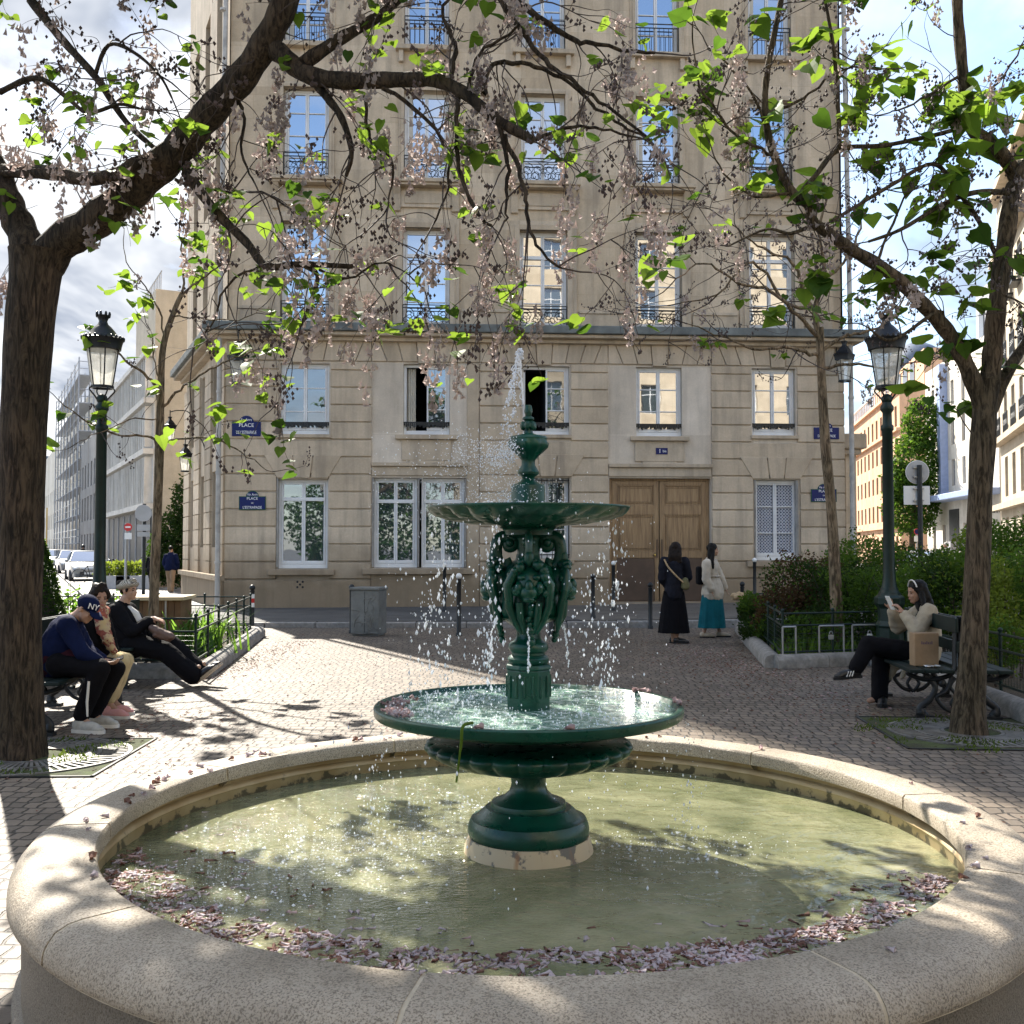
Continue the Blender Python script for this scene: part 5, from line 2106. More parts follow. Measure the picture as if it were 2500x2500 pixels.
kerb_line(PLc, 'rounded stone kerb round the left planter')
kerb_line([(8.5, 19.8)] + PR[:4], 'rounded stone kerb round the right planter beside the standing pair')
kerb_line(PR[3:], 'rounded stone kerb behind the right bench and tree')
b = MB()
b.prism([(-9.5, 12.8), (-3.9, 12.6), (-4.65, 18.4), (-9.5, 18.55)], -.02, .10)
tag(b.build('left_planting_bed', M['soil']), kind='structure')
b = MB()
b.prism([(8.6, 19.8), (4.4, 19.4), (4.1, 17.2), (3.6, 13.65), (5.05, 14.1), (5.1, 12.4), (4.85, 9.3), (4.5, 6.4), (9.5, 4.5), (14, 8), (14, 20)][::-1], -.02, .10)
tag(b.build('right_planting_bed', M['soil']), kind='structure')

# fence frames coloured pale for sky reflection, with padlocks, on the right fence
for (x0, x1, lb) in ((1909, 1941, 'narrow white panel frame at the fence corner'), (1998, 2058, 'white panel frame with a small dark padlock'), (2079, 2142, 'white panel frame with a pale padlock, beside the lamp')):
    a = at(x0, 1531, 1)
    def onf(px, z):
        d = ray(px, 1560)
        q0, q1 = Vector(fo_[2]), Vector(fo_[3])
        # intersection with the vertical fence plane
        n_ = Vector((-(q1 - q0).y, (q1 - q0).x, 0))
        k_ = q0.dot(n_) / Vector((d.x, d.y, 0)).dot(n_)
        return Vector((d.x * k_, d.y * k_, z)) + n_.normalized() * (-.02 if n_.y > 0 else .02)
    b = MB()
    c0, c1 = onf(x0, 0), onf(x1, 0)
    for p, q in (((c0, .16), (c0, .535)), ((c1, .16), (c1, .535)), ((c0, .535), (c1, .535)), ((c0, .16), (c1, .16))):
        b.tube([(p[0].x, p[0].y, p[1]), (q[0].x, q[0].y, q[1])], .013, 5)
    o = b.build('panel_frame', M['galv'])
    tag(o, lb, 'panel frame', 'pale panel frames on the right fence')
for px, lb, mt in ((2027, 'small dark padlock hanging in the first white panel', 'galv'), (2121, 'pale padlock hanging in the panel beside the lamp', 'wht')):
    c = onf(px, .40)
    e = empty('padlock', lb, 'padlock', c)
    b = MB()
    b.box(-.035, -.015, -.05, .035, .015, .015)
    b.build('lock_body', M[mt], e, bevel=.008)
    b = MB()
    b.tube([(.022 * math.cos(a), 0, .015 + .035 * math.sin(a) + .01) for a in [PI * i / 8 for i in range(9)]], .006, 6)
    b.build('shackle', M['galv'], e, smooth=60)
# crumpled cloth on the fence corner
b = MB()
p = at(1806, 1456, 19.4)
for i in range(16):
    rr = random.Random(i)
    b.sph(p + Vector((rr.uniform(-.13, .13), rr.uniform(-.06, .06), rr.uniform(-.07, .06))), (rr.uniform(.05, .09), rr.uniform(.04, .06), rr.uniform(.025, .05)), 8, 6)
M['tan'] = pm('tan cloth', (.42, .30, .17), .85, var=.3, scale=12)
tag(b.build('crumpled_cloth', M['tan'], None, remesh=.016, disp=(.03, .05)), 'crumpled tan cloth lying on the corner of the right fence', 'cloth')

# wooden compost box in the left planter
p = gnd(385, 1540, .1)
e = empty('compost_box', 'brown wooden plank box with pale lid in the left planter', 'wooden box', (-4.95, 14.5, .1), R(4))
e.scale = (.56, .8, 1.02)
b = MB()
for k in range(8):
    b.box(-.62 + k * .155, -.4, 0, -.62 + k * .155 + .148, .4, .74)
b.build('plank_sides', M['wood'], e, bevel=.006)
b = MB()
b.box(-.70, -.48, .742, .70, .48, .79)
b.build('lid', M['woodtop'], e, bevel=.006)
b = MB()
b.box(.24, -.43, 0, .28, -.402, .74)
b.build('corner_batten', M['zinc'], e)


# tree grates
def grate(c, s, rin, label, rz=0):
    e = empty('tree_grate', label, 'tree grate', (c[0], c[1], .004), rz, 'iron tree grates')
    b = MB()
    for i in range(4):
        a = i * PI / 2
        b.cbox((math.cos(a) * (s - .01), math.sin(a) * (s - .01), .003), (.02, 2 * s, .008), rz=a)
    b.build('frame', M['iron'], e)
    b = MB()
    n = 64
    for i in range(n):
        a = 2 * PI * i / n
        for r0_, r1_ in ((rin + .02, rin + .2), (rin + .24, rin + .42)):
            b.cbox((math.cos(a) * (r0_ + r1_) / 2, math.sin(a) * (r0_ + r1_) / 2, .006), (r1_ - r0_, .022, .012), rz=a)
    for q in (rin, rin + .22, rin + .44):
        b.lathe([(q - .015, 0), (q - .015, .013), (q + .015, .013), (q + .015, 0)], 64, cap=False)
    b.build('slotted_plates', M['gratemetal'], e, smooth=30)
    b = MB()
    b.box(-s + .03, -s + .03, -.003, s - .03, s - .03, .0015)
    b.build('soil_under_grate', M['mosssoil'], e)


M['gratemetal'] = pm('worn grate iron', (.17, .165, .155), .5, metal=.3, var=.5, scale=8)
M['mosssoil'] = pm('mossy soil', (.035, .03, .02), .95, var=.3, scale=5, col2=(.06, .085, .02), bump=.7, bscale=40)
TL_ = gnd(46, 1848)
TR_ = gnd(2366, 1792)
grate((TL_.x + .1, TL_.y + .0), .72, .26, 'iron tree grate round the thick left trunk', R(2))
grate((TR_.x + .05, TR_.y + .05), .78, .24, 'iron tree grate round the right tree trunk', R(-4))
# moss tufts
M['moss'] = leaf_mat('moss', (.06, .10, .02), (.15, .22, .03))
b = MB()
rr = random.Random(8)
for c, s in ((TL_, .72), (TR_, .85)):
    for i in range(1500):
        a = rr.uniform(0, 6.28)
        q = rr.uniform(.3, s * 1.1)
        x, y = c.x + math.cos(a) * q, c.y + math.sin(a) * q * .95
        if noise.noise(Vector((x * 2.6, y * 2.6, 1))) < .05:
            continue
        hgt = rr.uniform(.01, .035)
        d = Vector((rr.uniform(-.02, .02), rr.uniform(-.02, .02), 0))
        b.add([(x - .008, y, .01), (x + .008, y, .01), (x + d.x, y + d.y, .01 + hgt)], [(0, 1, 2)])
tag(b.build('moss_tufts', M['moss']), kind='stuff')

# --- traffic signs
def disc(b, c, r, y, mi=0, n=24, th=.012):
    vs = [(c[0] + r * math.cos(2 * PI * i / n), y, c[1] + r * math.sin(2 * PI * i / n)) for i in range(n)]
    b.add(vs + [(v[0], y + th, v[2]) for v in vs], [tuple(range(n))[::-1], tuple(range(n, 2 * n))] + [(i, (i + 1) % n, n + (i + 1) % n, n + i) for i in range(n)], mi)


def sign(px, Y, label, top, parts, r=.03, mat='galv', extra=None):
    p = P2(px, Y)
    e = empty('traffic_sign', label, 'road sign', (p.x, p.y, 0))
    b = MB()
    b.tube([(0, 0, 0), (0, 0, zz(top, Y))], r, 10)
    b.build('pole', M[mat], e, smooth=50)
    return e


k = 27 / F
e = sign(308, 27, 'red no entry sign on a grey pole by the bike racks', 1278, None, .035)
b = MB()
zc = zz(1287, 27)
disc(b, (.07, zc), .105, -.06, 0)
b.box(.0, -.066, zc - .02, .14, -.0605, zc + .02, 1)
b.build('no_entry_disc', [M['red'], M['wht']], e)
b = MB()
b.box(-.02, -.06, zc - .32, .17, -.048, zc - .15)
b.build('small_plate', M['wht'], e)
e = sign(352, 21, 'back of a large round sign behind the slim left tree', 1230, None, .035, 'iron')
b = MB()
disc(b, (0, zz(1253, 21)), .172, -.06)
b.build('round_back', M['signback'], e)
b = MB()
b.box(-.13, -.06, zz(1296, 21), .14, -.048, zz(1281, 21))
b.box(-.12, -.06, zz(1310, 21), .14, -.048, zz(1299, 21))
b.build('small_plate', M['signback'], e)
e = sign(2247, 21, 'back of a round sign and plate on a black pole above the right hedge', 1135, None, .05, 'iron')
b = MB()
disc(b, (-.02, zz(1152, 21)), .245, .06, 0, 32)
b.build('round_back', M['wht'], e)
b = MB()
disc(b, (-.02, zz(1152, 21)), .232, .052, 0, 32, .007)
b.build('face_edge', M['signback'], e)
b = MB()
b.box(-.31, .055, zz(1232, 21), .23, .068, zz(1186, 21))
b.build('rectangular_back', M['wht'], e, bevel=.004)
b = MB()
for y in (1141, 1164, 1193, 1222):
    b.box(-.12, .0, zz(y, 21) - .012, .09, .0515, zz(y, 21) + .012)
b.build('clamps', M['galv'], e)
e = sign(2238, 48, 'small blue no parking sign with red ring in the right street', 1300, None, .04)
b = MB()
disc(b, (0, zz(1298, 48)), .15, -.06, 0)
disc(b, (0, zz(1298, 48)), .115, -.068, 1, 24, .007)
b.build('disc', [M['red'], M['blue']], e)
b = MB()
b.box(-.14, -.06, zz(1322, 48), .14, -.048, zz(1309, 48))
b.build('small_plate', M['wht'], e)

# --- bike racks
for i in range(7):
    p = gnd(322 + i * 12.5, 1440 - i * 1.5, 0)
    b = MB()
    b.tube(spline([(0, 0, 0), (0, 0, .6), (.06, .04, .74), (.2, .12, .78), (.36, .2, .74), (.42, .24, .6), (.42, .24, 0)], 3), .028, 7)
    o = b.build('bike_rack', M['iron'], None, smooth=60)
    o.location = (p.x - .1, 25.0 + .12 * i, 0)
    tag(o, 'black hoop bike rack in the row between the seated person and the walker', 'bike rack', 'row of hoop bike racks')
# slim grey bollard of the side street
p = gnd(276, 1413, 0)
b = MB()
b.tube([(0, 0, 0), (0, 0, .92)], .05, 10)
b.sph((0, 0, .96), .065, 10, 7)
o = b.build('bollard', M['iron'], None, smooth=50)
o.location = (p.x, p.y, 0)
tag(o, 'lone bollard on the left street, right of the green lamp post', 'bollard')


# --- cars
def car(px, Y, rz, col, label, kind=0, gl=None, zoff=0):
    p = P2(px, Y)
    e = empty('parked_car', label, 'car', (p.x, p.y, zoff - .03), rz, 'cars in the streets')
    # x forward, profile in xz, mirrored widths
    Ls = [(-2.05, .38, .60), (-2.08, .62, .74), (-2.0, .86, .80), (-1.75, .96, .82), (-1.2, .99, .84), (0, 1.0, .86), (.75, .98, .86), (1.35, .90, .84), (1.85, .76, .78), (2.05, .60, .70), (2.06, .40, .62)]
    b = MB()
    n = len(Ls)
    vs = []
    for x, z, w_ in Ls:
        vs += [(x, -w_, z * .98 if z < .5 else .42), (x, -w_, z), (x, -w_ + .08, z + .03), (x, w_ - .08, z + .03), (x, w_, z), (x, w_, z * .98 if z < .5 else .42)]
    for i, (x, z, w_) in enumerate(Ls):
        vs[i * 6] = (x * .97, -w_ * .95, .26)
        vs[i * 6 + 5] = (x * .97, w_ * .95, .26)
    fs = []
    for i in range(n - 1):
        for j in range(5):
            fs.append((i * 6 + j, i * 6 + j + 1, (i + 1) * 6 + j + 1, (i + 1) * 6 + j))
        fs.append((i * 6 + 5, i * 6, (i + 1) * 6, (i + 1) * 6 + 5))
    fs += [tuple(range(6)), tuple((n - 1) * 6 + j for j in range(6))[::-1]]
    b.add(vs, fs)
    # roof panel
    tr_ = -1.65 if kind else -1.35
    roof = [(tr_ + .05, 1.42, .60), (-.9, 1.50, .63), (-.1, 1.50, .63), (.25, 1.45, .60)]
    vs, fs = [], []
    for x, z, w_ in roof:
        vs += [(x, -w_, z - .05), (x, -w_ + .1, z), (x, w_ - .1, z), (x, w_, z - .05)]
    for i in range(3):
        fs += [(i * 4 + j, i * 4 + j + 1, i * 4 + j + 5, i * 4 + j + 4) for j in range(3)] + [(i * 4 + 3, i * 4, i * 4 + 4, i * 4 + 7)]
    fs += [(0, 1, 2, 3), (12, 15, 14, 13)]
    b.add(vs, fs)
    for s in (-1, 1):
        for (x0, z0, w0), (x1, z1, w1) in (((1.05, .97, .80), (.25, 1.42, .6)), ((-1.85 if kind else -1.75, .97, .78), (tr_ + .05, 1.39, .6)), ((-.35, .98, .82), (-.35, 1.44, .63))):
            b.tube([(x0, s * w0, z0), (x1, s * w1, z1)], .035, 6)
    b.build('body', col, e, smooth=35, bevel=.03)
    b = MB()
    a = [(1.03, -.76, 1.0), (1.03, .76, 1.0), (.27, .58, 1.44), (.27, -.58, 1.44)]
    b.add(a, [(0, 1, 2, 3)])
    r0_ = -1.83 if kind else -1.73
    c_ = [(r0_, -.76, 1.0), (r0_, .76, 1.0), (tr_ + .07, .58, 1.40), (tr_ + .07, -.58, 1.40)]
    b.add(c_, [(3, 2, 1, 0)])
    for s in (-1, 1):
        b.add([(1.0, s * .80, .99), (.25, s * .605, 1.42), (tr_ + .08, s * .605, 1.40), (r0_, s * .79, .99)], [(0, 1, 2, 3) if s > 0 else (3, 2, 1, 0)])
    b.build('windows', M['glass'], e)
    for x in (-1.28, 1.3):
        for s in (-1, 1):
            w_ = MB()
            T_ = lambda u, v, q: (x + u, s * .74 + v, .31 + q)
            w_.T = lambda u, v, q, x=x, s=s: (x + u, s * .76 + q, .31 + v)
            w_.lathe([(.2, -.1), (.29, -.1), (.31, -.07), (.31, .07), (.29, .1), (.2, .1)], 20, mi=0)
            w_.lathe([(.0, -.085), (.2, -.09), (.2, .09), (.0, .085)], 16, mi=1, cap=False)
            w_.build('wheel', [M['black'], M['galv']], e, smooth=40)
    for s in (-1, 1):
        l = MB()
        l.sph((1.93, s * .56, .68), (.12, .16, .08), 10, 7)
        l.build('headlight', M['lens'], e, smooth=180)
        l = MB()
        l.sph((-2.0, s * .62, .80), (.07, .14, .11), 10, 7)
        l.build('tail_light', M['red'], e, smooth=180)
        l = MB()
        l.sph((.85, s * .93, 1.02), (.06, .10, .07), 8, 6)
        l.build('wing_mirror', col, e, smooth=180)
    l = MB()
    l.box(2.055, -.45, .36, 2.075, .45, .52)
    l.build('grille', M['black'], e)
    l = MB()
    l.box(2.062, -.26, .40, 2.085, .26, .50)
    l.box(-2.1, -.26, .62, -2.082, .26, .72)
    l.build('number_plate', M['wht'], e)


M['lens'] = pm('headlight lens', (.75, .78, .8), .1, var=.03)
def carpaint(n, c):
    return pm(n, c, .25, metal=.4, var=.03, coat=.8)
silver, white, dark, grey = carpaint('silver car paint', (.26, .28, .30)), carpaint('white car paint', (.5, .5, .5)), carpaint('dark car paint', (.03, .035, .05)), carpaint('grey car paint', (.2, .21, .23))
back = math.atan2(-D2.y, -D2.x)
car(212, 49, back, silver, 'silver car nearest on the left street, behind the bicycle')
car(176, 63, back, grey, 'grey car just behind the silver car on left street', 1)
car(137, 80, back, white, 'white car in the middle of the left street row')
car(122, 96, back, dark, 'dark car farthest along the left street')
fw = math.atan2(.93, .36)
car(2246, 46, fw, white, 'white car seen above the right hedge, beside the sign pole', 1)
car(2292, 33, R(80), dark, 'dark estate car behind the right hedge, right of the sign pole', 1)
car(2500, 40, R(72), grey, 'grey car at the right picture edge behind the hedge', 0)

# --- bicycle parked in front of the silver car
p = P2(226, 45)
e = empty('bicycle', 'black bicycle standing in front of the silver car', 'bicycle', (p.x, p.y, 0), R(8))
def ring(b, c, r, th, n=28):
    pts = [(c[0] + r * math.cos(2 * PI * i / n), 0, c[1] + r * math.sin(2 * PI * i / n)) for i in range(n + 1)]
    b.tube(pts, th, 6, cap=False)
for x in (-.52, .52):
    b = MB()
    ring(b, (x, .34), .33, .02)
    for i in range(10):
        a = PI * 2 * i / 10
        b.tube([(x, 0, .34), (x + .32 * math.cos(a), 0, .34 + .32 * math.sin(a))], .003, 3)
    b.build('wheel', M['black'], e, smooth=60)
b = MB()
for q in (((-.52, .34), (-.05, .30)), ((-.52, .34), (-.2, .78)), ((-.05, .30), (-.22, .88)), ((-.05, .30), (.40, .78)), ((-.2, .78), (.38, .82)), ((.52, .34), (.36, .98))):
    b.tube([(q[0][0], 0, q[0][1]), (q[1][0], 0, q[1][1])], .018, 6)
b.build('frame', M['iron'], e, smooth=60)
b = MB()
b.tube([(.36, -.27, 1.0), (.40, 0, .98), (.36, .27, 1.0)], .014, 6)
b.build('handlebar', M['iron'], e, smooth=60)
b = MB()
b.sph((-.24, 0, .92), (.13, .07, .035), 10, 6)
b.build('saddle', M['black'], e, smooth=180)
b = MB()
b.box(.42, -.16, .74, .72, .16, .95)
b.build('basket', M['black'], e)
# ---------------------------------------------------------------- trees
def bark(name, c1, c2, sc=1.):
    m, t, o = nt(name)
    v = oc(t)
    mp = N(t, 'Mapping')
    mp.inputs['Scale'].default_value = (26 * sc, 26 * sc, 4.5 * sc)
    t.links.new(v, mp.inputs[0])
    n1 = noi(t, mp.outputs[0], 1., 6, .65, 1.2)
    r = ramp(t, [(.40, c4(c1, .6)), (.60, c4(c2))])
    t.links.new(n1, r.inputs[0])
    r2 = ramp(t, [(.4, (.7, .72, .66, 1)), (.65, (1.1, 1.05, 1., 1))])
    t.links.new(noi(t, v, 2.5, 5), r2.inputs[0])
    b = N(t, 'BsdfPrincipled', i_Roughness=.85)
    b.inputs['Specular IOR Level'].default_value = .2
    t.links.new(mixc(t, 1., r.outputs[0], r2.outputs[0], 'MULTIPLY'), b.inputs['Base Color'])
    bp = N(t, 'Bump', i_Strength=1., i_Distance=.03)
    t.links.new(n1, bp.inputs['Height'])
    t.links.new(bp.outputs[0], b.inputs['Normal'])
    t.links.new(b.outputs[0], o.inputs[0])
    return m


M['bark'] = bark('furrowed dark bark', (.030, .023, .018), (.085, .064, .046))
M['bark2'] = bark('grey brown bark', (.055, .043, .03), (.15, .118, .085))
M['bark3'] = bark('tan smooth bark', (.12, .09, .06), (.30, .23, .16), .7)
M['twig'] = pm('dark twigs', (.055, .040, .034), .8, var=.3, scale=6)
M['leaf'] = leaf_mat('fresh heart leaf', (.065, .14, .022), (.25, .38, .04), .45, .5)
M['leafdark'] = leaf_mat('deep green leaf', (.035, .085, .018), (.10, .2, .02), .45, .45)
M['bloom'] = leaf_mat('hanging lilac bells', (.46, .40, .37), (.56, .48, .46), .6, .5)
M['pod'] = pm('brown seed capsules', (.050, .032, .030), .7, var=.35, scale=9)


def heart(b, p, d, s, rnd, mi=0):
    # one heart shaped leaf, folded along the midrib; d = direction to the tip
    p = Vector(p)
    d = Vector(d).normalized()
    side = d.cross(Vector((rnd.uniform(-.5, .5), rnd.uniform(-.5, .5), 1))).normalized()
    nrm = side.cross(d)
    f_ = rnd.uniform(.05, .28)
    out = [(0, 0), (.30, -.10), (.50, .12), (.48, .40), (.28, .72), (0, 1.05)]
    mid = [(0, 0), (0, .25), (0, .6), (0, 1.05)]
    cv = rnd.uniform(-.25, .1)
    def w(x, y):
        return p + side * (x * s) + d * (y * s) + nrm * (abs(x) * f_ * s + cv * y * y * s)
    vs = [w(0, 0), w(0, .45), w(0, 1.08)] + [w(x, y) for x, y in out[1:5]] + [w(-x, y) for x, y in out[1:5]]
    b.add(vs, [(0, 3, 4, 1), (1, 4, 5), (1, 5, 6, 2), (0, 1, 8, 7), (1, 9, 8), (1, 2, 10, 9)], mi)


def hangbell(b, p, rnd, s=1.):
    d = Vector((rnd.uniform(-.5, .5), rnd.uniform(-.5, .5), -1)).normalized()
    u = d.orthogonal().normalized()
    w = d.cross(u)
    L, r = .042 * s, .011 * s
    p = Vector(p)
    vs = [p] + [p + d * L * .6 + (u * math.cos(2.1 * j) + w * math.sin(2.1 * j)) * r * .7 for j in range(3)] + [p + d * L + (u * math.cos(2.1 * j + .3) + w * math.sin(2.1 * j + .3)) * r * rnd.uniform(1.2, 1.9) for j in range(3)]
    b.add(vs, [(0, 1, 2), (0, 2, 3), (0, 3, 1), (1, 4, 5, 2), (2, 5, 6, 3), (3, 6, 4, 1)])


def podm(b, p, s, rnd):
    x, y, z = p
    b.add([(x + s, y, z), (x - s * .5, y + s * .8, z), (x - s * .5, y - s * .8, z), (x, y, z + s * 1.25), (x, y, z - s * 1.1)],
          [(0, 1, 3), (1, 2, 3), (2, 0, 3), (1, 0, 4), (2, 1, 4), (0, 2, 4)])


class Tree:
    def __init__(s, seed):
        s.r = random.Random(seed)
        s.limb, s.twig, s.leaf, s.bloom, s.pod = MB(), MB(), MB(), MB(), MB()
        s.ax = []

    def branch(s, pts, r0, r1, n=10, mb=None, keep=True, jit=.0):
        q = spline(pts, 5)
        k = len(q)
        rad = [(r0 + (r1 - r0) * (i / (k - 1))) * (1 + .07 * math.sin(i * 1.7 + r0 * 99)) for i in range(k)]
        if jit:
            q = [p + Vector((s.r.gauss(0, jit), s.r.gauss(0, jit), s.r.gauss(0, jit))) for p in q]
        (mb or s.limb).tube(q, rad, n)
        if keep:
            s.ax.append((q, rad))
        return q

    def grow(s, p, d, L, r, depth, droop, dens):
        R_ = s.r
        pts = [Vector(p)]
        d = Vector(d).normalized()
        n = 5
        for i in range(n):
            d = (d + Vector((R_.gauss(0, .22), R_.gauss(0, .22), R_.gauss(0, .2) + droop))).normalized()
            pts.append(pts[-1] + d * L / n)
        q = spline(pts, 2)
        s.twig.tube(q, [r * (1 - .7 * i / (len(q) - 1)) for i in range(len(q))], 5, cap=False)
        if depth > 0:
            for k in range(R_.randint(2, 3)):
                i = R_.randint(2, n)
                dd = (d + Vector((R_.gauss(0, .8), R_.gauss(0, .8), R_.gauss(0, .55)))).normalized()
                s.grow(pts[i], dd, L * R_.uniform(.45, .8), r * .6, depth - 1, droop, dens)
        s.deck(pts[-1], d, dens)
        if depth == 0 and R_.random() < .5:
            s.deck(pts[3], d, dens)

    def deck(s, p, d, dens):
        R_ = s.r
        lf, bl, pd, size = dens
        x = R_.random() * (lf + bl + pd + .25)
        if x < lf:
            for k in range(R_.randint(2, 5)):
                dd = Vector((R_.gauss(0, 1), R_.gauss(0, 1), R_.uniform(-1.1, .35)))
                o = Vector((R_.gauss(0, .05), R_.gauss(0, .05), R_.gauss(0, .04)))
                heart(s.leaf, p + o, dd, size * R_.uniform(.6, 1.15), R_, 0 if R_.random() < .8 else 1)
        elif x < lf + bl:
            hgt = R_.uniform(.14, .30)
            for k in range(R_.randint(16, 28)):
                f_ = R_.random()
                hangbell(s.bloom, p + Vector((R_.gauss(0, .034 - .018 * f_), R_.gauss(0, .034 - .018 * f_), .04 - f_ * hgt)), R_, R_.uniform(.85, 1.3))
        elif x < lf + bl + pd:
            L = R_.uniform(.14, .3)
            up = Vector((R_.gauss(0, .5), R_.gauss(0, .5), R_.uniform(-.9, .8))).normalized()
            s.twig.tube([p, p + up * L], [.003, .0015], 3, cap=False)
            for k in range(R_.randint(8, 16)):
                f_ = R_.random()
                podm(s.pod, p + up * L * f_ + Vector((R_.gauss(0, .025), R_.gauss(0, .025), R_.gauss(0, .02))), R_.uniform(.010, .016), R_)

    def twigs(s, per_m, L, r, depth, droop, dens, skip=.25, spread=.7, fil=None):
        R_ = s.r
        for q, rad in s.ax:
            ln = sum((q[i + 1] - q[i]).length for i in range(len(q) - 1))
            for k in range(max(1, int(ln * per_m))):
                i = int((skip + (1 - skip) * R_.random()) * (len(q) - 1))
                if rad[i] > .13 and R_.random() < .6:
                    continue
                if fil and not fil(q[i]):
                    continue
                tdir = (q[min(i + 1, len(q) - 1)] - q[max(i - 1, 0)]).normalized()
                dd = (tdir * R_.uniform(-.1, .9) + Vector((R_.gauss(0, spread), R_.gauss(0, spread), R_.gauss(0, spread)))).normalized()
                s.grow(q[i], dd, L * R_.uniform(.55, 1.25), r * R_.uniform(.7, 1.2), depth, droop, dens)
            s.grow(q[-1], (q[-1] - q[-2]), L, r, depth, droop, dens)

    def done(s, name, label, trunk, barkmat, group=None, loc=(0, 0, 0)):
        e = tag(trunk if False else bpy.data.objects.new(name, None), label, 'tree', group)
        COL.objects.link(e)
        e.location = loc
        off = -Vector(loc)
        for mb, nm, mt, sm in ((trunk, 'trunk', barkmat, 70), (s.limb, 'branches', barkmat, 70), (s.twig, 'twigs', M['twig'], 60), (s.leaf, 'leaves', [M['leaf'], M['leafdark']], None), (s.bloom, 'blossoms', M['bloom'], None), (s.pod, 'seed_capsules', M['pod'], None)):
            if mb.v:
                mb.v = [(x + off.x, y + off.y, z + off.z) for x, y, z in mb.v]
                mb.build(nm, mt, e, smooth=sm)
        return e


def pts_at(rows):
    return [at(*r) for r in rows]


# ---- thick left tree
T = Tree(21)
tr = MB()
base = gnd(46, 1848)
Y0 = base.y
def trunk_tube(mb, pts, radii, n=28, knobs=.03, seed=0):
    q = spline(pts, 8)
    k = len(q)
    m_ = len(radii) - 1
    rad = []
    for i in range(k):
        f_ = i / (k - 1) * m_
        j = min(int(f_), m_ - 1)
        rad.append(radii[j] + (radii[j + 1] - radii[j]) * (f_ - j))
    st = len(mb.v)
    mb.tube(q, rad, n)
    for i in range(st, len(mb.v)):
        row = (i - st) // n
        if row >= k:
            break
        c = q[row]
        p = Vector(mb.v[i])
        d = p - c
        w_ = noise.noise(Vector((d.x * 9 / max(rad[row], .01) * .15, d.y * 9 / max(rad[row], .01) * .15, p.z * 1.1 + seed))) + .45 * noise.noise(Vector((d.x * 40, d.y * 40, p.z * 3 + seed)))
        mb.v[i] = tuple(c + d * (1 + knobs * 2.2 * w_))
    return q


trunk_tube(tr, [base + Vector((0, 0, -.1)), base + Vector((.0, 0, .25)), at(46, 1500, Y0), at(54, 1150, Y0), at(68, 850, Y0), at(84, 690, Y0), at(90, 615, Y0)], [.235, .185, .160, .163, .175, .182, .21])
Yl = Y0
T.branch(pts_at([(80, 700, Yl), (140, 600, Yl), (233, 540, Yl - .1), (335, 455, Yl - .2), (427, 372, Yl - .3), (505, 282, Yl - .4), (600, 178, Yl - .5), (672, 60, Yl - .6), (720, -60, Yl - .6), (780, -260, Yl - .7)]), .148, .08, 16)
T.branch(pts_at([(95, 700, Yl), (62, 585, Yl + .1), (30, 515, Yl + .15), (0, 440, Yl + .2), (-60, 300, Yl + .3), (-120, 120, Yl + .4)]), .135, .08, 14)
T.branch(pts_at([(-10, 418, Yl + .2), (60, 418, Yl), (140, 424, Yl - .2), (200, 436, Yl - .3), (280, 428, Yl - .4), (340, 396, Yl - .4), (400, 392, Yl - .35)]), .055, .05, 10)
# limbs from the fork above
fa = (655, 100, Yl - .55)
T.branch(pts_at([(640, 100, Yl - .55), (690, 135, Yl - .6), (745, 180, Yl - .7), (840, 197, Yl - .8), (960, 195, Yl - .9), (1060, 196, Yl - 1.0), (1130, 225, Yl - 1.1), (1210, 290, Yl - 1.2), (1300, 342, Yl - 1.3)]), .075, .03, 12)
T.branch(pts_at([(740, 155, Yl - .7), (830, 95, Yl - .6), (930, 35, Yl - .5), (1010, -40, Yl - .4)]), .05, .03, 10)
T.branch(pts_at([(455, 420, Yl - .3), (520, 510, Yl - .5), (600, 590, Yl - .6), (650, 648, Yl - .7), (735, 645, Yl - .8), (860, 650, Yl - .9)]), .042, .018, 9)
T.branch(pts_at([(735, 645, Yl - .8), (775, 672, Yl - .8), (760, 730, Yl - .8), (735, 795, Yl - .85)]), .02, .010, 8)
T.branch(pts_at([(760, 190, Yl - .7), (800, 240, Yl - .7), (835, 290, Yl - .75), (858, 370, Yl - .8), (845, 430, Yl - .8)]), .035, .014, 8)
T.branch(pts_at([(400, 380, Yl - .3), (310, 300, Yl - .1), (235, 190, Yl), (150, 95, Yl + .2), (75, 0, Yl + .3)]), .018, .04, 8)
T.branch(pts_at([(230, 190, Yl), (265, 110, Yl), (330, 130, Yl - .1), (390, 185, Yl - .2), (420, 240, Yl - .2)]), .018, .008, 7)
T.branch(pts_at([(0, 225, Yl), (90, 190, Yl - .1), (160, 235, Yl - .1), (215, 275, Yl - .2), (290, 255, Yl - .3), (340, 265, Yl - .3)]), .025, .01, 7)
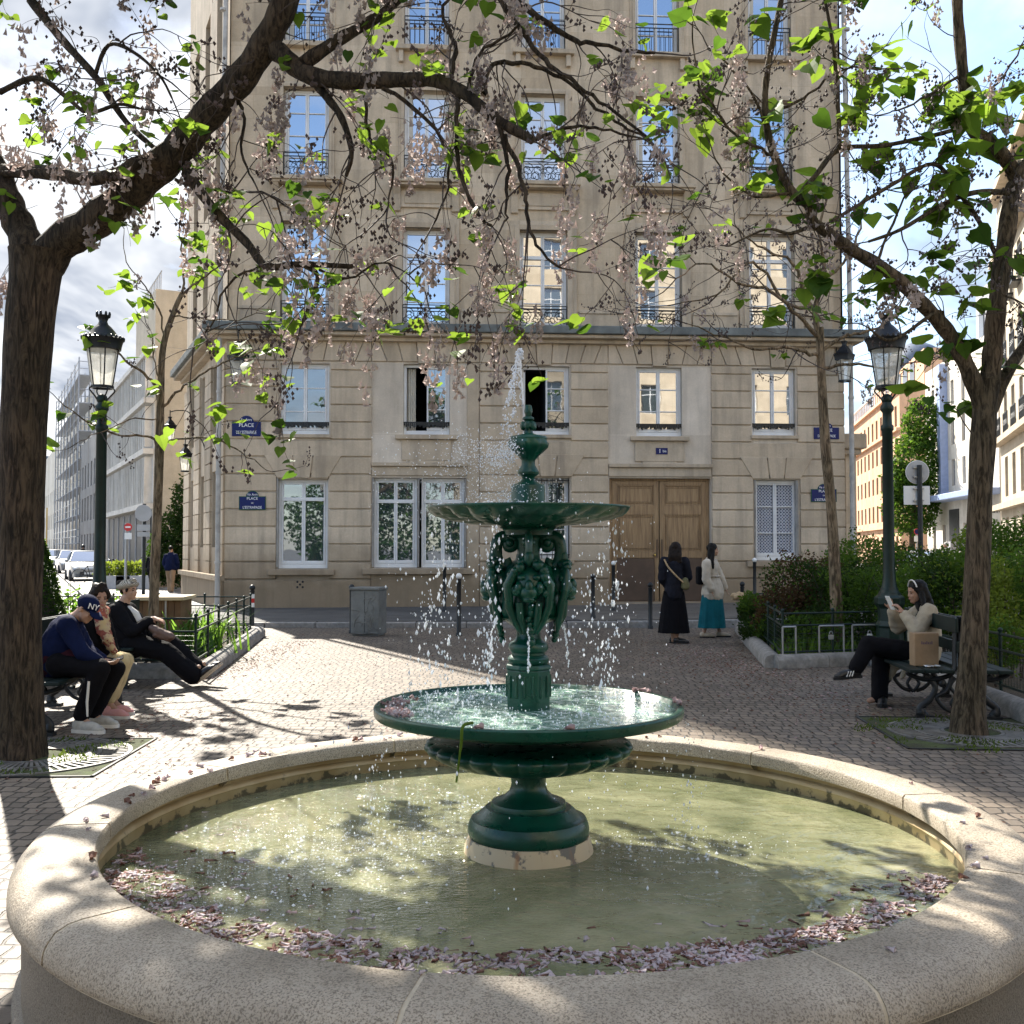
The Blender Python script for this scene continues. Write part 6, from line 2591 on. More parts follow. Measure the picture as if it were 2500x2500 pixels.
# drooping limbs over the facade
for rows, r0 in (([(1215, 290, Yl - 1.2), (1240, 400, Yl - 1.25), (1235, 480, Yl - 1.25), (1235, 540, Yl - 1.3)], .018),
                 ([(1230, 330, Yl - 1.2), (1275, 430, Yl - 1.3), (1285, 520, Yl - 1.35), (1310, 600, Yl - 1.4), (1370, 660, Yl - 1.4)], .018),
                 ([(1120, 225, Yl - 1.1), (1115, 310, Yl - 1.1), (1125, 430, Yl - 1.15), (1165, 520, Yl - 1.2), (1200, 560, Yl - 1.2), (1195, 620, Yl - 1.2)], .018),
                 ([(930, 215, Yl - .9), (1030, 280, Yl - .9), (1080, 350, Yl - .9), (1095, 440, Yl - .9), (1060, 550, Yl - .9)], .016),
                 ([(1180, 235, Yl - 1.1), (1200, 160, Yl - 1), (1290, 160, Yl - 1), (1370, 190, Yl - 1), (1480, 280, Yl - 1.1), (1560, 330, Yl - 1.1)], .02),
                 ([(1210, -20, Yl - .8), (1260, 60, Yl - .9), (1330, 145, Yl - 1), (1400, 200, Yl - 1.1), (1480, 260, Yl - 1.1), (1590, 345, Yl - 1.2)], .022),
                 ([(1240, -10, Yl - .8), (1330, 50, Yl - .9), (1400, 95, Yl - .9), (1460, 110, Yl - 1), (1600, 130, Yl - 1)], .026),
                 ([(1290, 345, Yl - 1.3), (1400, 310, Yl - 1.3), (1490, 320, Yl - 1.3), (1580, 345, Yl - 1.4)], .014),
                 ([(1140, 235, Yl - 1.1), (1170, 130, Yl - 1), (1250, 80, Yl - 1), (1290, 20, Yl - 1)], .016),
                 ([(890, 230, Yl - .8), (905, 340, Yl - .8), (960, 400, Yl - .85), (940, 520, Yl - .9)], .014),
                 ([(1095, 200, Yl - 1), (1110, 110, Yl - .9), (1080, 30, Yl - .8), (1120, -30, Yl - .8)], .02),
                 ([(580, 230, Yl - .4), (595, 290, Yl - .5), (590, 370, Yl - .5), (620, 450, Yl - .6)], .016),
                 ([(430, 440, Yl - .3), (560, 470, Yl - .4), (640, 470, Yl - .5), (720, 520, Yl - .6)], .013),
                 ([(780, 660, Yl - .8), (850, 680, Yl - .9), (930, 640, Yl - .9), (1010, 680, Yl - 1)], .011),
                 ([(650, 640, Yl - .7), (560, 690, Yl - .6), (520, 780, Yl - .5), (470, 850, Yl - .5)], .011)):
    T.branch(pts_at(rows), r0, r0 * .4, 7, jit=.006)
# unseen crown limbs above the picture, added to shade the basin
for i in range(26):
    a = T.r.uniform(0, 2 * PI)
    o = at(720 + T.r.uniform(-200, 200), -150, Yl - .6)
    e_ = o + Vector((math.cos(a) * T.r.uniform(1.2, 3.1) + .8, math.sin(a) * T.r.uniform(1, 2.8) - .8, T.r.uniform(.5, 2.0)))
    T.branch([o, (o + e_) / 2 + Vector((0, 0, .4)), e_], .04, .015, 7)
low = list(T.ax)
T.ax = []
for i in range(34):  # denser hidden branches placed so the near coping falls in shade
    c = Vector((T.r.uniform(-5.4, -.9), T.r.uniform(6.6, 9.6), T.r.uniform(7.0, 8.4)))
    o = at(760, -230, Yl - .7)
    T.branch([o, o + (c - o) * .5 + Vector((0, 0, .5)), c], .022, .008, 6)
T.twigs(4.0, .6, .008, 1, .06, (.9, .12, .1, .21), skip=.5)
T.ax = low
T.twigs(3.9, .62, .0065, 1, -.12, (.33, .46, .48, .10), skip=.18)
T.done('paulownia_tree', 'thick dark leaning tree on the left with lilac blossoms spreading over the fountain', tr, M['bark'], 'trees of the square', (base.x, base.y, 0))

# ---- right tree
T = Tree(5)
tr = MB()
base = gnd(2366, 1792)
Y0 = base.y
trunk_tube(tr, [base + Vector((0, 0, -.1)), base + Vector((0, 0, .18)), at(2374, 1620, Y0), at(2385, 1400, Y0), at(2393, 1200, Y0), at(2400, 1080, Y0), at(2405, 985, Y0), at(2410, 930, Y0)], [.175, .14, .112, .102, .098, .108, .095, .112], 24, .035, 3)
T.branch(pts_at([(2404, 1000, Y0), (2420, 900, Y0), (2428, 800, Y0), (2448, 640, Y0), (2470, 480, Y0 + .1), (2480, 430, Y0 + .1), (2430, 360, Y0), (2370, 310, Y0), (2355, 220, Y0 - .1), (2340, 60, Y0 - .2), (2335, -60, Y0 - .2)]), .09, .04, 14)
T.branch(pts_at([(2400, 1000, Y0), (2365, 905, Y0 - .05), (2320, 820, Y0 - .1), (2255, 745, Y0 - .2), (2170, 665, Y0 - .3), (2080, 610, Y0 - .4), (2010, 560, Y0 - .5), (1985, 545, Y0 - .5)]), .075, .042, 12)
T.branch(pts_at([(1985, 548, Y0 - .5), (1972, 500, Y0 - .5), (1935, 470, Y0 - .5), (1890, 380, Y0 - .5), (1868, 280, Y0 - .5), (1872, 180, Y0 - .5), (1895, 60, Y0 - .5), (1915, -40, Y0 - .5)]), .04, .022, 10)
T.branch(pts_at([(1940, 490, Y0 - .5), (1990, 430, Y0 - .5), (2050, 365, Y0 - .5), (2160, 355, Y0 - .4), (2280, 330, Y0 - .3), (2390, 300, Y0 - .1)]), .022, .018, 8)
T.branch(pts_at([(2050, 365, Y0 - .5), (2045, 250, Y0 - .5), (2035, 120, Y0 - .5), (2010, -20, Y0 - .5)]), .022, .014, 8)
T.branch(pts_at([(2415, 1010, Y0), (2470, 890, Y0 + .1), (2530, 800, Y0 + .2), (2600, 650, Y0 + .3)]), .06, .03, 10)
T.branch(pts_at([(2480, 430, Y0), (2520, 380, Y0), (2600, 300, Y0)]), .05, .03, 10)
T.branch(pts_at([(2460, 470, Y0), (2380, 470, Y0 - .1), (2300, 500, Y0 - .2), (2200, 560, Y0 - .3), (2120, 590, Y0 - .3)]), .028, .012, 8)
T.branch(pts_at([(2440, 640, Y0), (2390, 540, Y0 - .1), (2340, 470, Y0 - .2), (2280, 400, Y0 - .2), (2180, 450, Y0 - .3), (2080, 510, Y0 - .4), (2030, 540, Y0 - .5)]), .022, .014, 8)
T.branch(pts_at([(2300, 805, Y0 - .1), (2290, 760, Y0 - .2), (2180, 830, Y0 - .4), (2120, 800, Y0 - .5)]), .022, .008, 7)
T.branch(pts_at([(1985, 548, Y0 - .5), (1930, 570, Y0 - .6), (1870, 560, Y0 - .7), (1780, 600, Y0 - .8)]), .018, .007, 7)
for rows in ([(1890, 380, Y0 - .5), (1800, 330, Y0 - .6), (1740, 260, Y0 - .7), (1700, 180, Y0 - .7), (1690, 60, Y0 - .7)],
             [(1868, 280, Y0 - .5), (1960, 240, Y0 - .5), (2060, 170, Y0 - .5), (2180, 170, Y0 - .5)],
             [(1880, 330, Y0 - .5), (1830, 220, Y0 - .6), (1750, 130, Y0 - .7)],
             [(2350, 180, Y0 - .1), (2250, 240, Y0 - .2), (2170, 280, Y0 - .3)],
             [(2350, 250, Y0 - .1), (2440, 200, Y0), (2500, 100, Y0)],
             [(2140, 640, Y0 - .3), (2190, 520, Y0 - .3), (2230, 440, Y0 - .3)],
             [(2480, 560, Y0), (2440, 700, Y0 - .3), (2500, 740, Y0 - .3)],
             [(1925, 470, Y0 - .5), (1850, 480, Y0 - .6), (1790, 450, Y0 - .7), (1740, 380, Y0 - .7)]):
    T.branch(pts_at(rows), .014, .006, 7, jit=.006)
for i in range(6):
    a = T.r.uniform(0, 2 * PI)
    o = at(2335, -60, Y0 - .2)
    e_ = o + Vector((math.cos(a) * 1.6, math.sin(a) * 1.4, T.r.uniform(.3, 1.6)))
    T.branch([o, (o + e_) / 2 + Vector((0, 0, .3)), e_], .03, .012, 7)
T.twigs(3.6, .5, .0065, 1, .02, (.50, .18, .60, .165), skip=.22)
for k in range(14):
    p = at(2290 + T.r.uniform(-28, 40), 985 + T.r.uniform(-25, 35), Y0 - .25)
    if k < 7:
        heart(T.leaf, p, (T.r.gauss(-.3, .6), T.r.gauss(-.4, .4), T.r.uniform(-.8, .1)), .10, T.r, 1)
T.branch(pts_at([(2372, 1058, Y0 - .1), (2352, 1030, Y0 - .2), (2335, 1000, Y0 - .25), (2310, 985, Y0 - .25)]), .006, .004, 5, T.twig, keep=False)
T.done('paulownia_tree', 'bare right hand tree forking behind the bench, with big green leaves and seed capsules', tr, M['bark2'], 'trees of the square', (base.x, base.y, 0))

# ---- slim right tree in front of the facade
T = Tree(9)
tr = MB()
Y0 = 15.2
bs_ = at(2046, 1590, Y0)
trunk_tube(tr, [Vector((bs_.x, Y0, 0)), at(2040, 1440, Y0), at(2030, 1250, Y0), at(2015, 1080, Y0), at(2005, 900, Y0), at(2002, 800, Y0)], [.11, .09, .072, .076, .060, .055], 20, .03, 7)
T.branch(pts_at([(2002, 840, Y0), (1990, 760, Y0), (2005, 700, Y0), (2012, 640, Y0), (2000, 560, Y0), (2030, 450, Y0)]), .05, .015, 9)
for rows, r0 in (([(2002, 830, Y0), (1950, 770, Y0 - .2), (1880, 710, Y0 - .4), (1800, 690, Y0 - .5), (1720, 640, Y0 - .6), (1640, 690, Y0 - .6)], .034),
                 ([(2000, 870, Y0), (1930, 850, Y0 - .2), (1840, 850, Y0 - .3), (1760, 820, Y0 - .4), (1680, 790, Y0 - .5)], .03),
                 ([(2005, 860, Y0), (2060, 820, Y0), (2110, 810, Y0), (2180, 780, Y0 + .1), (2210, 720, Y0 + .1), (2260, 690, Y0)], .03),
                 ([(1995, 780, Y0), (1960, 700, Y0 - .1), (1930, 640, Y0 - .2), (1850, 600, Y0 - .3), (1780, 540, Y0 - .4)], .035),
                 ([(2008, 690, Y0), (2060, 640, Y0), (2100, 560, Y0), (2080, 480, Y0)], .03),
                 ([(1990, 750, Y0), (1920, 740, Y0 - .2), (1840, 640, Y0 - .3), (1750, 720, Y0 - .5), (1660, 740, Y0 - .5)], .03),
                 ([(2004, 900, Y0), (2080, 890, Y0 - .2), (2160, 900, Y0 - .3), (2240, 880, Y0 - .4)], .028)):
    T.branch(pts_at(rows), r0, r0 * .25, 8, jit=.012)
T.twigs(2.6, 1.0, .010, 1, .03, (.10, .06, .5, .14), skip=.15)
T.done('young_paulownia_tree', 'slim bare tree standing in the right hedge before the facade, many thin twigs', tr, M['bark3'], 'trees of the square', (bs_.x, Y0, 0))

# ---- slim left tree
T = Tree(14)
tr = MB()
Y0 = 13.6
bs_ = Vector((at(376, 1500, Y0).x, Y0, 0))
trunk_tube(tr, [bs_, at(376, 1450, Y0), at(384, 1250, Y0), at(390, 1080, Y0), at(392, 980, Y0), at(398, 850, Y0), at(425, 760, Y0), at(445, 715, Y0)], [.075, .064, .058, .060, .05, .042, .035, .03], 14, .02, 2)
for rows, r0 in (([(392, 985, Y0), (370, 930, Y0), (320, 890, Y0 - .2), (285, 860, Y0 - .3), (240, 830, Y0 - .3)], .024),
                 ([(386, 1090, Y0), (360, 1065, Y0), (280, 1060, Y0 - .2), (200, 1020, Y0 - .4), (140, 975, Y0 - .5)], .02),
                 ([(392, 1085, Y0), (440, 1070, Y0), (520, 1070, Y0 - .3), (590, 1105, Y0 - .5), (660, 1155, Y0 - .7)], .02),
                 ([(394, 1000, Y0), (440, 950, Y0), (500, 910, Y0 - .2), (560, 880, Y0 - .3), (640, 850, Y0 - .4)], .022),
                 ([(405, 830, Y0), (380, 740, Y0), (345, 690, Y0), (310, 640, Y0), (300, 560, Y0)], .014),
                 ([(440, 720, Y0), (480, 690, Y0), (540, 640, Y0 - .2), (590, 560, Y0 - .2)], .018),
                 ([(445, 715, Y0), (450, 640, Y0), (440, 560, Y0), (460, 480, Y0)], .018),
                 ([(420, 770, Y0), (480, 775, Y0 - .1), (580, 780, Y0 - .3), (640, 750, Y0 - .4)], .014),
                 ([(388, 1030, Y0), (330, 1020, Y0 - .3), (260, 1050, Y0 - .5), (190, 1080, Y0 - .6)], .012),
                 ([(400, 960, Y0), (380, 900, Y0 - .1), (370, 830, Y0 - .2), (360, 800, Y0 - .2)], .012)):
    T.branch(pts_at(rows), r0, r0 * .3, 7, jit=.01)
T.twigs(3.4, .42, .0065, 0, .02, (.95, .03, .26, .17), skip=.3)
T.done('young_paulownia_tree', 'slim young left tree with tiers of bright green heart leaves by the lamp', tr, M['bark3'], 'trees of the square', (bs_.x, Y0, 0))


# ---------------------------------------------------------------- foliage masses
def lv(b, p, s, rnd, mi=0, up=.3):
    # single small pointed leaf
    d = Vector((rnd.gauss(0, 1), rnd.gauss(0, 1), rnd.gauss(up, .7))).normalized()
    u = d.cross(Vector((rnd.gauss(0, 1), rnd.gauss(0, 1), rnd.gauss(0, 1)))).normalized()
    p = Vector(p)
    b.add([p, p + d * s * .45 + u * s * .3, p + d * s, p + d * s * .45 - u * s * .3], [(0, 1, 2, 3)], mi)


def shrub(name, label, blobs, n, size, mats, group, seed=1, cat='shrub', stems=12, flat=0., sprig=.25):
    # blobs: (x, y, z, rx, ry, rz) volumes; leaves gather on uneven shells with gaps
    rnd = random.Random(seed)
    cx = sum(b_[0] for b_ in blobs) / len(blobs)
    cy_ = sum(b_[1] for b_ in blobs) / len(blobs)
    e = empty(name, label, cat, (cx, cy_, 0), 0, group)
    b, st = MB(), MB()
    vol = [b_[3] * b_[4] + b_[3] * b_[5] + b_[4] * b_[5] for b_ in blobs]
    for i in range(n):
        q = rnd.choices(blobs, vol)[0]
        d = Vector((rnd.gauss(0, 1), rnd.gauss(0, 1), rnd.gauss(0, 1))).normalized()
        lump = 1 + .30 * noise.noise(Vector((d.x * 2.2 + q[0], d.y * 2.2 + q[1], d.z * 2.2))) + .16 * noise.noise(Vector((d.x * 6 + q[0], d.y * 6, d.z * 6)))
        k = (1 - abs(rnd.gauss(0, .22))) * lump
        if rnd.random() < sprig * .3:
            k *= rnd.uniform(1.0, 1.22)
        p = Vector((q[0] + d.x * q[3] * k, q[1] + d.y * q[4] * k, q[2] + d.z * q[5] * k))
        if p.z < .08:
            continue
        p -= Vector((cx, cy_, 0))
        mi = 0 if noise.noise(p * 1.7 + Vector((seed, 0, 0))) > -.08 or len(mats) == 1 else 1
        if len(mats) > 2 and rnd.random() < .12:
            mi = 2
        lv(b, p, size * rnd.uniform(.6, 1.4), rnd, mi)
    for i in range(stems):
        q = rnd.choice(blobs)
        p0_ = Vector((q[0] + rnd.uniform(-.3, .3) * q[3] - cx, q[1] + rnd.uniform(-.3, .3) * q[4] - cy_, .05))
        p1_ = Vector((q[0] + rnd.uniform(-.9, .9) * q[3] - cx, q[1] + rnd.uniform(-.9, .9) * q[4] - cy_, q[2] + rnd.uniform(.3, 1.12) * q[5]))
        st.tube(spline([p0_, (p0_ + p1_) / 2 + Vector((rnd.uniform(-.1, .1), rnd.uniform(-.1, .1), .1)), p1_], 3), [.012, .010, .009, .008, .006, .004, .003], 5)
    b.build('foliage', [M[m_] for m_ in mats], e)
    if stems:
        st.build('stems', M['twig'], e, smooth=60)
    return e


M['hedge'] = leaf_mat('hedge leaf', (.05, .10, .018), (.14, .25, .025))
M['hedge2'] = leaf_mat('dark hedge leaf', (.022, .05, .013), (.06, .11, .015))
M['hedgebr'] = leaf_mat('bronze hedge leaf', (.065, .04, .022), (.12, .07, .03))
M['hedgey'] = leaf_mat('yellow green hedge leaf', (.12, .16, .03), (.28, .36, .04))
M['grassblade'] = leaf_mat('strap leaf', (.06, .14, .03), (.22, .40, .05), .4, .5)
hg = 'shrubs in the planters'
def B(px, py, Y, rx, rz, ry=None):
    p = at(px, py, Y)
    return (p.x, p.y, p.z, rx, ry or rx, rz)
shrub('hedge_shrub', 'bronze tinged bushy shrub at the left end of the right planter', [B(1945, 1435, 16.3, .55, .55), B(1925, 1500, 16.0, .55, .45), B(2010, 1460, 16.2, .55, .6)], 11000, .05, ['hedgebr', 'hedge2', 'hedge'], hg, 1, stems=26)
shrub('hedge_shrub', 'dark green shrub filling the planter below the slim tree', [B(2080, 1480, 15.6, .7, .62), B(2000, 1540, 15.3, .5, .35), B(2140, 1470, 15.6, .5, .6)], 11000, .05, ['hedge2', 'hedge'], hg, 2)
shrub('hedge_shrub', 'tall mid green shrub behind the right lamp post', [B(2120, 1395, 17.6, .8, .62), B(2200, 1410, 17.2, .7, .55), B(2060, 1420, 17.6, .5, .5)], 12000, .055, ['hedge', 'hedge2', 'hedgey'], hg, 3, sprig=.6)
shrub('hedge_shrub', 'green shrub between lamp post and seated phone reader', [B(2230, 1480, 14.0, .5, .55), B(2290, 1460, 14.4, .55, .6)], 9000, .05, ['hedge', 'hedge2'], hg, 4)
shrub('hedge_shrub', 'broad green shrub seen behind the right tree trunk', [B(2360, 1450, 13.6, .6, .55), B(2330, 1400, 14.2, .5, .35)], 9000, .05, ['hedge', 'hedge2', 'hedgey'], hg, 5)
shrub('hedge_shrub', 'yellowish leafy shrub right of the right tree trunk', [B(2450, 1500, 11.4, .42, .5), B(2500, 1440, 11.6, .5, .5), B(2440, 1570, 11.0, .3, .3)], 10000, .045, ['hedgey', 'hedge'], hg, 6, sprig=.7)
shrub('hedge_shrub', 'tall loose green shrub at the right picture edge', [B(2460, 1360, 14.2, .55, .5), B(2400, 1330, 15.0, .4, .3), B(2540, 1370, 14.0, .6, .6)], 9000, .05, ['hedge', 'hedgey'], hg, 7, sprig=.8)
shrub('ivy_bush', 'small ivy clump on the front corner of the right fence', [B(1835, 1490, 17.3, .22, .28, .4), B(1850, 1540, 16.6, .25, .2, .5)], 3200, .06, ['hedge', 'hedge2'], hg, 8, stems=4)
# low plants behind the framed panels
rr = random.Random(4)
b = MB()
for i in range(260):
    x = rr.uniform(3.7, 5.6)
    y = 13.9 + rr.uniform(0, .9) + (x - 3.6) * .35
    a = rr.uniform(0, 6.28)
    L = rr.uniform(.15, .4)
    d = Vector((math.cos(a) * .5, math.sin(a) * .5, 1)).normalized()
    p = Vector((x, y, .1))
    w_ = Vector((-math.sin(a), math.cos(a), 0)) * .011
    q1 = p + d * L * .6
    q2 = q1 + (d + Vector((0, 0, -.8))) * L * .5
    b.add([p - w_, p + w_, q1 + w_, q1 - w_, q2], [(0, 1, 2, 3), (3, 2, 4)])
tag(b.build('planter_undergrowth', M['hedge']), kind='stuff')
# clipped cone on the left
rr = random.Random(6)
p = at(90, 1430, 12.4)
e = empty('clipped_cone', 'dark clipped conical evergreen between thick trunk and seated people', 'topiary', (p.x, p.y, 0))
b = MB()
for i in range(17000):
    z = rr.random() ** 1.35 * 1.62
    a = rr.uniform(0, 6.28)
    q = .50 * (1 - z / 1.70) ** .8 * (1 - abs(rr.gauss(0, .07))) * (1 + .05 * noise.noise(Vector((math.cos(a) * 3, math.sin(a) * 3, z * 4))))
    lv(b, (math.cos(a) * q, math.sin(a) * q, z + .1), rr.uniform(.022, .045), rr, 0 if rr.random() < .8 else 1)
b.build('foliage', [M['hedge2'], M['hedge']], e)
b = MB()
b.lathe([(.42, .08), (.36, .5), (.22, 1.0), (.02, 1.5)], 16, mod=lambda r, z, a: r * .86)
b.build('stem', M['twig'], e)
# iris clump
p = gnd(475, 1560, .1)
p = Vector((-4.5, 14.6, .1))
e = empty('iris_clump', 'clump of bright green strap leaves inside the left planter fence', 'plant', p)
b = MB()
rr = random.Random(2)
for i in range(170):
    a = rr.uniform(0, 6.28)
    o_ = Vector((rr.gauss(0, .24), rr.gauss(0, .3), 0))
    L = rr.uniform(.5, .85)
    ln_ = rr.uniform(.12, .55)
    d = Vector((math.cos(a) * ln_, math.sin(a) * ln_, 1)).normalized()
    w_ = Vector((-math.sin(a), math.cos(a), 0)) * rr.uniform(.014, .024)
    pts = []
    for k in range(6):
        f_ = k / 5
        pts.append(o_ + d * L * f_ + Vector((math.cos(a), math.sin(a), -1)) * (L * .38 * max(0, f_ - .45) ** 1.6 * (1 + ln_)))
    vs = []
    for k, q in enumerate(pts):
        ww_ = w_ * (1 - (k / 5) ** 2.2)
        vs += [q - ww_, q + ww_]
    b.add(vs, [(2 * k, 2 * k + 1, 2 * k + 3, 2 * k + 2) for k in range(5)])
b.build('strap_leaves', M['grassblade'], e)
rr = random.Random(12)
b = MB()
for i in range(5200):
    x, y = rr.uniform(-9.2, -4.0), rr.uniform(12.8, 18.3)
    if x > -3.95 - (y - 12.6) * .13 or noise.noise(Vector((x * 1.1, y * 1.1, 0))) < -.12:
        continue
    lv(b, (x, y, .1 + rr.random() ** 2 * (.5 if noise.noise(Vector((x * .9, y * .9, 4))) > .1 else .22)), rr.uniform(.04, .09), rr, 0 if rr.random() < .6 else 1)
tag(b.build('planter_groundcover', [M['grassblade'], M['hedge']]), kind='stuff')
for px, Y, h_, lb in ((168, 13.4, 1.05, 'tall leafy weed beside the clipped cone'), (192, 13.0, .95, 'tall leafy weed left of the green lamp post'), (284, 14.5, .9, 'pale leafy plant behind the head with the scarf band')):
    p = P2(px, Y)
    e = empty('tall_weed', lb, 'plant', (p.x, p.y, .08), 0, 'tall leafy weeds in the left planter')
    b, s_ = MB(), MB()
    for k in range(5):
        o_ = Vector((rr.uniform(-.15, .15), rr.uniform(-.12, .12), 0))
        tp = o_ * 1.3 + Vector((0, 0, h_ * rr.uniform(.75, 1.05)))
        s_.tube([o_, tp], [.008, .004], 5)
        for j in range(26):
            f_ = rr.uniform(.25, 1)
            lv(b, o_ + (tp - o_) * f_, rr.uniform(.06, .11), rr, 0, .1)
    b.build('leaves', M['grassblade'], e)
    s_.build('stem', M['twig'], e)
# dark evergreen against the plain gable, planters at its foot
p = P2(438, 39)
shrub('dark_evergreen', 'dark upright evergreen against the plain gable on the left street', [(p.x - .1, 39, 1.6, .9, .8, 1.5), (p.x + .3, 39.2, 2.9, .7, .7, 1.5), (p.x - .5, 38.8, 1.2, .7, .7, 1.0)], 8000, .13, ['hedge2'], None, 31, 'tree', 6)
for px, lb in ((280, 'planter of grasses left of the dark evergreen, before the black shopfront'), (335, 'second planter of grasses before the black shopfront, nearer the evergreen')):
    p = P2(px, 38.5)
    e = empty('street_planter', lb, 'planter', (p.x, p.y, 0), 0, 'grey planters by the shopfront')
    b = MB()
    b.box(-.7, -.25, 0, .7, .25, .55)
    b.build('trough', M['greypanel'], e, bevel=.02)
    b = MB()
    for i in range(500):
        lv(b, (rr.uniform(-.7, .7), rr.uniform(-.2, .2), .5 + rr.random() * .5), rr.uniform(.1, .2), rr, 0, .9)
    b.build('grasses', M['hedgey'], e)
# leafy street tree before the salmon building
p = P2(2226, 72)
e = shrub('street_tree', 'tall bright green leafy street tree before the salmon brick building', [(p.x, 72, 4.5, 1.8, 1.6, 2.2), (p.x + .4, 72, 7.5, 1.7, 1.6, 2.4), (p.x + .9, 72.2, 10.3, 1.3, 1.3, 1.9), (p.x - .7, 71.8, 6, 1.2, 1.2, 1.6)], 12000, .26, ['leafdark', 'hedge', 'leaf'], None, 41, 'tree', 0, sprig=.5)
b = MB()
b.tube([(-.2, 0, 0), (-.1, 0, 3), (.2, 0, 6), (.5, 0, 9)], [.22, .18, .12, .05], 10)
b.build('trunk', M['bark2'], e, smooth=60)
p = P2(262, 36)

# ---------------------------------------------------------------- litter on the paving
rr = random.Random(77)
b = MB()
def litter(n, fx_, fy_):
    for i in range(n):
        x, y = fx_(), fy_()
        if (x - BX) ** 2 + (y - BY) ** 2 < 2.0 ** 2:
            continue
        s_ = rr.uniform(.008, .022)
        a = rr.uniform(0, 6.28)
        c_, q_ = math.cos(a) * s_, math.sin(a) * s_
        b.add([(x - c_, y - q_, .004), (x + q_ * .5, y - c_ * .5, .004 + s_ * .5), (x + c_, y + q_, .005), (x - q_ * .5, y + c_ * .5, .004)], [(0, 1, 2, 3)], rr.choice((0, 1, 1, 2)))
litter(1500, lambda: rr.uniform(-6, 7), lambda: rr.uniform(5.5, 19))
litter(1500, lambda: 3.0 + rr.gauss(0, .5), lambda: rr.gauss(14.2, 1.6))
litter(500, lambda: 3.4 + rr.gauss(0, .6), lambda: rr.gauss(10.5, 1))
litter(700, lambda: -3.6 + rr.gauss(0, .22), lambda: rr.uniform(12.3, 17.5))
litter(500, lambda: -3.4 + rr.gauss(0, .5), lambda: rr.uniform(7, 10))
tag(b.build('fallen_petals', [M['oldpink'], M['wilt'], M['wilt']]), kind='stuff')
# ---------------------------------------------------------------- people
def cloth(name, c, rough=.85, var=.2, sc=6):
    return pm(name, c, rough, var=var, scale=sc, bump=.25, bscale=120, spec=.12)


M['skin'] = pm('skin', (.42, .25, .17), .55, var=.08, scale=14)
M['skin2'] = pm('tanned skin', (.36, .20, .13), .55, var=.08, scale=14)
M['hairblack'] = pm('black hair', (.006, .005, .0045), .5, var=.4, scale=30, spec=.15)
M['hairbrown'] = pm('dark brown hair', (.014, .009, .007), .55, var=.4, scale=30, spec=.15)
M['eye'] = pm('dark eye', (.01, .01, .012), .2)
M['lip'] = pm('lips', (.33, .11, .09), .5)
M['navy'] = cloth('navy jacket cloth', (.005, .010, .042))
M['blackc'] = cloth('black cloth', (.005, .005, .007))
M['char'] = cloth('charcoal jacket cloth', (.012, .013, .02))
M['burg'] = cloth('burgundy cloth', (.035, .008, .014))
M['creamc'] = cloth('cream jacket cloth', (.50, .44, .36))
M['beigec'] = cloth('sand jacket cloth', (.36, .31, .235))
M['teal'] = cloth('teal skirt cloth', (.008, .10, .125))
M['creampants'] = cloth('cream trousers', (.52, .42, .24))
M['khaki'] = cloth('khaki trousers', (.26, .19, .13))
M['shoegrey'] = pm('grey knit trainer', (.40, .39, .36), .8, var=.2, scale=20)
M['sole'] = pm('white sole', (.66, .64, .60), .6)
M['pink'] = pm('pink trainer', (.62, .30, .28), .7, var=.1)
M['shoeblack'] = pm('black leather shoe', (.012, .012, .014), .35)
M['shoebeige'] = pm('beige shoe', (.40, .33, .24), .5)
m, t, o = nt('patterned scarf')
r = ramp(t, [(.35, (.50, .38, .18, 1)), (.48, (.45, .33, .2, 1)), (.52, (.22, .05, .04, 1)), (.7, (.40, .12, .06, 1))])
t.links.new(noi(t, oc(t), 14, 4, .6), r.inputs[0])
b = N(t, 'BsdfPrincipled', i_Roughness=.9)
t.links.new(r.outputs[0], b.inputs['Base Color'])
t.links.new(b.outputs[0], o.inputs[0])
M['scarf'] = m
m, t, o = nt('striped head wrap')
wv = N(t, 'TexWave', i_Scale=26., i_Distortion=3., i_Detail=2.)
mp = N(t, 'Mapping')
mp.inputs['Rotation'].default_value = (0, R(70), R(20))
t.links.new(oc(t), mp.inputs[0])
t.links.new(mp.outputs[0], wv.inputs['Vector'])
r = ramp(t, [(.3, (.12, .10, .08, 1)), (.6, (.46, .42, .34, 1))])
t.links.new(wv.outputs['Fac'], r.inputs[0])
b = N(t, 'BsdfPrincipled', i_Roughness=.9)
t.links.new(r.outputs[0], b.inputs['Base Color'])
t.links.new(b.outputs[0], o.inputs[0])
M['wrap'] = m


def cap(mb, p0, p1, r0, r1, n=12, flat=1.):
    p0, p1 = Vector(p0), Vector(p1)
    d = (p1 - p0)
    L = d.length
    if L < 1e-4:
        mb.sph(p0, r0, n, 8)
        return
    d /= L
    pts = [p0 - d * r0 * .98, p0 - d * r0 * .8, p0 - d * r0 * .4] + [p0 + d * L * k / 4 for k in range(5)] + [p1 + d * r1 * .4, p1 + d * r1 * .8, p1 + d * r1 * .98]
    rad = [r0 * .18, r0 * .6, r0 * .92] + [r0 + (r1 - r0) * k / 4 for k in range(5)] + [r1 * .92, r1 * .6, r1 * .18]
    mb.tube(pts, rad, n, flat=flat)


def chain(mb, pts, rads, flat=1.):
    for i in range(len(pts) - 1):
        cap(mb, pts[i], pts[i + 1], rads[i], rads[i + 1], 12, flat)


def basis(f, up):
    f = Vector(f).normalized()
    s = f.cross(Vector(up)).normalized()
    u = s.cross(f)
    return Matrix((s, f, u)).transposed()     # columns: side, forward, up


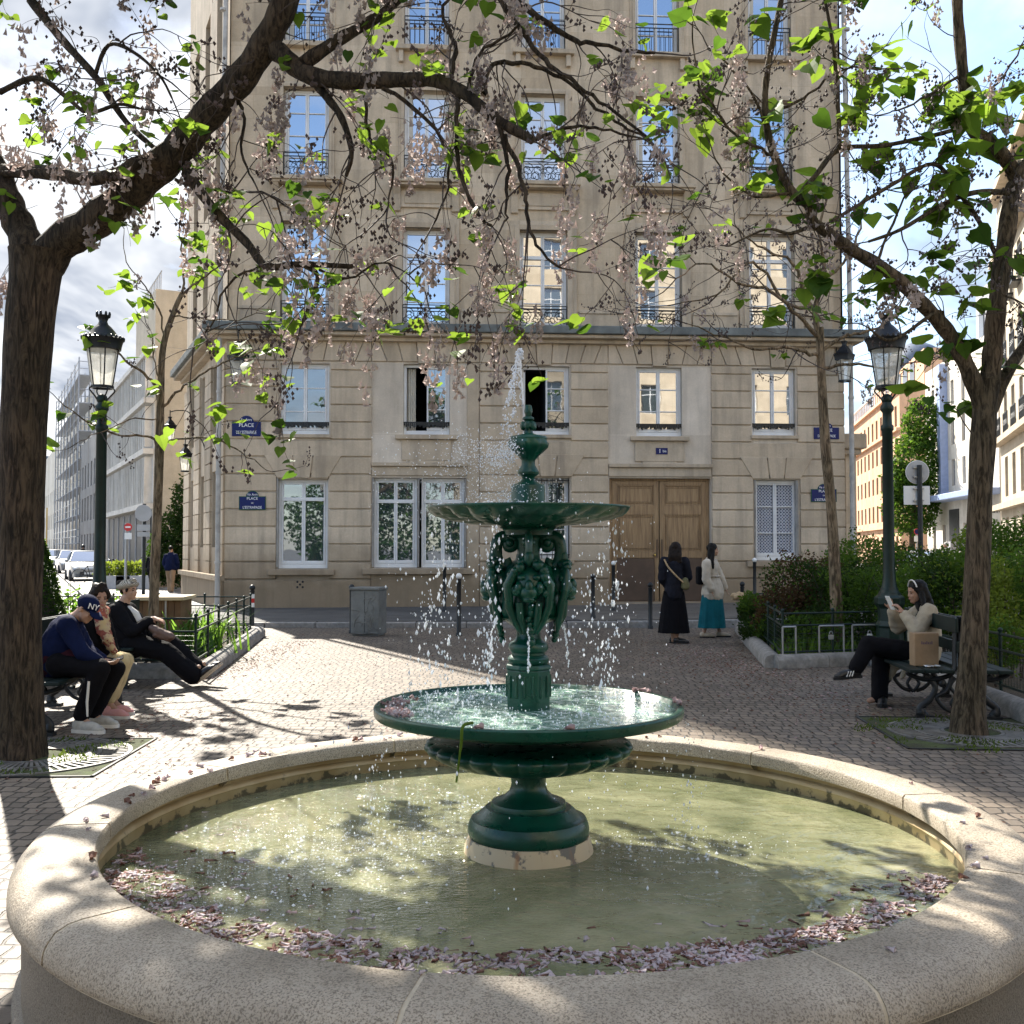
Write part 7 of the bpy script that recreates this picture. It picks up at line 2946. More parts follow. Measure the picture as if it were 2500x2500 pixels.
def hand(mb, w, d, nrm, curl=.9, s=1., thumb=1, ls=.19):
    # palm, four bent fingers of unequal length and a thumb leaving the side
    d, nrm = Vector(d).normalized(), Vector(nrm).normalized()
    side = d.cross(nrm).normalized()
    nrm = side.cross(d)
    w = Vector(w)
    Mx = Matrix((side, d, nrm)).transposed()
    mb.sph(w + d * .045 * s, (.037 * s, .052 * s, .015 * s), 12, 8, M=Mx)
    cap(mb, w - d * .01, w + d * .03, .024 * s, .022 * s)
    for i, (o, L) in enumerate(((-.029, .066), (-.010, .078), (.010, .074), (.028, .058))):
        p = w + d * .085 * s + side * o * s
        a = 0
        dd = d.copy()
        for k in range(3):
            a += curl * (.35 if k == 0 else .55)
            dd = d * math.cos(a) - nrm * math.sin(a)
            q = p + dd * L * s * (.42, .33, .25)[k]
            cap(mb, p, q, .0088 * s * (1 - .1 * k), .0082 * s * (1 - .1 * k), 7)
            p = q
    p = w + d * .025 * s - side * .03 * s * thumb
    q = p + (d * .6 - side * thumb * .6 - nrm * .35).normalized() * .034 * s
    cap(mb, p, q, .012 * s, .0105 * s, 8)
    cap(mb, q, q + (d * .9 - nrm * .5).normalized() * .028 * s, .0105 * s, .008 * s, 8)


def head(mb, c, Mx, s=1.):
    P = lambda x, y, z: Vector(c) + Mx @ Vector((x * s, y * s, z * s))
    E = lambda x, y, z, r: mb.sph(P(x, y, z), tuple(k * s for k in r), 14, 10, M=Mx)
    E(0, -.008, .03, (.074, .094, .085))      # skull
    E(0, .022, -.035, (.058, .066, .075))     # face
    E(0, .045, -.085, (.036, .038, .028))     # chin
    E(0, .018, -.065, (.05, .05, .04))        # jaw
    E(0, .088, -.026, (.013, .016, .013))     # nose tip
    cap(mb, P(0, .076, .012), P(0, .092, -.022), .009 * s, .012 * s, 8)
    E(0, .070, .02, (.045, .016, .012))       # brow
    E(-.032, .066, -.028, (.02, .016, .018))
    E(.032, .066, -.028, (.02, .016, .018))
    E(0, .082, -.056, (.022, .010, .010))     # mouth mound
    for x in (-.074, .074):
        E(x, -.005, -.012, (.010, .018, .030))


def face_bits(e, c, Mx, s=1.):
    P = lambda x, y, z: Vector(c) + Mx @ Vector((x * s, y * s, z * s))
    b = MB()
    for x in (-.031, .031):
        b.sph(P(x, .078, -.002), (.012 * s, .006 * s, .006 * s), 8, 6, M=Mx)
        cap(b, P(x - .016, .083, .020), P(x + .016, .083, .020), .0035 * s, .0035 * s, 6)
    b.build('eyes', M['eye'], e, smooth=180)
    b = MB()
    b.sph(P(0, .089, -.056), (.020 * s, .006 * s, .007 * s), 10, 6, M=Mx)
    b.build('mouth', M['lip'], e, smooth=180)


def person(label, build, skin='skin', vox=.0075, group=None, face=None):
    mb = MB()
    build(mb)
    o = mb.build('person', M[skin], None, remesh=vox)
    tag(o, label, 'person', group)
    if face:
        face_bits(o, *face)
    return o


def wear(e, name, mat, fn, vox=.012, folds=(.018, .09)):
    mb = MB()
    fn(mb)
    return mb.build(name, M[mat] if isinstance(mat, str) else mat, e, remesh=vox, disp=folds)


def shoe(e, heel, toe, mat, sole='sole', s=1., up=(0, 0, 1), name='shoe', stripes=False, lift=0.):
    heel, toe = Vector(heel), Vector(toe)
    Mx = basis(toe - heel, up)
    P = lambda x, y, z: heel + Mx @ Vector((x * s, y * s, z * s))
    mb = MB()
    cap(mb, P(0, .03, .055), P(0, .05, .085), .038 * s, .034 * s)
    mb.sph(P(0, .035, .055), (.042 * s, .055 * s, .055 * s), 12, 8, M=Mx)
    mb.sph(P(0, .13, .045), (.045 * s, .10 * s, .044 * s), 12, 8, M=Mx)
    mb.sph(P(0, .20, .034), (.043 * s, .06 * s, .028 * s), 12, 8, M=Mx)
    o = mb.build(name, M[mat], e, remesh=.008)
    sb = MB()
    out = [(-.033, -.005), (-.036, .06), (-.036, .11), (-.047, .17), (-.043, .22), (-.025, .255), (0, .265), (.025, .255), (.043, .22), (.047, .17), (.036, .11), (.036, .06), (.033, -.005), (.018, -.018), (-.018, -.018)]
    n = len(out)
    sb.add([P(x, y, 0) for x, y in out] + [P(x * 1.03, y, .026) for x, y in out], [tuple(range(n)), tuple(range(n, 2 * n))[::-1]] + [(i, n + i, n + (i + 1) % n, (i + 1) % n) for i in range(n)])
    sb.build('sole', M[sole], o, smooth=50)
    if stripes:
        st = MB()
        for sd_ in (-1, 1):
            for k in range(3):
                y = .085 + k * .026
                a, c = P(sd_ * .043, y + .012, .028), P(sd_ * .034, y - .012, .070)
                cap(st, a, c, .0065, .0055, 6)
        st.build('side_stripes', M['sole'], o, smooth=60)
    return o


# ---- man with cap, bent over his telephone
Y = 8.95
A_ = lambda x, y, d=0.: at(x, y, Y + d)
hc_ = A_(212, 1487)
HM = basis((.80, -.22, -.50), (.5, 0, .85))
nk, ch, pv = A_(184, 1512, .03), A_(162, 1545, .05), A_(140, 1612, .05)
sn, sf = A_(163, 1527, -.13), A_(176, 1524, .22)
en, ef = A_(200, 1592, -.15), A_(214, 1588, .22)
wn, wf = A_(246, 1617, -.08), A_(252, 1612, .12)
hn, hf = A_(146, 1622, -.07), A_(150, 1620, .17)
kn, kf = A_(243, 1632, -.12), A_(282, 1631, .16)
an, af = A_(200, 1745, -.10), A_(230, 1738, .16)


def f(mb):
    head(mb, hc_, HM)
    cap(mb, hc_ + HM @ Vector((0, -.03, -.06)), nk, .052, .06)
    chain(mb, [nk, ch, pv], [.07, .13, .14])
    for a in ((sn, en, wn), (sf, ef, wf)):
        chain(mb, a, [.055, .042, .028])
    for a in ((hn, kn, an), (hf, kf, af)):
        chain(mb, a, [.085, .058, .038])
        cap(mb, a[2] - Vector((0, 0, .03)), Vector((a[2].x + .09, a[2].y - .02, .055)), .032, .026)
    hand(mb, wn, (1, .05, -.1), (-.2, -.4, -1), .8, 1.05, -1)
    hand(mb, wf, (.95, -.3, -.1), (-.2, .3, -1), .8, 1.05, 1)


man = person('person in navy jacket, cap and sunglasses, hunched over a phone on the left bench', f, 'skin', face=None)
def f(mb):
    chain(mb, [nk + (ch - nk) * .15, ch, (ch + pv) / 2, pv], [.085, .165, .185, .175])
    cap(mb, sn, sf, .09, .09)
    for a in ((sn, en, wn), (sf, ef, wf)):
        chain(mb, [a[0], a[1], a[1] + (a[2] - a[1]) * .88], [.088, .068, .052])
wear(man, 'jacket', 'navy', f)
def f(mb):
    cap(mb, pv + Vector((-.02, -.0, -.01)), pv + Vector((.18, -.02, -.03)), .165, .13)
    cap(mb, pv + Vector((.0, -.08, .03)), pv + Vector((.25, -.10, .02)), .10, .09)
wear(man, 'coat_hem', 'burg', f)
def f(mb):
    cap(mb, hn, hf, .12, .12)
    for a in ((hn, kn, an), (hf, kf, af)):
        chain(mb, [a[0], a[1], a[1] + (a[2] - a[1]) * 1.0], [.105, .088, .070])
tr_ = wear(man, 'trousers', 'blackc', f)
b = MB()
q = kn + (an - kn) * .45
b.tube([q + Vector((.01, -.082, .08)), q + Vector((-.004, -.080, -.1)), q + Vector((-.0, -.078, -.22))], [.012, .012, .008], 5)
b.build('side_stripe', M['sole'], tr_, smooth=60)
shoe(man, Vector((an.x - .06, an.y, .0)), Vector((an.x + .2, an.y - .07, .0)), 'shoegrey', s=1.12)
shoe(man, Vector((af.x - .06, af.y, 0)), Vector((af.x + .22, af.y - .03, 0)), 'shoegrey', s=1.12)
P = lambda x, y, z: hc_ + HM @ Vector((x, y, z))
def f(mb):
    mb.sph(P(0, -.012, .045), (.085, .106, .082), 16, 10, M=HM)
hat = wear(man, 'cap', 'navy', f, .008, None)
b = MB()
vs, fs = [], []
for i in range(13):
    a = R(-70 + 140 * i / 12)
    vs += [P(.083 * math.sin(a), .06 + .035 * math.cos(a), .022), P(.078 * math.sin(a), .085 + .095 * math.cos(a) ** .8 if math.cos(a) > 0 else .085, .0 - .012 * abs(math.sin(a)))]
    if i:
        fs.append((2 * i - 2, 2 * i - 1, 2 * i + 1, 2 * i))
b.add(vs, fs)
br = b.build('brim', M['navy'], hat, smooth=180)
sm_ = br.modifiers.new('thick', 'SOLIDIFY')
sm_.thickness = .006
# embroidered letters on the cap front
tx = text('NY', .07, (0, 0, 0), hat, M['letter'], ext=.003, name='cap_letters', rot=(0, 0, 0))
nn = (HM @ Vector((.55, .8, .25))).normalized()
upv = (HM @ Vector((0, -.2, 1)))
xx = upv.cross(nn).normalized()
tx.matrix_local = Matrix.Translation(P(.05, .075, .062)) @ Matrix((xx, nn.cross(xx), nn)).transposed().to_4x4()
b = MB()
for x in (-.034, .034):
    b.sph(P(x, .086, .0), (.026, .008, .018), 10, 7, M=HM)
b.tube([P(-.06, .075, .006), P(-.078, .0, .006)], .004, 5)
b.tube([P(.06, .075, .006), P(.078, .0, .006)], .004, 5)
b.tube([P(-.02, .092, .006), P(.02, .092, .006)], .004, 5)
b.build('sunglasses', M['shoeblack'], man, smooth=60)
b = MB()
b.cbox((0, 0, 0), (.15, .075, .009))
ph = b.build('mobile_phone', M['blackc'], None, bevel=.003)
ph.location = (wn + wf) / 2 + Vector((.125, -.03, .012))
ph.rotation_euler = (R(20), R(-22), R(10))
tag(ph, 'dark phone held in both hands by the person in the cap', 'phone')

# ---- woman with the patterned scarf
Y = 9.62
A2 = lambda x, y, d=0.: at(x, y, Y + d)
hc2 = A2(243, 1460)
HW = basis((.62, -.78, -.08), (0, 0, 1))
nk, ch, pv = A2(236, 1490, .03), A2(228, 1530, .05), A2(212, 1600, .08)
sn, sf = A2(215, 1510, -.08), A2(250, 1508, .18)
en, ef = A2(232, 1570, -.12), A2(272, 1566, .2)
wn, wf = A2(268, 1608, -.02), A2(283, 1604, .12)
hn, hf = A2(222, 1604, .0), A2(226, 1603, .2)
kn, kf = A2(297, 1614, -.02), A2(308, 1612, .2)
an, af = A2(268, 1712, -.02), A2(278, 1706, .2)
def f(mb):
    head(mb, hc2, HW, .95)
    cap(mb, hc2 + HW @ Vector((0, -.02, -.06)), nk, .045, .05)
    chain(mb, [nk, ch, pv], [.06, .11, .13])
    for a in ((sn, en, wn), (sf, ef, wf)):
        chain(mb, a, [.048, .036, .024])
    for a in ((hn, kn, an), (hf, kf, af)):
        chain(mb, a, [.08, .052, .034])
        cap(mb, a[2] - Vector((0, 0, .03)), Vector((a[2].x + .09, a[2].y - .02, .055)), .03, .025)
    hand(mb, wn, (.9, .2, -.25), (0, -.2, 1), .5, .92)
    hand(mb, wf, (.9, -.3, -.25), (0, -.2, 1), .5, .92, -1)
wom = person('person with dark curly hair, patterned scarf and cream trousers on the left bench', f, 'skin2', face=(hc2, HW, .95))
def f(mb):
    chain(mb, [nk + Vector((0, 0, -.03)), ch, pv], [.075, .14, .155])
    cap(mb, sn, sf, .075, .075)
    for a in ((sn, en, wn), (sf, ef, wf)):
        chain(mb, [a[0], a[1], a[1] + (a[2] - a[1]) * .85], [.075, .058, .046])
wear(wom, 'jacket', 'blackc', f)
def f(mb):
    cap(mb, hn, hf, .11, .11)
    for a in ((hn, kn, an), (hf, kf, af)):
        chain(mb, [a[0], a[1], a[1] + (a[2] - a[1]) * .93], [.10, .074, .052])
wear(wom, 'trousers', 'creampants', f)
def f(mb):
    d = Vector((.06, -.1, 0))
    chain(mb, [nk + Vector((-.05, -.02, 0)), nk + d + Vector((.02, 0, -.03)), nk + Vector((.06, .06, .0))], [.045, .055, .045])
    chain(mb, [nk + d, ch + d * 1.5 + Vector((.05, 0, 0)), A2(262, 1560, -.14), A2(277, 1590, -.12)], [.05, .06, .05, .035])
    chain(mb, [nk + d * .6 + Vector((.04, .03, 0)), A2(258, 1540, -.1), A2(268, 1580, -.12)], [.04, .05, .035])
wear(wom, 'scarf', 'scarf', f, .010, (.03, .05))
rr = random.Random(9)
def f(mb):
    P = lambda x, y, z: hc2 + HW @ Vector((x, y, z))
    for i in range(46):
        a, e_ = rr.uniform(0, 2 * PI), rr.uniform(-.5, 1)
        x, y, z = .078 * math.cos(a) * (1 - max(e_, 0) * .55), .09 * math.sin(a) * (1 - max(e_, 0) * .55) - .012, .09 * e_ + .03
        if y > .045 and z < .055:
            continue
        mb.sph(P(x, y, z), rr.uniform(.022, .036), 8, 6)
    mb.sph(P(0, -.02, .05), (.08, .09, .07), 12, 8)
wear(wom, 'hair', 'hairbrown', f, .010, (.02, .03))
shoe(wom, Vector((an.x - .05, an.y, 0)), Vector((an.x + .2, an.y - .06, 0)), 'pink', s=1.02)
shoe(wom, Vector((af.x - .05, af.y, 0)), Vector((af.x + .22, af.y - .05, 0)), 'pink', s=1.02)

# ---- woman with the striped head wrap, legs stretched out
Y = 11.75
A3 = lambda x, y, d=0.: at(x, y, Y + d)
hc3 = A3(315, 1441)
HW3 = basis((.95, -.28, .02), (-.12, 0, 1))
nk, ch, pv = A3(301, 1474), A3(300, 1512), A3(318, 1567)
sn, sf = A3(281, 1492, -.16), A3(312, 1488, .17)
en, ef = A3(320, 1542, -.2), A3(350, 1535, .2)
wn, wf = A3(372, 1511, -.06), A3(378, 1510, .08)
hn, hf = A3(325, 1572, -.1), A3(328, 1570, .12)
kn, kf = A3(402, 1590, -.1), A3(418, 1572, .1)
an, af = A3(474, 1650, -.1), A3(487, 1642, .1)
def f(mb):
    head(mb, hc3, HW3, 1.0)
    cap(mb, hc3 + HW3 @ Vector((0, -.02, -.06)), nk, .055, .065)
    chain(mb, [nk, ch, pv], [.07, .14, .17])
    for a in ((sn, en, wn), (sf, ef, wf)):
        chain(mb, a, [.055, .042, .027])
    for a in ((hn, kn, an), (hf, kf, af)):
        chain(mb, a, [.095, .062, .036])
        cap(mb, a[2], a[2] + Vector((.05, 0, .1)), .034, .028)
    hand(mb, wn, (.9, .35, -.2), (0, -.3, 1), .8, 1.0)
    hand(mb, wf, (.8, -.45, -.15), (0, -.3, 1), .8, 1.0, -1)
wo3 = person('person in black with a striped head wrap, legs stretched out, on the far left bench', f, 'skin', face=(hc3, HW3, 1.0))
def f(mb):
    chain(mb, [nk + Vector((-.01, 0, -.02)), ch, (ch + pv) / 2, pv], [.085, .175, .20, .20])
    cap(mb, sn, sf, .095, .09)
    for a in ((sn, en, wn), (sf, ef, wf)):
        chain(mb, [a[0], a[1], a[1] + (a[2] - a[1]) * .82], [.095, .078, .058])
wear(wo3, 'coat', 'blackc', f, .013, (.03, .12))
def f(mb):
    chain(mb, [nk + Vector((.08, -.03, -.05)), ch + Vector((.15, -.03, .06)), ch + Vector((.21, -.03, -.07))], [.035, .05, .05])
wear(wo3, 'white_top', 'sole', f, .010, None)
def f(mb):
    cap(mb, hn, hf, .14, .13)
    for a, k in (((hn, kn, an), 1.0), ((hf, kf, af), .95)):
        chain(mb, [a[0], a[1], a[1] + (a[2] - a[1]) * .97], [.13, .115 * k, .112 * k])
wear(wo3, 'trousers', 'blackc', f, .013, (.025, .12))
def f(mb):
    P = lambda x, y, z: hc3 + HW3 @ Vector((x, y, z))
    mb.sph(P(0, -.015, .062), (.088, .10, .062), 14, 9, M=HW3)
    cap(mb, P(-.06, .045, .06), P(-.07, -.08, .04), .034, .034)
    cap(mb, P(.06, .045, .06), P(.07, -.08, .04), .034, .034)
    cap(mb, P(-.05, .07, .066), P(.05, .07, .066), .028, .028)
    mb.sph(P(0, .05, .11), (.05, .035, .03), 10, 7)
wear(wo3, 'head_wrap', 'wrap', f, .009, (.012, .04))
def f(mb):
    P = lambda x, y, z: hc3 + HW3 @ Vector((x, y, z))
    mb.sph(P(0, -.06, .0), (.07, .05, .05), 10, 7, M=HW3)
    mb.sph(P(0, -.115, .075), (.045, .04, .045), 10, 7)
    for x in (-.068, .068):
        mb.sph(P(x, .02, .01), (.012, .025, .03), 8, 6, M=HW3)
wear(wo3, 'hair', 'hairbrown', f, .009, (.015, .03))
for a, s_ in ((an, .0), (af, .02)):
    d = Vector((.35, 0, 1.0)).normalized()
    hl = a + Vector((.055, 0, -.075))
    shoe(wo3, hl, hl + Vector((.20, -.02, .16)), 'shoeblack', 'shoebeige', s=1.08, up=(-.6, 0, 1))
def f(mb):
    p = A3(393, 1543, -.14)
    cap(mb, p + Vector((-.09, 0, .04)), p + Vector((.10, 0, -.05)), .055, .06, flat=.8)
    cap(mb, p + Vector((-.05, 0, -.03)), p + Vector((.09, 0, -.07)), .05, .05, flat=.8)
M['taupe'] = pm('taupe leather', (.11, .065, .05), .5, var=.2)
mb = MB()
f(mb)
bagp = A3(393, 1543, -.14)
mb.v = [(x - bagp.x, y - bagp.y, z - bagp.z) for x, y, z in mb.v]
hb_ = mb.build('handbag', M['taupe'], None, remesh=.010, disp=(.015, .06))
hb_.location = bagp
tag(hb_, 'soft taupe handbag on the lap of the person with the head wrap', 'handbag')

# ---- person in black, standing, seen from behind
Y = 17.1
A4 = lambda x, y, d=0.: at(x, y, Y + d)
hc4 = A4(1650, 1341)
H4 = basis((.35, .93, -.05), (0, 0, 1))
nk, ch, pv = A4(1648, 1363), A4(1647, 1385), A4(1645, 1450)
sn, sf = A4(1622, 1372), A4(1671, 1372)
en, ef = A4(1617, 1412), A4(1679, 1408, .05)
wn, wf = A4(1632, 1434, .2), A4(1668, 1428, .24)
an, af = A4(1643, 1556), A4(1652, 1560, -.04)
def f(mb):
    head(mb, hc4, H4, .97)
    cap(mb, hc4 + Vector((0, 0, -.05)), nk, .045, .05)
    chain(mb, [nk, ch, pv], [.06, .11, .13])
    for a in ((sn, en, wn), (sf, ef, wf)):
        chain(mb, a, [.048, .038, .025])
    for k, a in ((-.09, an), (.09, af)):
        chain(mb, [pv + Vector((k, 0, -.03)), Vector((a.x + k * .1, a.y + .02, .48)), Vector((a.x, a.y, .075))], [.085, .052, .033])
        cap(mb, Vector((a.x, a.y, .04)), Vector((a.x + .12, a.y, .03)), .03, .026)
    hand(mb, wn, (.6, .7, .1), (0, 0, 1), .6, .92)
    hand(mb, wf, (-.4, .8, .1), (0, 0, 1), .6, .92, -1)
wo4 = person('person in dark jacket and long black skirt, seen from behind, before the door', f, 'skin2', face=(hc4, H4, .97))
def f(mb):
    chain(mb, [nk + Vector((0, 0, -.04)), ch, A4(1646, 1420), A4(1645, 1448)], [.09, .165, .185, .19], .8)
    cap(mb, sn, sf, .085, .085)
    for a in ((sn, en, wn), (sf, ef, wf)):
        chain(mb, [a[0], a[1], a[1] + (a[2] - a[1]) * .85], [.09, .08, .06])
wear(wo4, 'jacket', 'char', f, .013, (.03, .1))
def skirt(mb, c, z0, z1, r0, r1, pleats=9, amp=.06, fl=.72, off=(0, 0), seed=0):
    rows = 10
    pr = [(r0 + (r1 - r0) * (i / rows) ** .8, z0 + (z1 - z0) * i / rows) for i in range(rows + 1)]
    n = 72
    vs, fs = [], []
    for i, (r, z) in enumerate(pr):
        k = i / rows
        for j in range(n):
            a = 2 * PI * j / n
            rr_ = r * (1 + amp * k * math.sin(a * pleats + seed) + .5 * amp * k * math.sin(a * (pleats * 2 + 3)))
            vs.append((c[0] + rr_ * math.cos(a) + off[0] * k, c[1] + rr_ * math.sin(a) * fl + off[1] * k, z))
    for i in range(rows):
        for j in range(n):
            fs.append((i * n + j, i * n + (j + 1) % n, (i + 1) * n + (j + 1) % n, (i + 1) * n + j))
    fs.append(tuple(range(n)))
    mb.add(vs, fs)
b = MB()
skirt(b, pv, .86, .17, .17, .255, 7, .05)
b.build('skirt', M['blackc'], wo4, smooth=180)
def hair_long(mb, c, Hm, zlow, w0, w1, back=-.06, s=1.):
    P = lambda x, y, z: Vector(c) + Hm @ Vector((x * s, y * s, z * s))
    mb.sph(P(0, -.02, .045), (.088, .098, .085), 14, 9, M=Hm)
    for x in (-.06, -.03, 0, .03, .06):
        chain(mb, [P(x, back, .02), P(x * 1.2, back - .02, -.12), Vector((P(x * w1, back - .03, 0).x, P(x * w1, back - .03, 0).y, zlow))], [.045, w0, .03])
    for x in (-.07, .07):
        chain(mb, [P(x, .0, .03), P(x * 1.1, -.01, -.10)], [.025, .03])
def f(mb):
    hair_long(mb, hc4, H4, A4(1650, 1372).z, .045, 1.5)
wear(wo4, 'hair', 'hairbrown', f, .010, (.018, .04))
b = MB()
b.tube(spline([A4(1622, 1366, -.10), A4(1632, 1385, -.17), A4(1650, 1405, -.19), A4(1668, 1422, -.17)], 4), .014, 6)
b.build('bag_strap', M['tan'], wo4, smooth=60)
M['olive'] = pm('olive cloth', (.12, .11, .05), .8)
mb = MB()
p = A4(1673, 1425, -.14)
mb.sph((0, 0, 0), (.07, .05, .11), 12, 8)
mb.sph((0, 0, -.05), (.075, .055, .06), 12, 8)
o = mb.build('shoulder_bag', M['olive'], None, remesh=.012, disp=(.02, .06))
o.location = p
tag(o, 'small olive shoulder bag at the hip of the person in black', 'bag')
shoe(wo4, Vector((an.x - .04, an.y + .04, 0)), Vector((an.x + .2, an.y + .02, 0)), 'shoeblack', 'shoeblack', .95)
shoe(wo4, Vector((af.x - .04, af.y, 0)), Vector((af.x + .2, af.y - .04, 0)), 'shoeblack', 'shoeblack', .95)

# ---- person in cream jacket and teal skirt
Y = 18.2
A5 = lambda x, y, d=0.: at(x, y, Y + d)
hc5 = A5(1741, 1343)
H5 = basis((.98, -.12, .02), (0, 0, 1))
nk, ch, pv = A5(1733, 1364), A5(1734, 1386), A5(1739, 1440)
sn, sf = A5(1725, 1376, -.15), A5(1742, 1374, .16)
en, ef = A5(1724, 1414, -.19), A5(1758, 1408, .2)
wn, wf = A5(1737, 1441, -.17), A5(1770, 1436, .2)
def f(mb):
    head(mb, hc5, H5, .95)
    cap(mb, hc5 + Vector((-.015, 0, -.05)), nk, .044, .05)
    chain(mb, [nk, ch, pv], [.06, .11, .13])
    for a in ((sn, en, wn), (sf, ef, wf)):
        chain(mb, a, [.046, .036, .024])
    for x, y in ((1718, -.07), (1757, .07)):
        a = A5(x, 1548, y)
        chain(mb, [pv + Vector((0, y, -.03)), Vector(((a.x + pv.x) / 2, a.y, .48)), Vector((a.x, a.y, .08))], [.085, .052, .033])
        cap(mb, Vector((a.x, a.y, .05)), Vector((a.x + .14, a.y, .03)), .03, .025)
    hand(mb, wn, (.3, 0, -1), (-.9, .2, -.2), .5, .92)
    hand(mb, wf, (.45, 0, -.9), (-.9, .2, -.2), .5, .92, -1)
wo5 = person('person in belted cream jacket and teal skirt, in profile by the right planter', f, 'skin', face=(hc5, H5, .95))
def f(mb):
    chain(mb, [nk + Vector((0, 0, -.04)), ch, A5(1736, 1405)], [.085, .15, .135])
    chain(mb, [A5(1737, 1408), A5(1739, 1432), A5(1740, 1449)], [.14, .185, .20])
    cap(mb, sn, sf, .08, .08)
    for a in ((sn, en, wn), (sf, ef, wf)):
        chain(mb, [a[0], a[1], a[1] + (a[2] - a[1]) * .88], [.082, .078, .066])
jk = wear(wo5, 'jacket', 'creamc', f, .013, (.03, .1))
def f(mb):
    for i in range(16):
        a = 2 * PI * i / 16
        c = A5(1736.5, 1407)
        mb.sph(c + Vector((.140 * math.cos(a), .140 * math.sin(a), 0)), (.03, .03, .026), 8, 6)
wear(wo5, 'belt', 'creamc', f, .012, None)
b = MB()
skirt(b, A5(1739, 1440), .82, .17, .17, .235, 8, .07, .85, (-.015, 0), 1)
b.build('skirt', M['teal'], wo5, smooth=180)
def f(mb):
    hair_long(mb, hc5, H5, A5(1737, 1385).z, .045, 1.3, -.045)
    chain(mb, [hc5 + H5 @ Vector((.07, .0, .0)), A5(1738, 1370, -.12), A5(1741, 1386, -.15)], [.03, .04, .025])
wear(wo5, 'hair', 'hairblack', f, .010, (.018, .04))
for x, y in ((1713, -.07), (1753, .07)):
    a = A5(x, 1553, y)
    shoe(wo5, Vector((a.x - .02, a.y, 0)), Vector((a.x + .22, a.y - .02, 0)), 'shoebeige', 'shoeblack', .95)
mb = MB()
mb.cbox((0, 0, 0), (.12, .26, .32))
o = mb.build('shoulder_bag', M['blackc'], None, bevel=.035)
o.location = A5(1709, 1405, .02)
tag(o, 'black bag behind the arm of the person in the cream jacket', 'bag')

# ---- person on the right bench holding up a telephone
Y = 10.35
A6 = lambda x, y, d=0.: at(x, y, Y + d)
hc6 = A6(2238, 1446)
H6 = basis((-.98, -.10, -.14), (-.1, 0, 1))
nk, ch, pv = A6(2255, 1480, .02), A6(2258, 1512, .03), A6(2256, 1590, .05)
sn, sf = A6(2267, 1494, -.16), A6(2248, 1491, .2)
en, ef = A6(2240, 1540, -.24), A6(2192, 1531, .22)
wn, wf = A6(2206, 1497, -.12), A6(2177, 1488, .08)
hn, hf = A6(2250, 1597, -.08), A6(2250, 1596, .15)
kn, kf = A6(2122, 1574, -.02), A6(2150, 1592, .14)
an, af = A6(2086, 1638, -.10), A6(2147, 1705, .05)
def f(mb):
    head(mb, hc6, H6, .97)
    cap(mb, hc6 + H6 @ Vector((0, -.03, -.06)), nk, .046, .052)
    chain(mb, [nk, ch, pv], [.06, .115, .14])
    for a in ((sn, en, wn), (sf, ef, wf)):
        chain(mb, a, [.05, .038, .025])
    for a in ((hn, kn, an), (hf, kf, af)):
        chain(mb, a, [.085, .056, .034])
    cap(mb, an, an + Vector((-.15, -.03, -.04)), .033, .026)
    cap(mb, af, Vector((af.x - .1, af.y, .04)), .033, .028)
    hand(mb, wn, (-.55, .1, .75), (.5, -.5, .5), 1.0, .95, 1)
    hand(mb, wf, (-.2, -.1, .9), (.6, .5, .3), 1.0, .95, -1)
wo6 = person('person on the right bench, legs crossed, in sand jacket, raising a phone', f, 'skin2', face=(hc6, H6, .97))
def f(mb):
    chain(mb, [nk + Vector((.01, 0, -.03)), ch, A6(2258, 1550), A6(2256, 1592)], [.08, .155, .165, .165])
    cap(mb, sn, sf, .085, .08)
    for a in ((sn, en, wn), (sf, ef, wf)):
        chain(mb, [a[0], a[1], a[1] + (a[2] - a[1]) * .86], [.085, .076, .056])
    chain(mb, [A6(2240, 1600, -.1), A6(2218, 1625, -.14), A6(2202, 1652, -.14)], [.05, .035, .025])
    chain(mb, [A6(2232, 1604, .1), A6(2180, 1630, .1), A6(2172, 1656, .1)], [.05, .05, .03])
wear(wo6, 'jacket', 'beigec', f, .012, (.025, .08))
def f(mb):
    cap(mb, hn, hf, .12, .12)
    chain(mb, [hn, kn, kn + (an - kn) * .88], [.11, .094, .075])
    chain(mb, [hf, kf, kf + (af - kf) * .93], [.11, .092, .085])
wear(wo6, 'trousers', 'blackc', f, .012, (.02, .1))
def f(mb):
    hair_long(mb, hc6, H6, A6(2268, 1515).z, .05, 1.5, -.05)
    chain(mb, [hc6 + H6 @ Vector((-.075, -.01, .0)), A6(2258, 1490, -.16), A6(2262, 1522, -.19)], [.03, .026, .012])
    chain(mb, [hc6 + H6 @ Vector((.07, .0, .0)), A6(2246, 1494, -.1), A6(2234, 1512, -.12)], [.03, .024, .012])
wear(wo6, 'hair', 'hairblack', f, .009, (.016, .04))
b = MB()
P = lambda x, y, z: hc6 + H6 @ Vector((x, y, z))
b.tube([P(.088 * math.cos(a), .035, .045 + .085 * math.sin(a)) for a in [R(10 + 160 * i / 10) for i in range(11)]], .007, 6)
b.build('hair_band', M['sole'], wo6, smooth=60)
shoe(wo6, an + Vector((.055, 0, -.065)), an + Vector((-.2, -.03, -.085)), 'shoeblack', 'shoeblack', 1.05, stripes=True)
shoe(wo6, Vector((af.x + .05, af.y + .02, 0)), Vector((af.x - .06, af.y - .22, 0)), 'shoeblack', 'shoeblack', 1.05)
b = MB()
b.cbox((0, 0, 0), (.010, .075, .15))
o = b.build('mobile_phone', M['wht'], None, bevel=.003)
o.location = (wn + wf) / 2 + Vector((-.075, 0, .085))
o.rotation_euler = (0, R(-25), R(10))
tag(o, 'pale phone raised by the person on the right bench', 'phone')
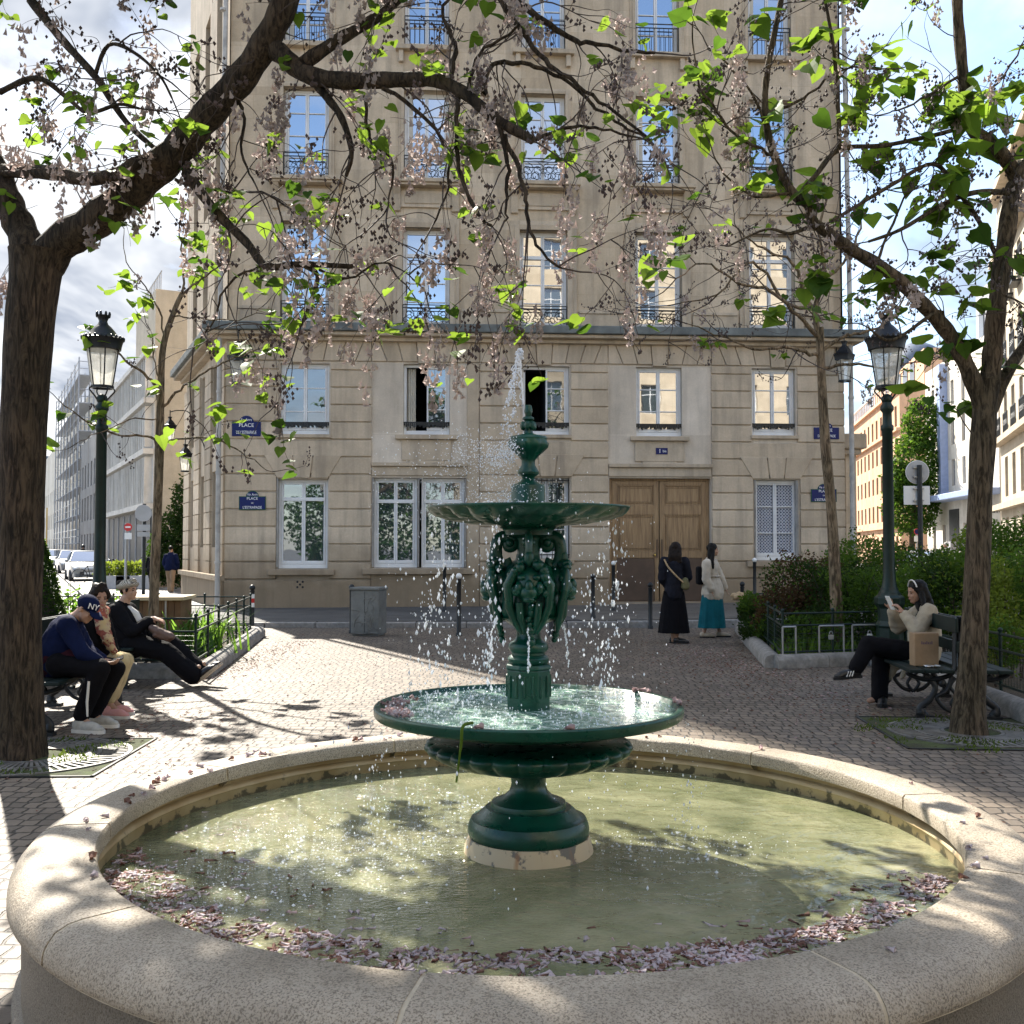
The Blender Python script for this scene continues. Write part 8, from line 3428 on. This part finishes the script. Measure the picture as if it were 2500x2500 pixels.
# paper bag on the bench
M['kraft'] = pm('kraft paper', (.30, .20, .115), .8, var=.15, scale=5, bump=.4, bscale=14)
p = at(2256, 1622, 9.78)
e = empty('paper_bag', 'brown kraft paper bag standing on the right bench seat', 'paper bag', (p.x, p.y, .466), R(3))
b = MB()
b.box(-.115, -.065, 0, .115, .065, .31)
b.build('paper_shell', M['kraft'], e, bevel=.008, disp=(.02, .09))
M['print'] = pm('faded purple print', (.13, .08, .11), .8)
b = MB()
for k in range(7):
    b.box(-.055 + k * .016, -.0685, .205, -.044 + k * .016, -.067, .225 + (.008 if k % 3 == 0 else 0))
b.build('faded_print', M['print'], e)
M['foil'] = pm('foil', (.6, .6, .6), .3, metal=.7)
mb = MB()
rr = random.Random(4)
for i in range(9):
    mb.sph((rr.uniform(-.07, .07), rr.uniform(-.03, .03), rr.uniform(0.008, .02)), (rr.uniform(.02, .035), .02, .008), 7, 5)
o = mb.build('crumpled_wrapper', M['foil'], None, remesh=.007, disp=(.012, .02))
o.location = (at(2275, 1627, 9.62).x, 9.62, .466)
tag(o, 'crumpled pale wrapper on the bench in front of the paper bag', 'wrapper')


# ---- small distant walkers
def walker(px, Y, top, coat, legs, hair, label, face=(0, 1, 0), stride=.12, half=False, skin='skin'):
    h = zz(top, Y)
    X = P2(px, Y).x
    s = h / 1.74
    B_ = lambda x, y, z: Vector((X + x * s, Y + y * s, z * s))
    Hm = basis(face, (0, 0, 1))
    q = Vector(face).normalized()
    sd_ = Vector((-q.y, q.x, 0))
    c = B_(0, 0, 1.62)
    def f(mb):
        head(mb, c, Hm, s)
        cap(mb, c, B_(0, 0, 1.45), .05 * s, .06 * s)
        chain(mb, [B_(0, 0, 1.42), B_(0, 0, 1.2), B_(0, 0, .95)], [.08 * s, .14 * s, .14 * s])
        for k in (-1, 1):
            o_ = sd_ * k
            chain(mb, [B_(o_.x * .18, o_.y * .18, 1.4), B_(o_.x * .24, o_.y * .24, 1.12), B_(o_.x * .22 + q.x * .1, o_.y * .22 + q.y * .1, .9)], [.05 * s, .04 * s, .03 * s])
            hand(mb, B_(o_.x * .22 + q.x * .1, o_.y * .22 + q.y * .1, .89), (q.x * .3, q.y * .3, -1), (o_.x, o_.y, 0), .5, s)
            st = stride * k
            chain(mb, [B_(o_.x * .09, o_.y * .09, .9), B_(o_.x * .1 + q.x * st * .7, o_.y * .1 + q.y * st * .7, .48), B_(o_.x * .1 + q.x * st, o_.y * .1 + q.y * st, .07)], [.085 * s, .058 * s, .04 * s])
            cap(mb, B_(o_.x * .1 + q.x * st, o_.y * .1 + q.y * st, .04), B_(o_.x * .1 + q.x * (st + .14), o_.y * .1 + q.y * (st + .14), .035), .04 * s, .035 * s)
    o = person(label, f, skin, vox=.02)
    def f(mb):
        chain(mb, [B_(0, 0, 1.42), B_(0, 0, 1.2), B_(0, 0, 1.0)], [.12 * s, .19 * s, .19 * s])
        cap(mb, B_(-.09, 0, .95), B_(.09, 0, .95), .15 * s, .15 * s)
        for k in (-1, 1):
            o_ = sd_ * k
            chain(mb, [B_(o_.x * .18, o_.y * .18, 1.38), B_(o_.x * .26, o_.y * .26, 1.12), B_(o_.x * .22 + q.x * .1, o_.y * .22 + q.y * .1, .94)], [.09 * s, .08 * s, .06 * s])
    wear(o, 'jacket', coat, f, .02, (.03, .12))
    def f(mb):
        for k in (-1, 1):
            o_ = sd_ * k
            st = stride * k
            chain(mb, [B_(o_.x * .08, o_.y * .08, .88), B_(o_.x * .1 + q.x * st * .7, o_.y * .1 + q.y * st * .7, .48), B_(o_.x * .1 + q.x * st, o_.y * .1 + q.y * st, .12)], [.115 * s, .09 * s, .08 * s])
    wear(o, 'trousers', legs, f, .02, (.03, .12))
    def f(mb):
        mb.sph(c + Hm @ Vector((0, -.015, .045)) * s, (.085 * s, .1 * s, .09 * s), 12, 8, M=Hm)
    wear(o, 'hair', hair, f, .02, None)
    for k in (-1, 1):
        o_ = sd_ * k
        st = stride * k
        a = B_(o_.x * .1 + q.x * (st - .05), o_.y * .1 + q.y * (st - .05), 0)
        shoe(o, a, a + Vector((q.x, q.y, 0)) * .2, 'shoeblack', 'shoeblack', s * 1.1)
    return o


M['greyhair'] = pm('grey hair', (.45, .44, .42), .6)
M['redcoat'] = cloth('red coat', (.30, .03, .04))
M['greyshirt'] = cloth('grey shirt', (.42, .40, .38))
walker(418, 35.5, 1333, 'navy', 'khaki', 'hairblack', 'person in navy jacket and khaki trousers walking away on the left pavement', (.1, 1, 0), .14)
walker(374, 34.5, 1342, 'blackc', 'blackc', 'hairblack', 'person in black half hidden behind the slim left tree trunk', (.3, 1, 0), .1)
walker(319, 62, 1338, 'blackc', 'blackc', 'hairblack', 'distant person in black right of the no entry sign pole', (-.4, 1, 0), .1)
walker(298, 66, 1341, 'redcoat', 'blackc', 'hairbrown', 'distant person in red left of the no entry sign pole', (-.4, 1, 0), .1)
walker(2309, 40, 1324, 'greyshirt', 'blackc', 'greyhair', 'grey haired person in pale shirt beyond the dark estate car', (-1, .3, 0), .1)
# rider on a scooter in the left street
p = P2(203, 62)
e = empty('motor_scooter', 'dark motor scooter ridden up the left street between the cars', 'scooter', (p.x, p.y, 0), back)
b = MB()
b.tube(spline([(-.6, 0, .62), (-.2, 0, .7), (.1, 0, .35), (.45, 0, .4), (.6, 0, .95)], 4), [.16] * 8 + [.1] * 9, 8)
b.build('body', M['char'], e, smooth=60)
for x in (-.6, .65):
    b = MB()
    b.T = lambda u, v, w_, x=x: (x + u, w_, .28 + v)
    b.lathe([(.14, -.05), (.26, -.05), (.28, 0), (.26, .05), (.14, .05)], 18)
    b.build('wheel', M['black'], e, smooth=50)
b = MB()
b.tube([(.5, -.32, 1.02), (.58, 0, 1.0), (.5, .32, 1.02)], .02, 6)
b.build('handlebar', M['iron'], e, smooth=50)
T_ = Matrix.Translation(p) @ Matrix.Rotation(back, 4, 'Z')
L3 = lambda x, y, z: T_ @ Vector((x, y, z))
q = (L3(1, 0, 0) - L3(0, 0, 0))
Hr = basis(q, (0, 0, 1))
def f(mb):
    head(mb, L3(.05, 0, 1.62), Hr)
    cap(mb, L3(.02, 0, 1.5), L3(0, 0, 1.4), .05, .06)
    chain(mb, [L3(0, 0, 1.38), L3(-.15, 0, .85)], [.14, .15])
    for k in (-1, 1):
        chain(mb, [L3(0, k * .18, 1.36), L3(.22, k * .28, 1.12), L3(.46, k * .28, 1.06)], [.05, .04, .03])
        hand(mb, L3(.45, k * .28, 1.05), q, (0, 0, 1), 1.1)
        chain(mb, [L3(-.15, k * .1, .82), L3(.25, k * .15, .72), L3(.22, k * .15, .34)], [.09, .06, .04])
        cap(mb, L3(.2, k * .15, .32), L3(.36, k * .15, .3), .04, .035)
o = person('person in dark clothes and helmet riding the scooter up the left street', f, vox=.02)
def f(mb):
    chain(mb, [L3(0, 0, 1.38), L3(-.15, 0, .88)], [.18, .19])
    for k in (-1, 1):
        chain(mb, [L3(0, k * .18, 1.36), L3(.22, k * .28, 1.12), L3(.4, k * .28, 1.07)], [.085, .07, .05])
        chain(mb, [L3(-.15, k * .1, .82), L3(.25, k * .15, .72), L3(.22, k * .15, .38)], [.11, .09, .07])
wear(o, 'clothes', 'blackc', f, .02, (.02, .1))
def f(mb):
    mb.sph(L3(.03, 0, 1.67), .125, 14, 10)
wear(o, 'helmet', 'shoeblack', f, .02, None)

# ---- greenery across the square, mirrored in the ground floor windows
shrub('garden_tree', 'leafy dark tree across the square, mirrored in the left ground floor windows', [(-6, -9, 3, 3, 1.5, 2.5), (-2.5, -9, 2.5, 2.5, 1.5, 2.2), (-4, -9.5, 5.5, 3, 1.6, 2.2)], 9000, .26, ['leafdark', 'hedge2'], 'trees across the square', 51, 'tree', 5)
shrub('garden_tree', 'leafy dark tree across the square, mirrored in the middle ground floor windows', [(3, -9, 2.2, 3, 1.5, 1.9), (7, -9, 2.2, 3, 1.5, 1.9)], 7000, .26, ['leafdark', 'hedge2'], 'trees across the square', 52, 'tree', 5)
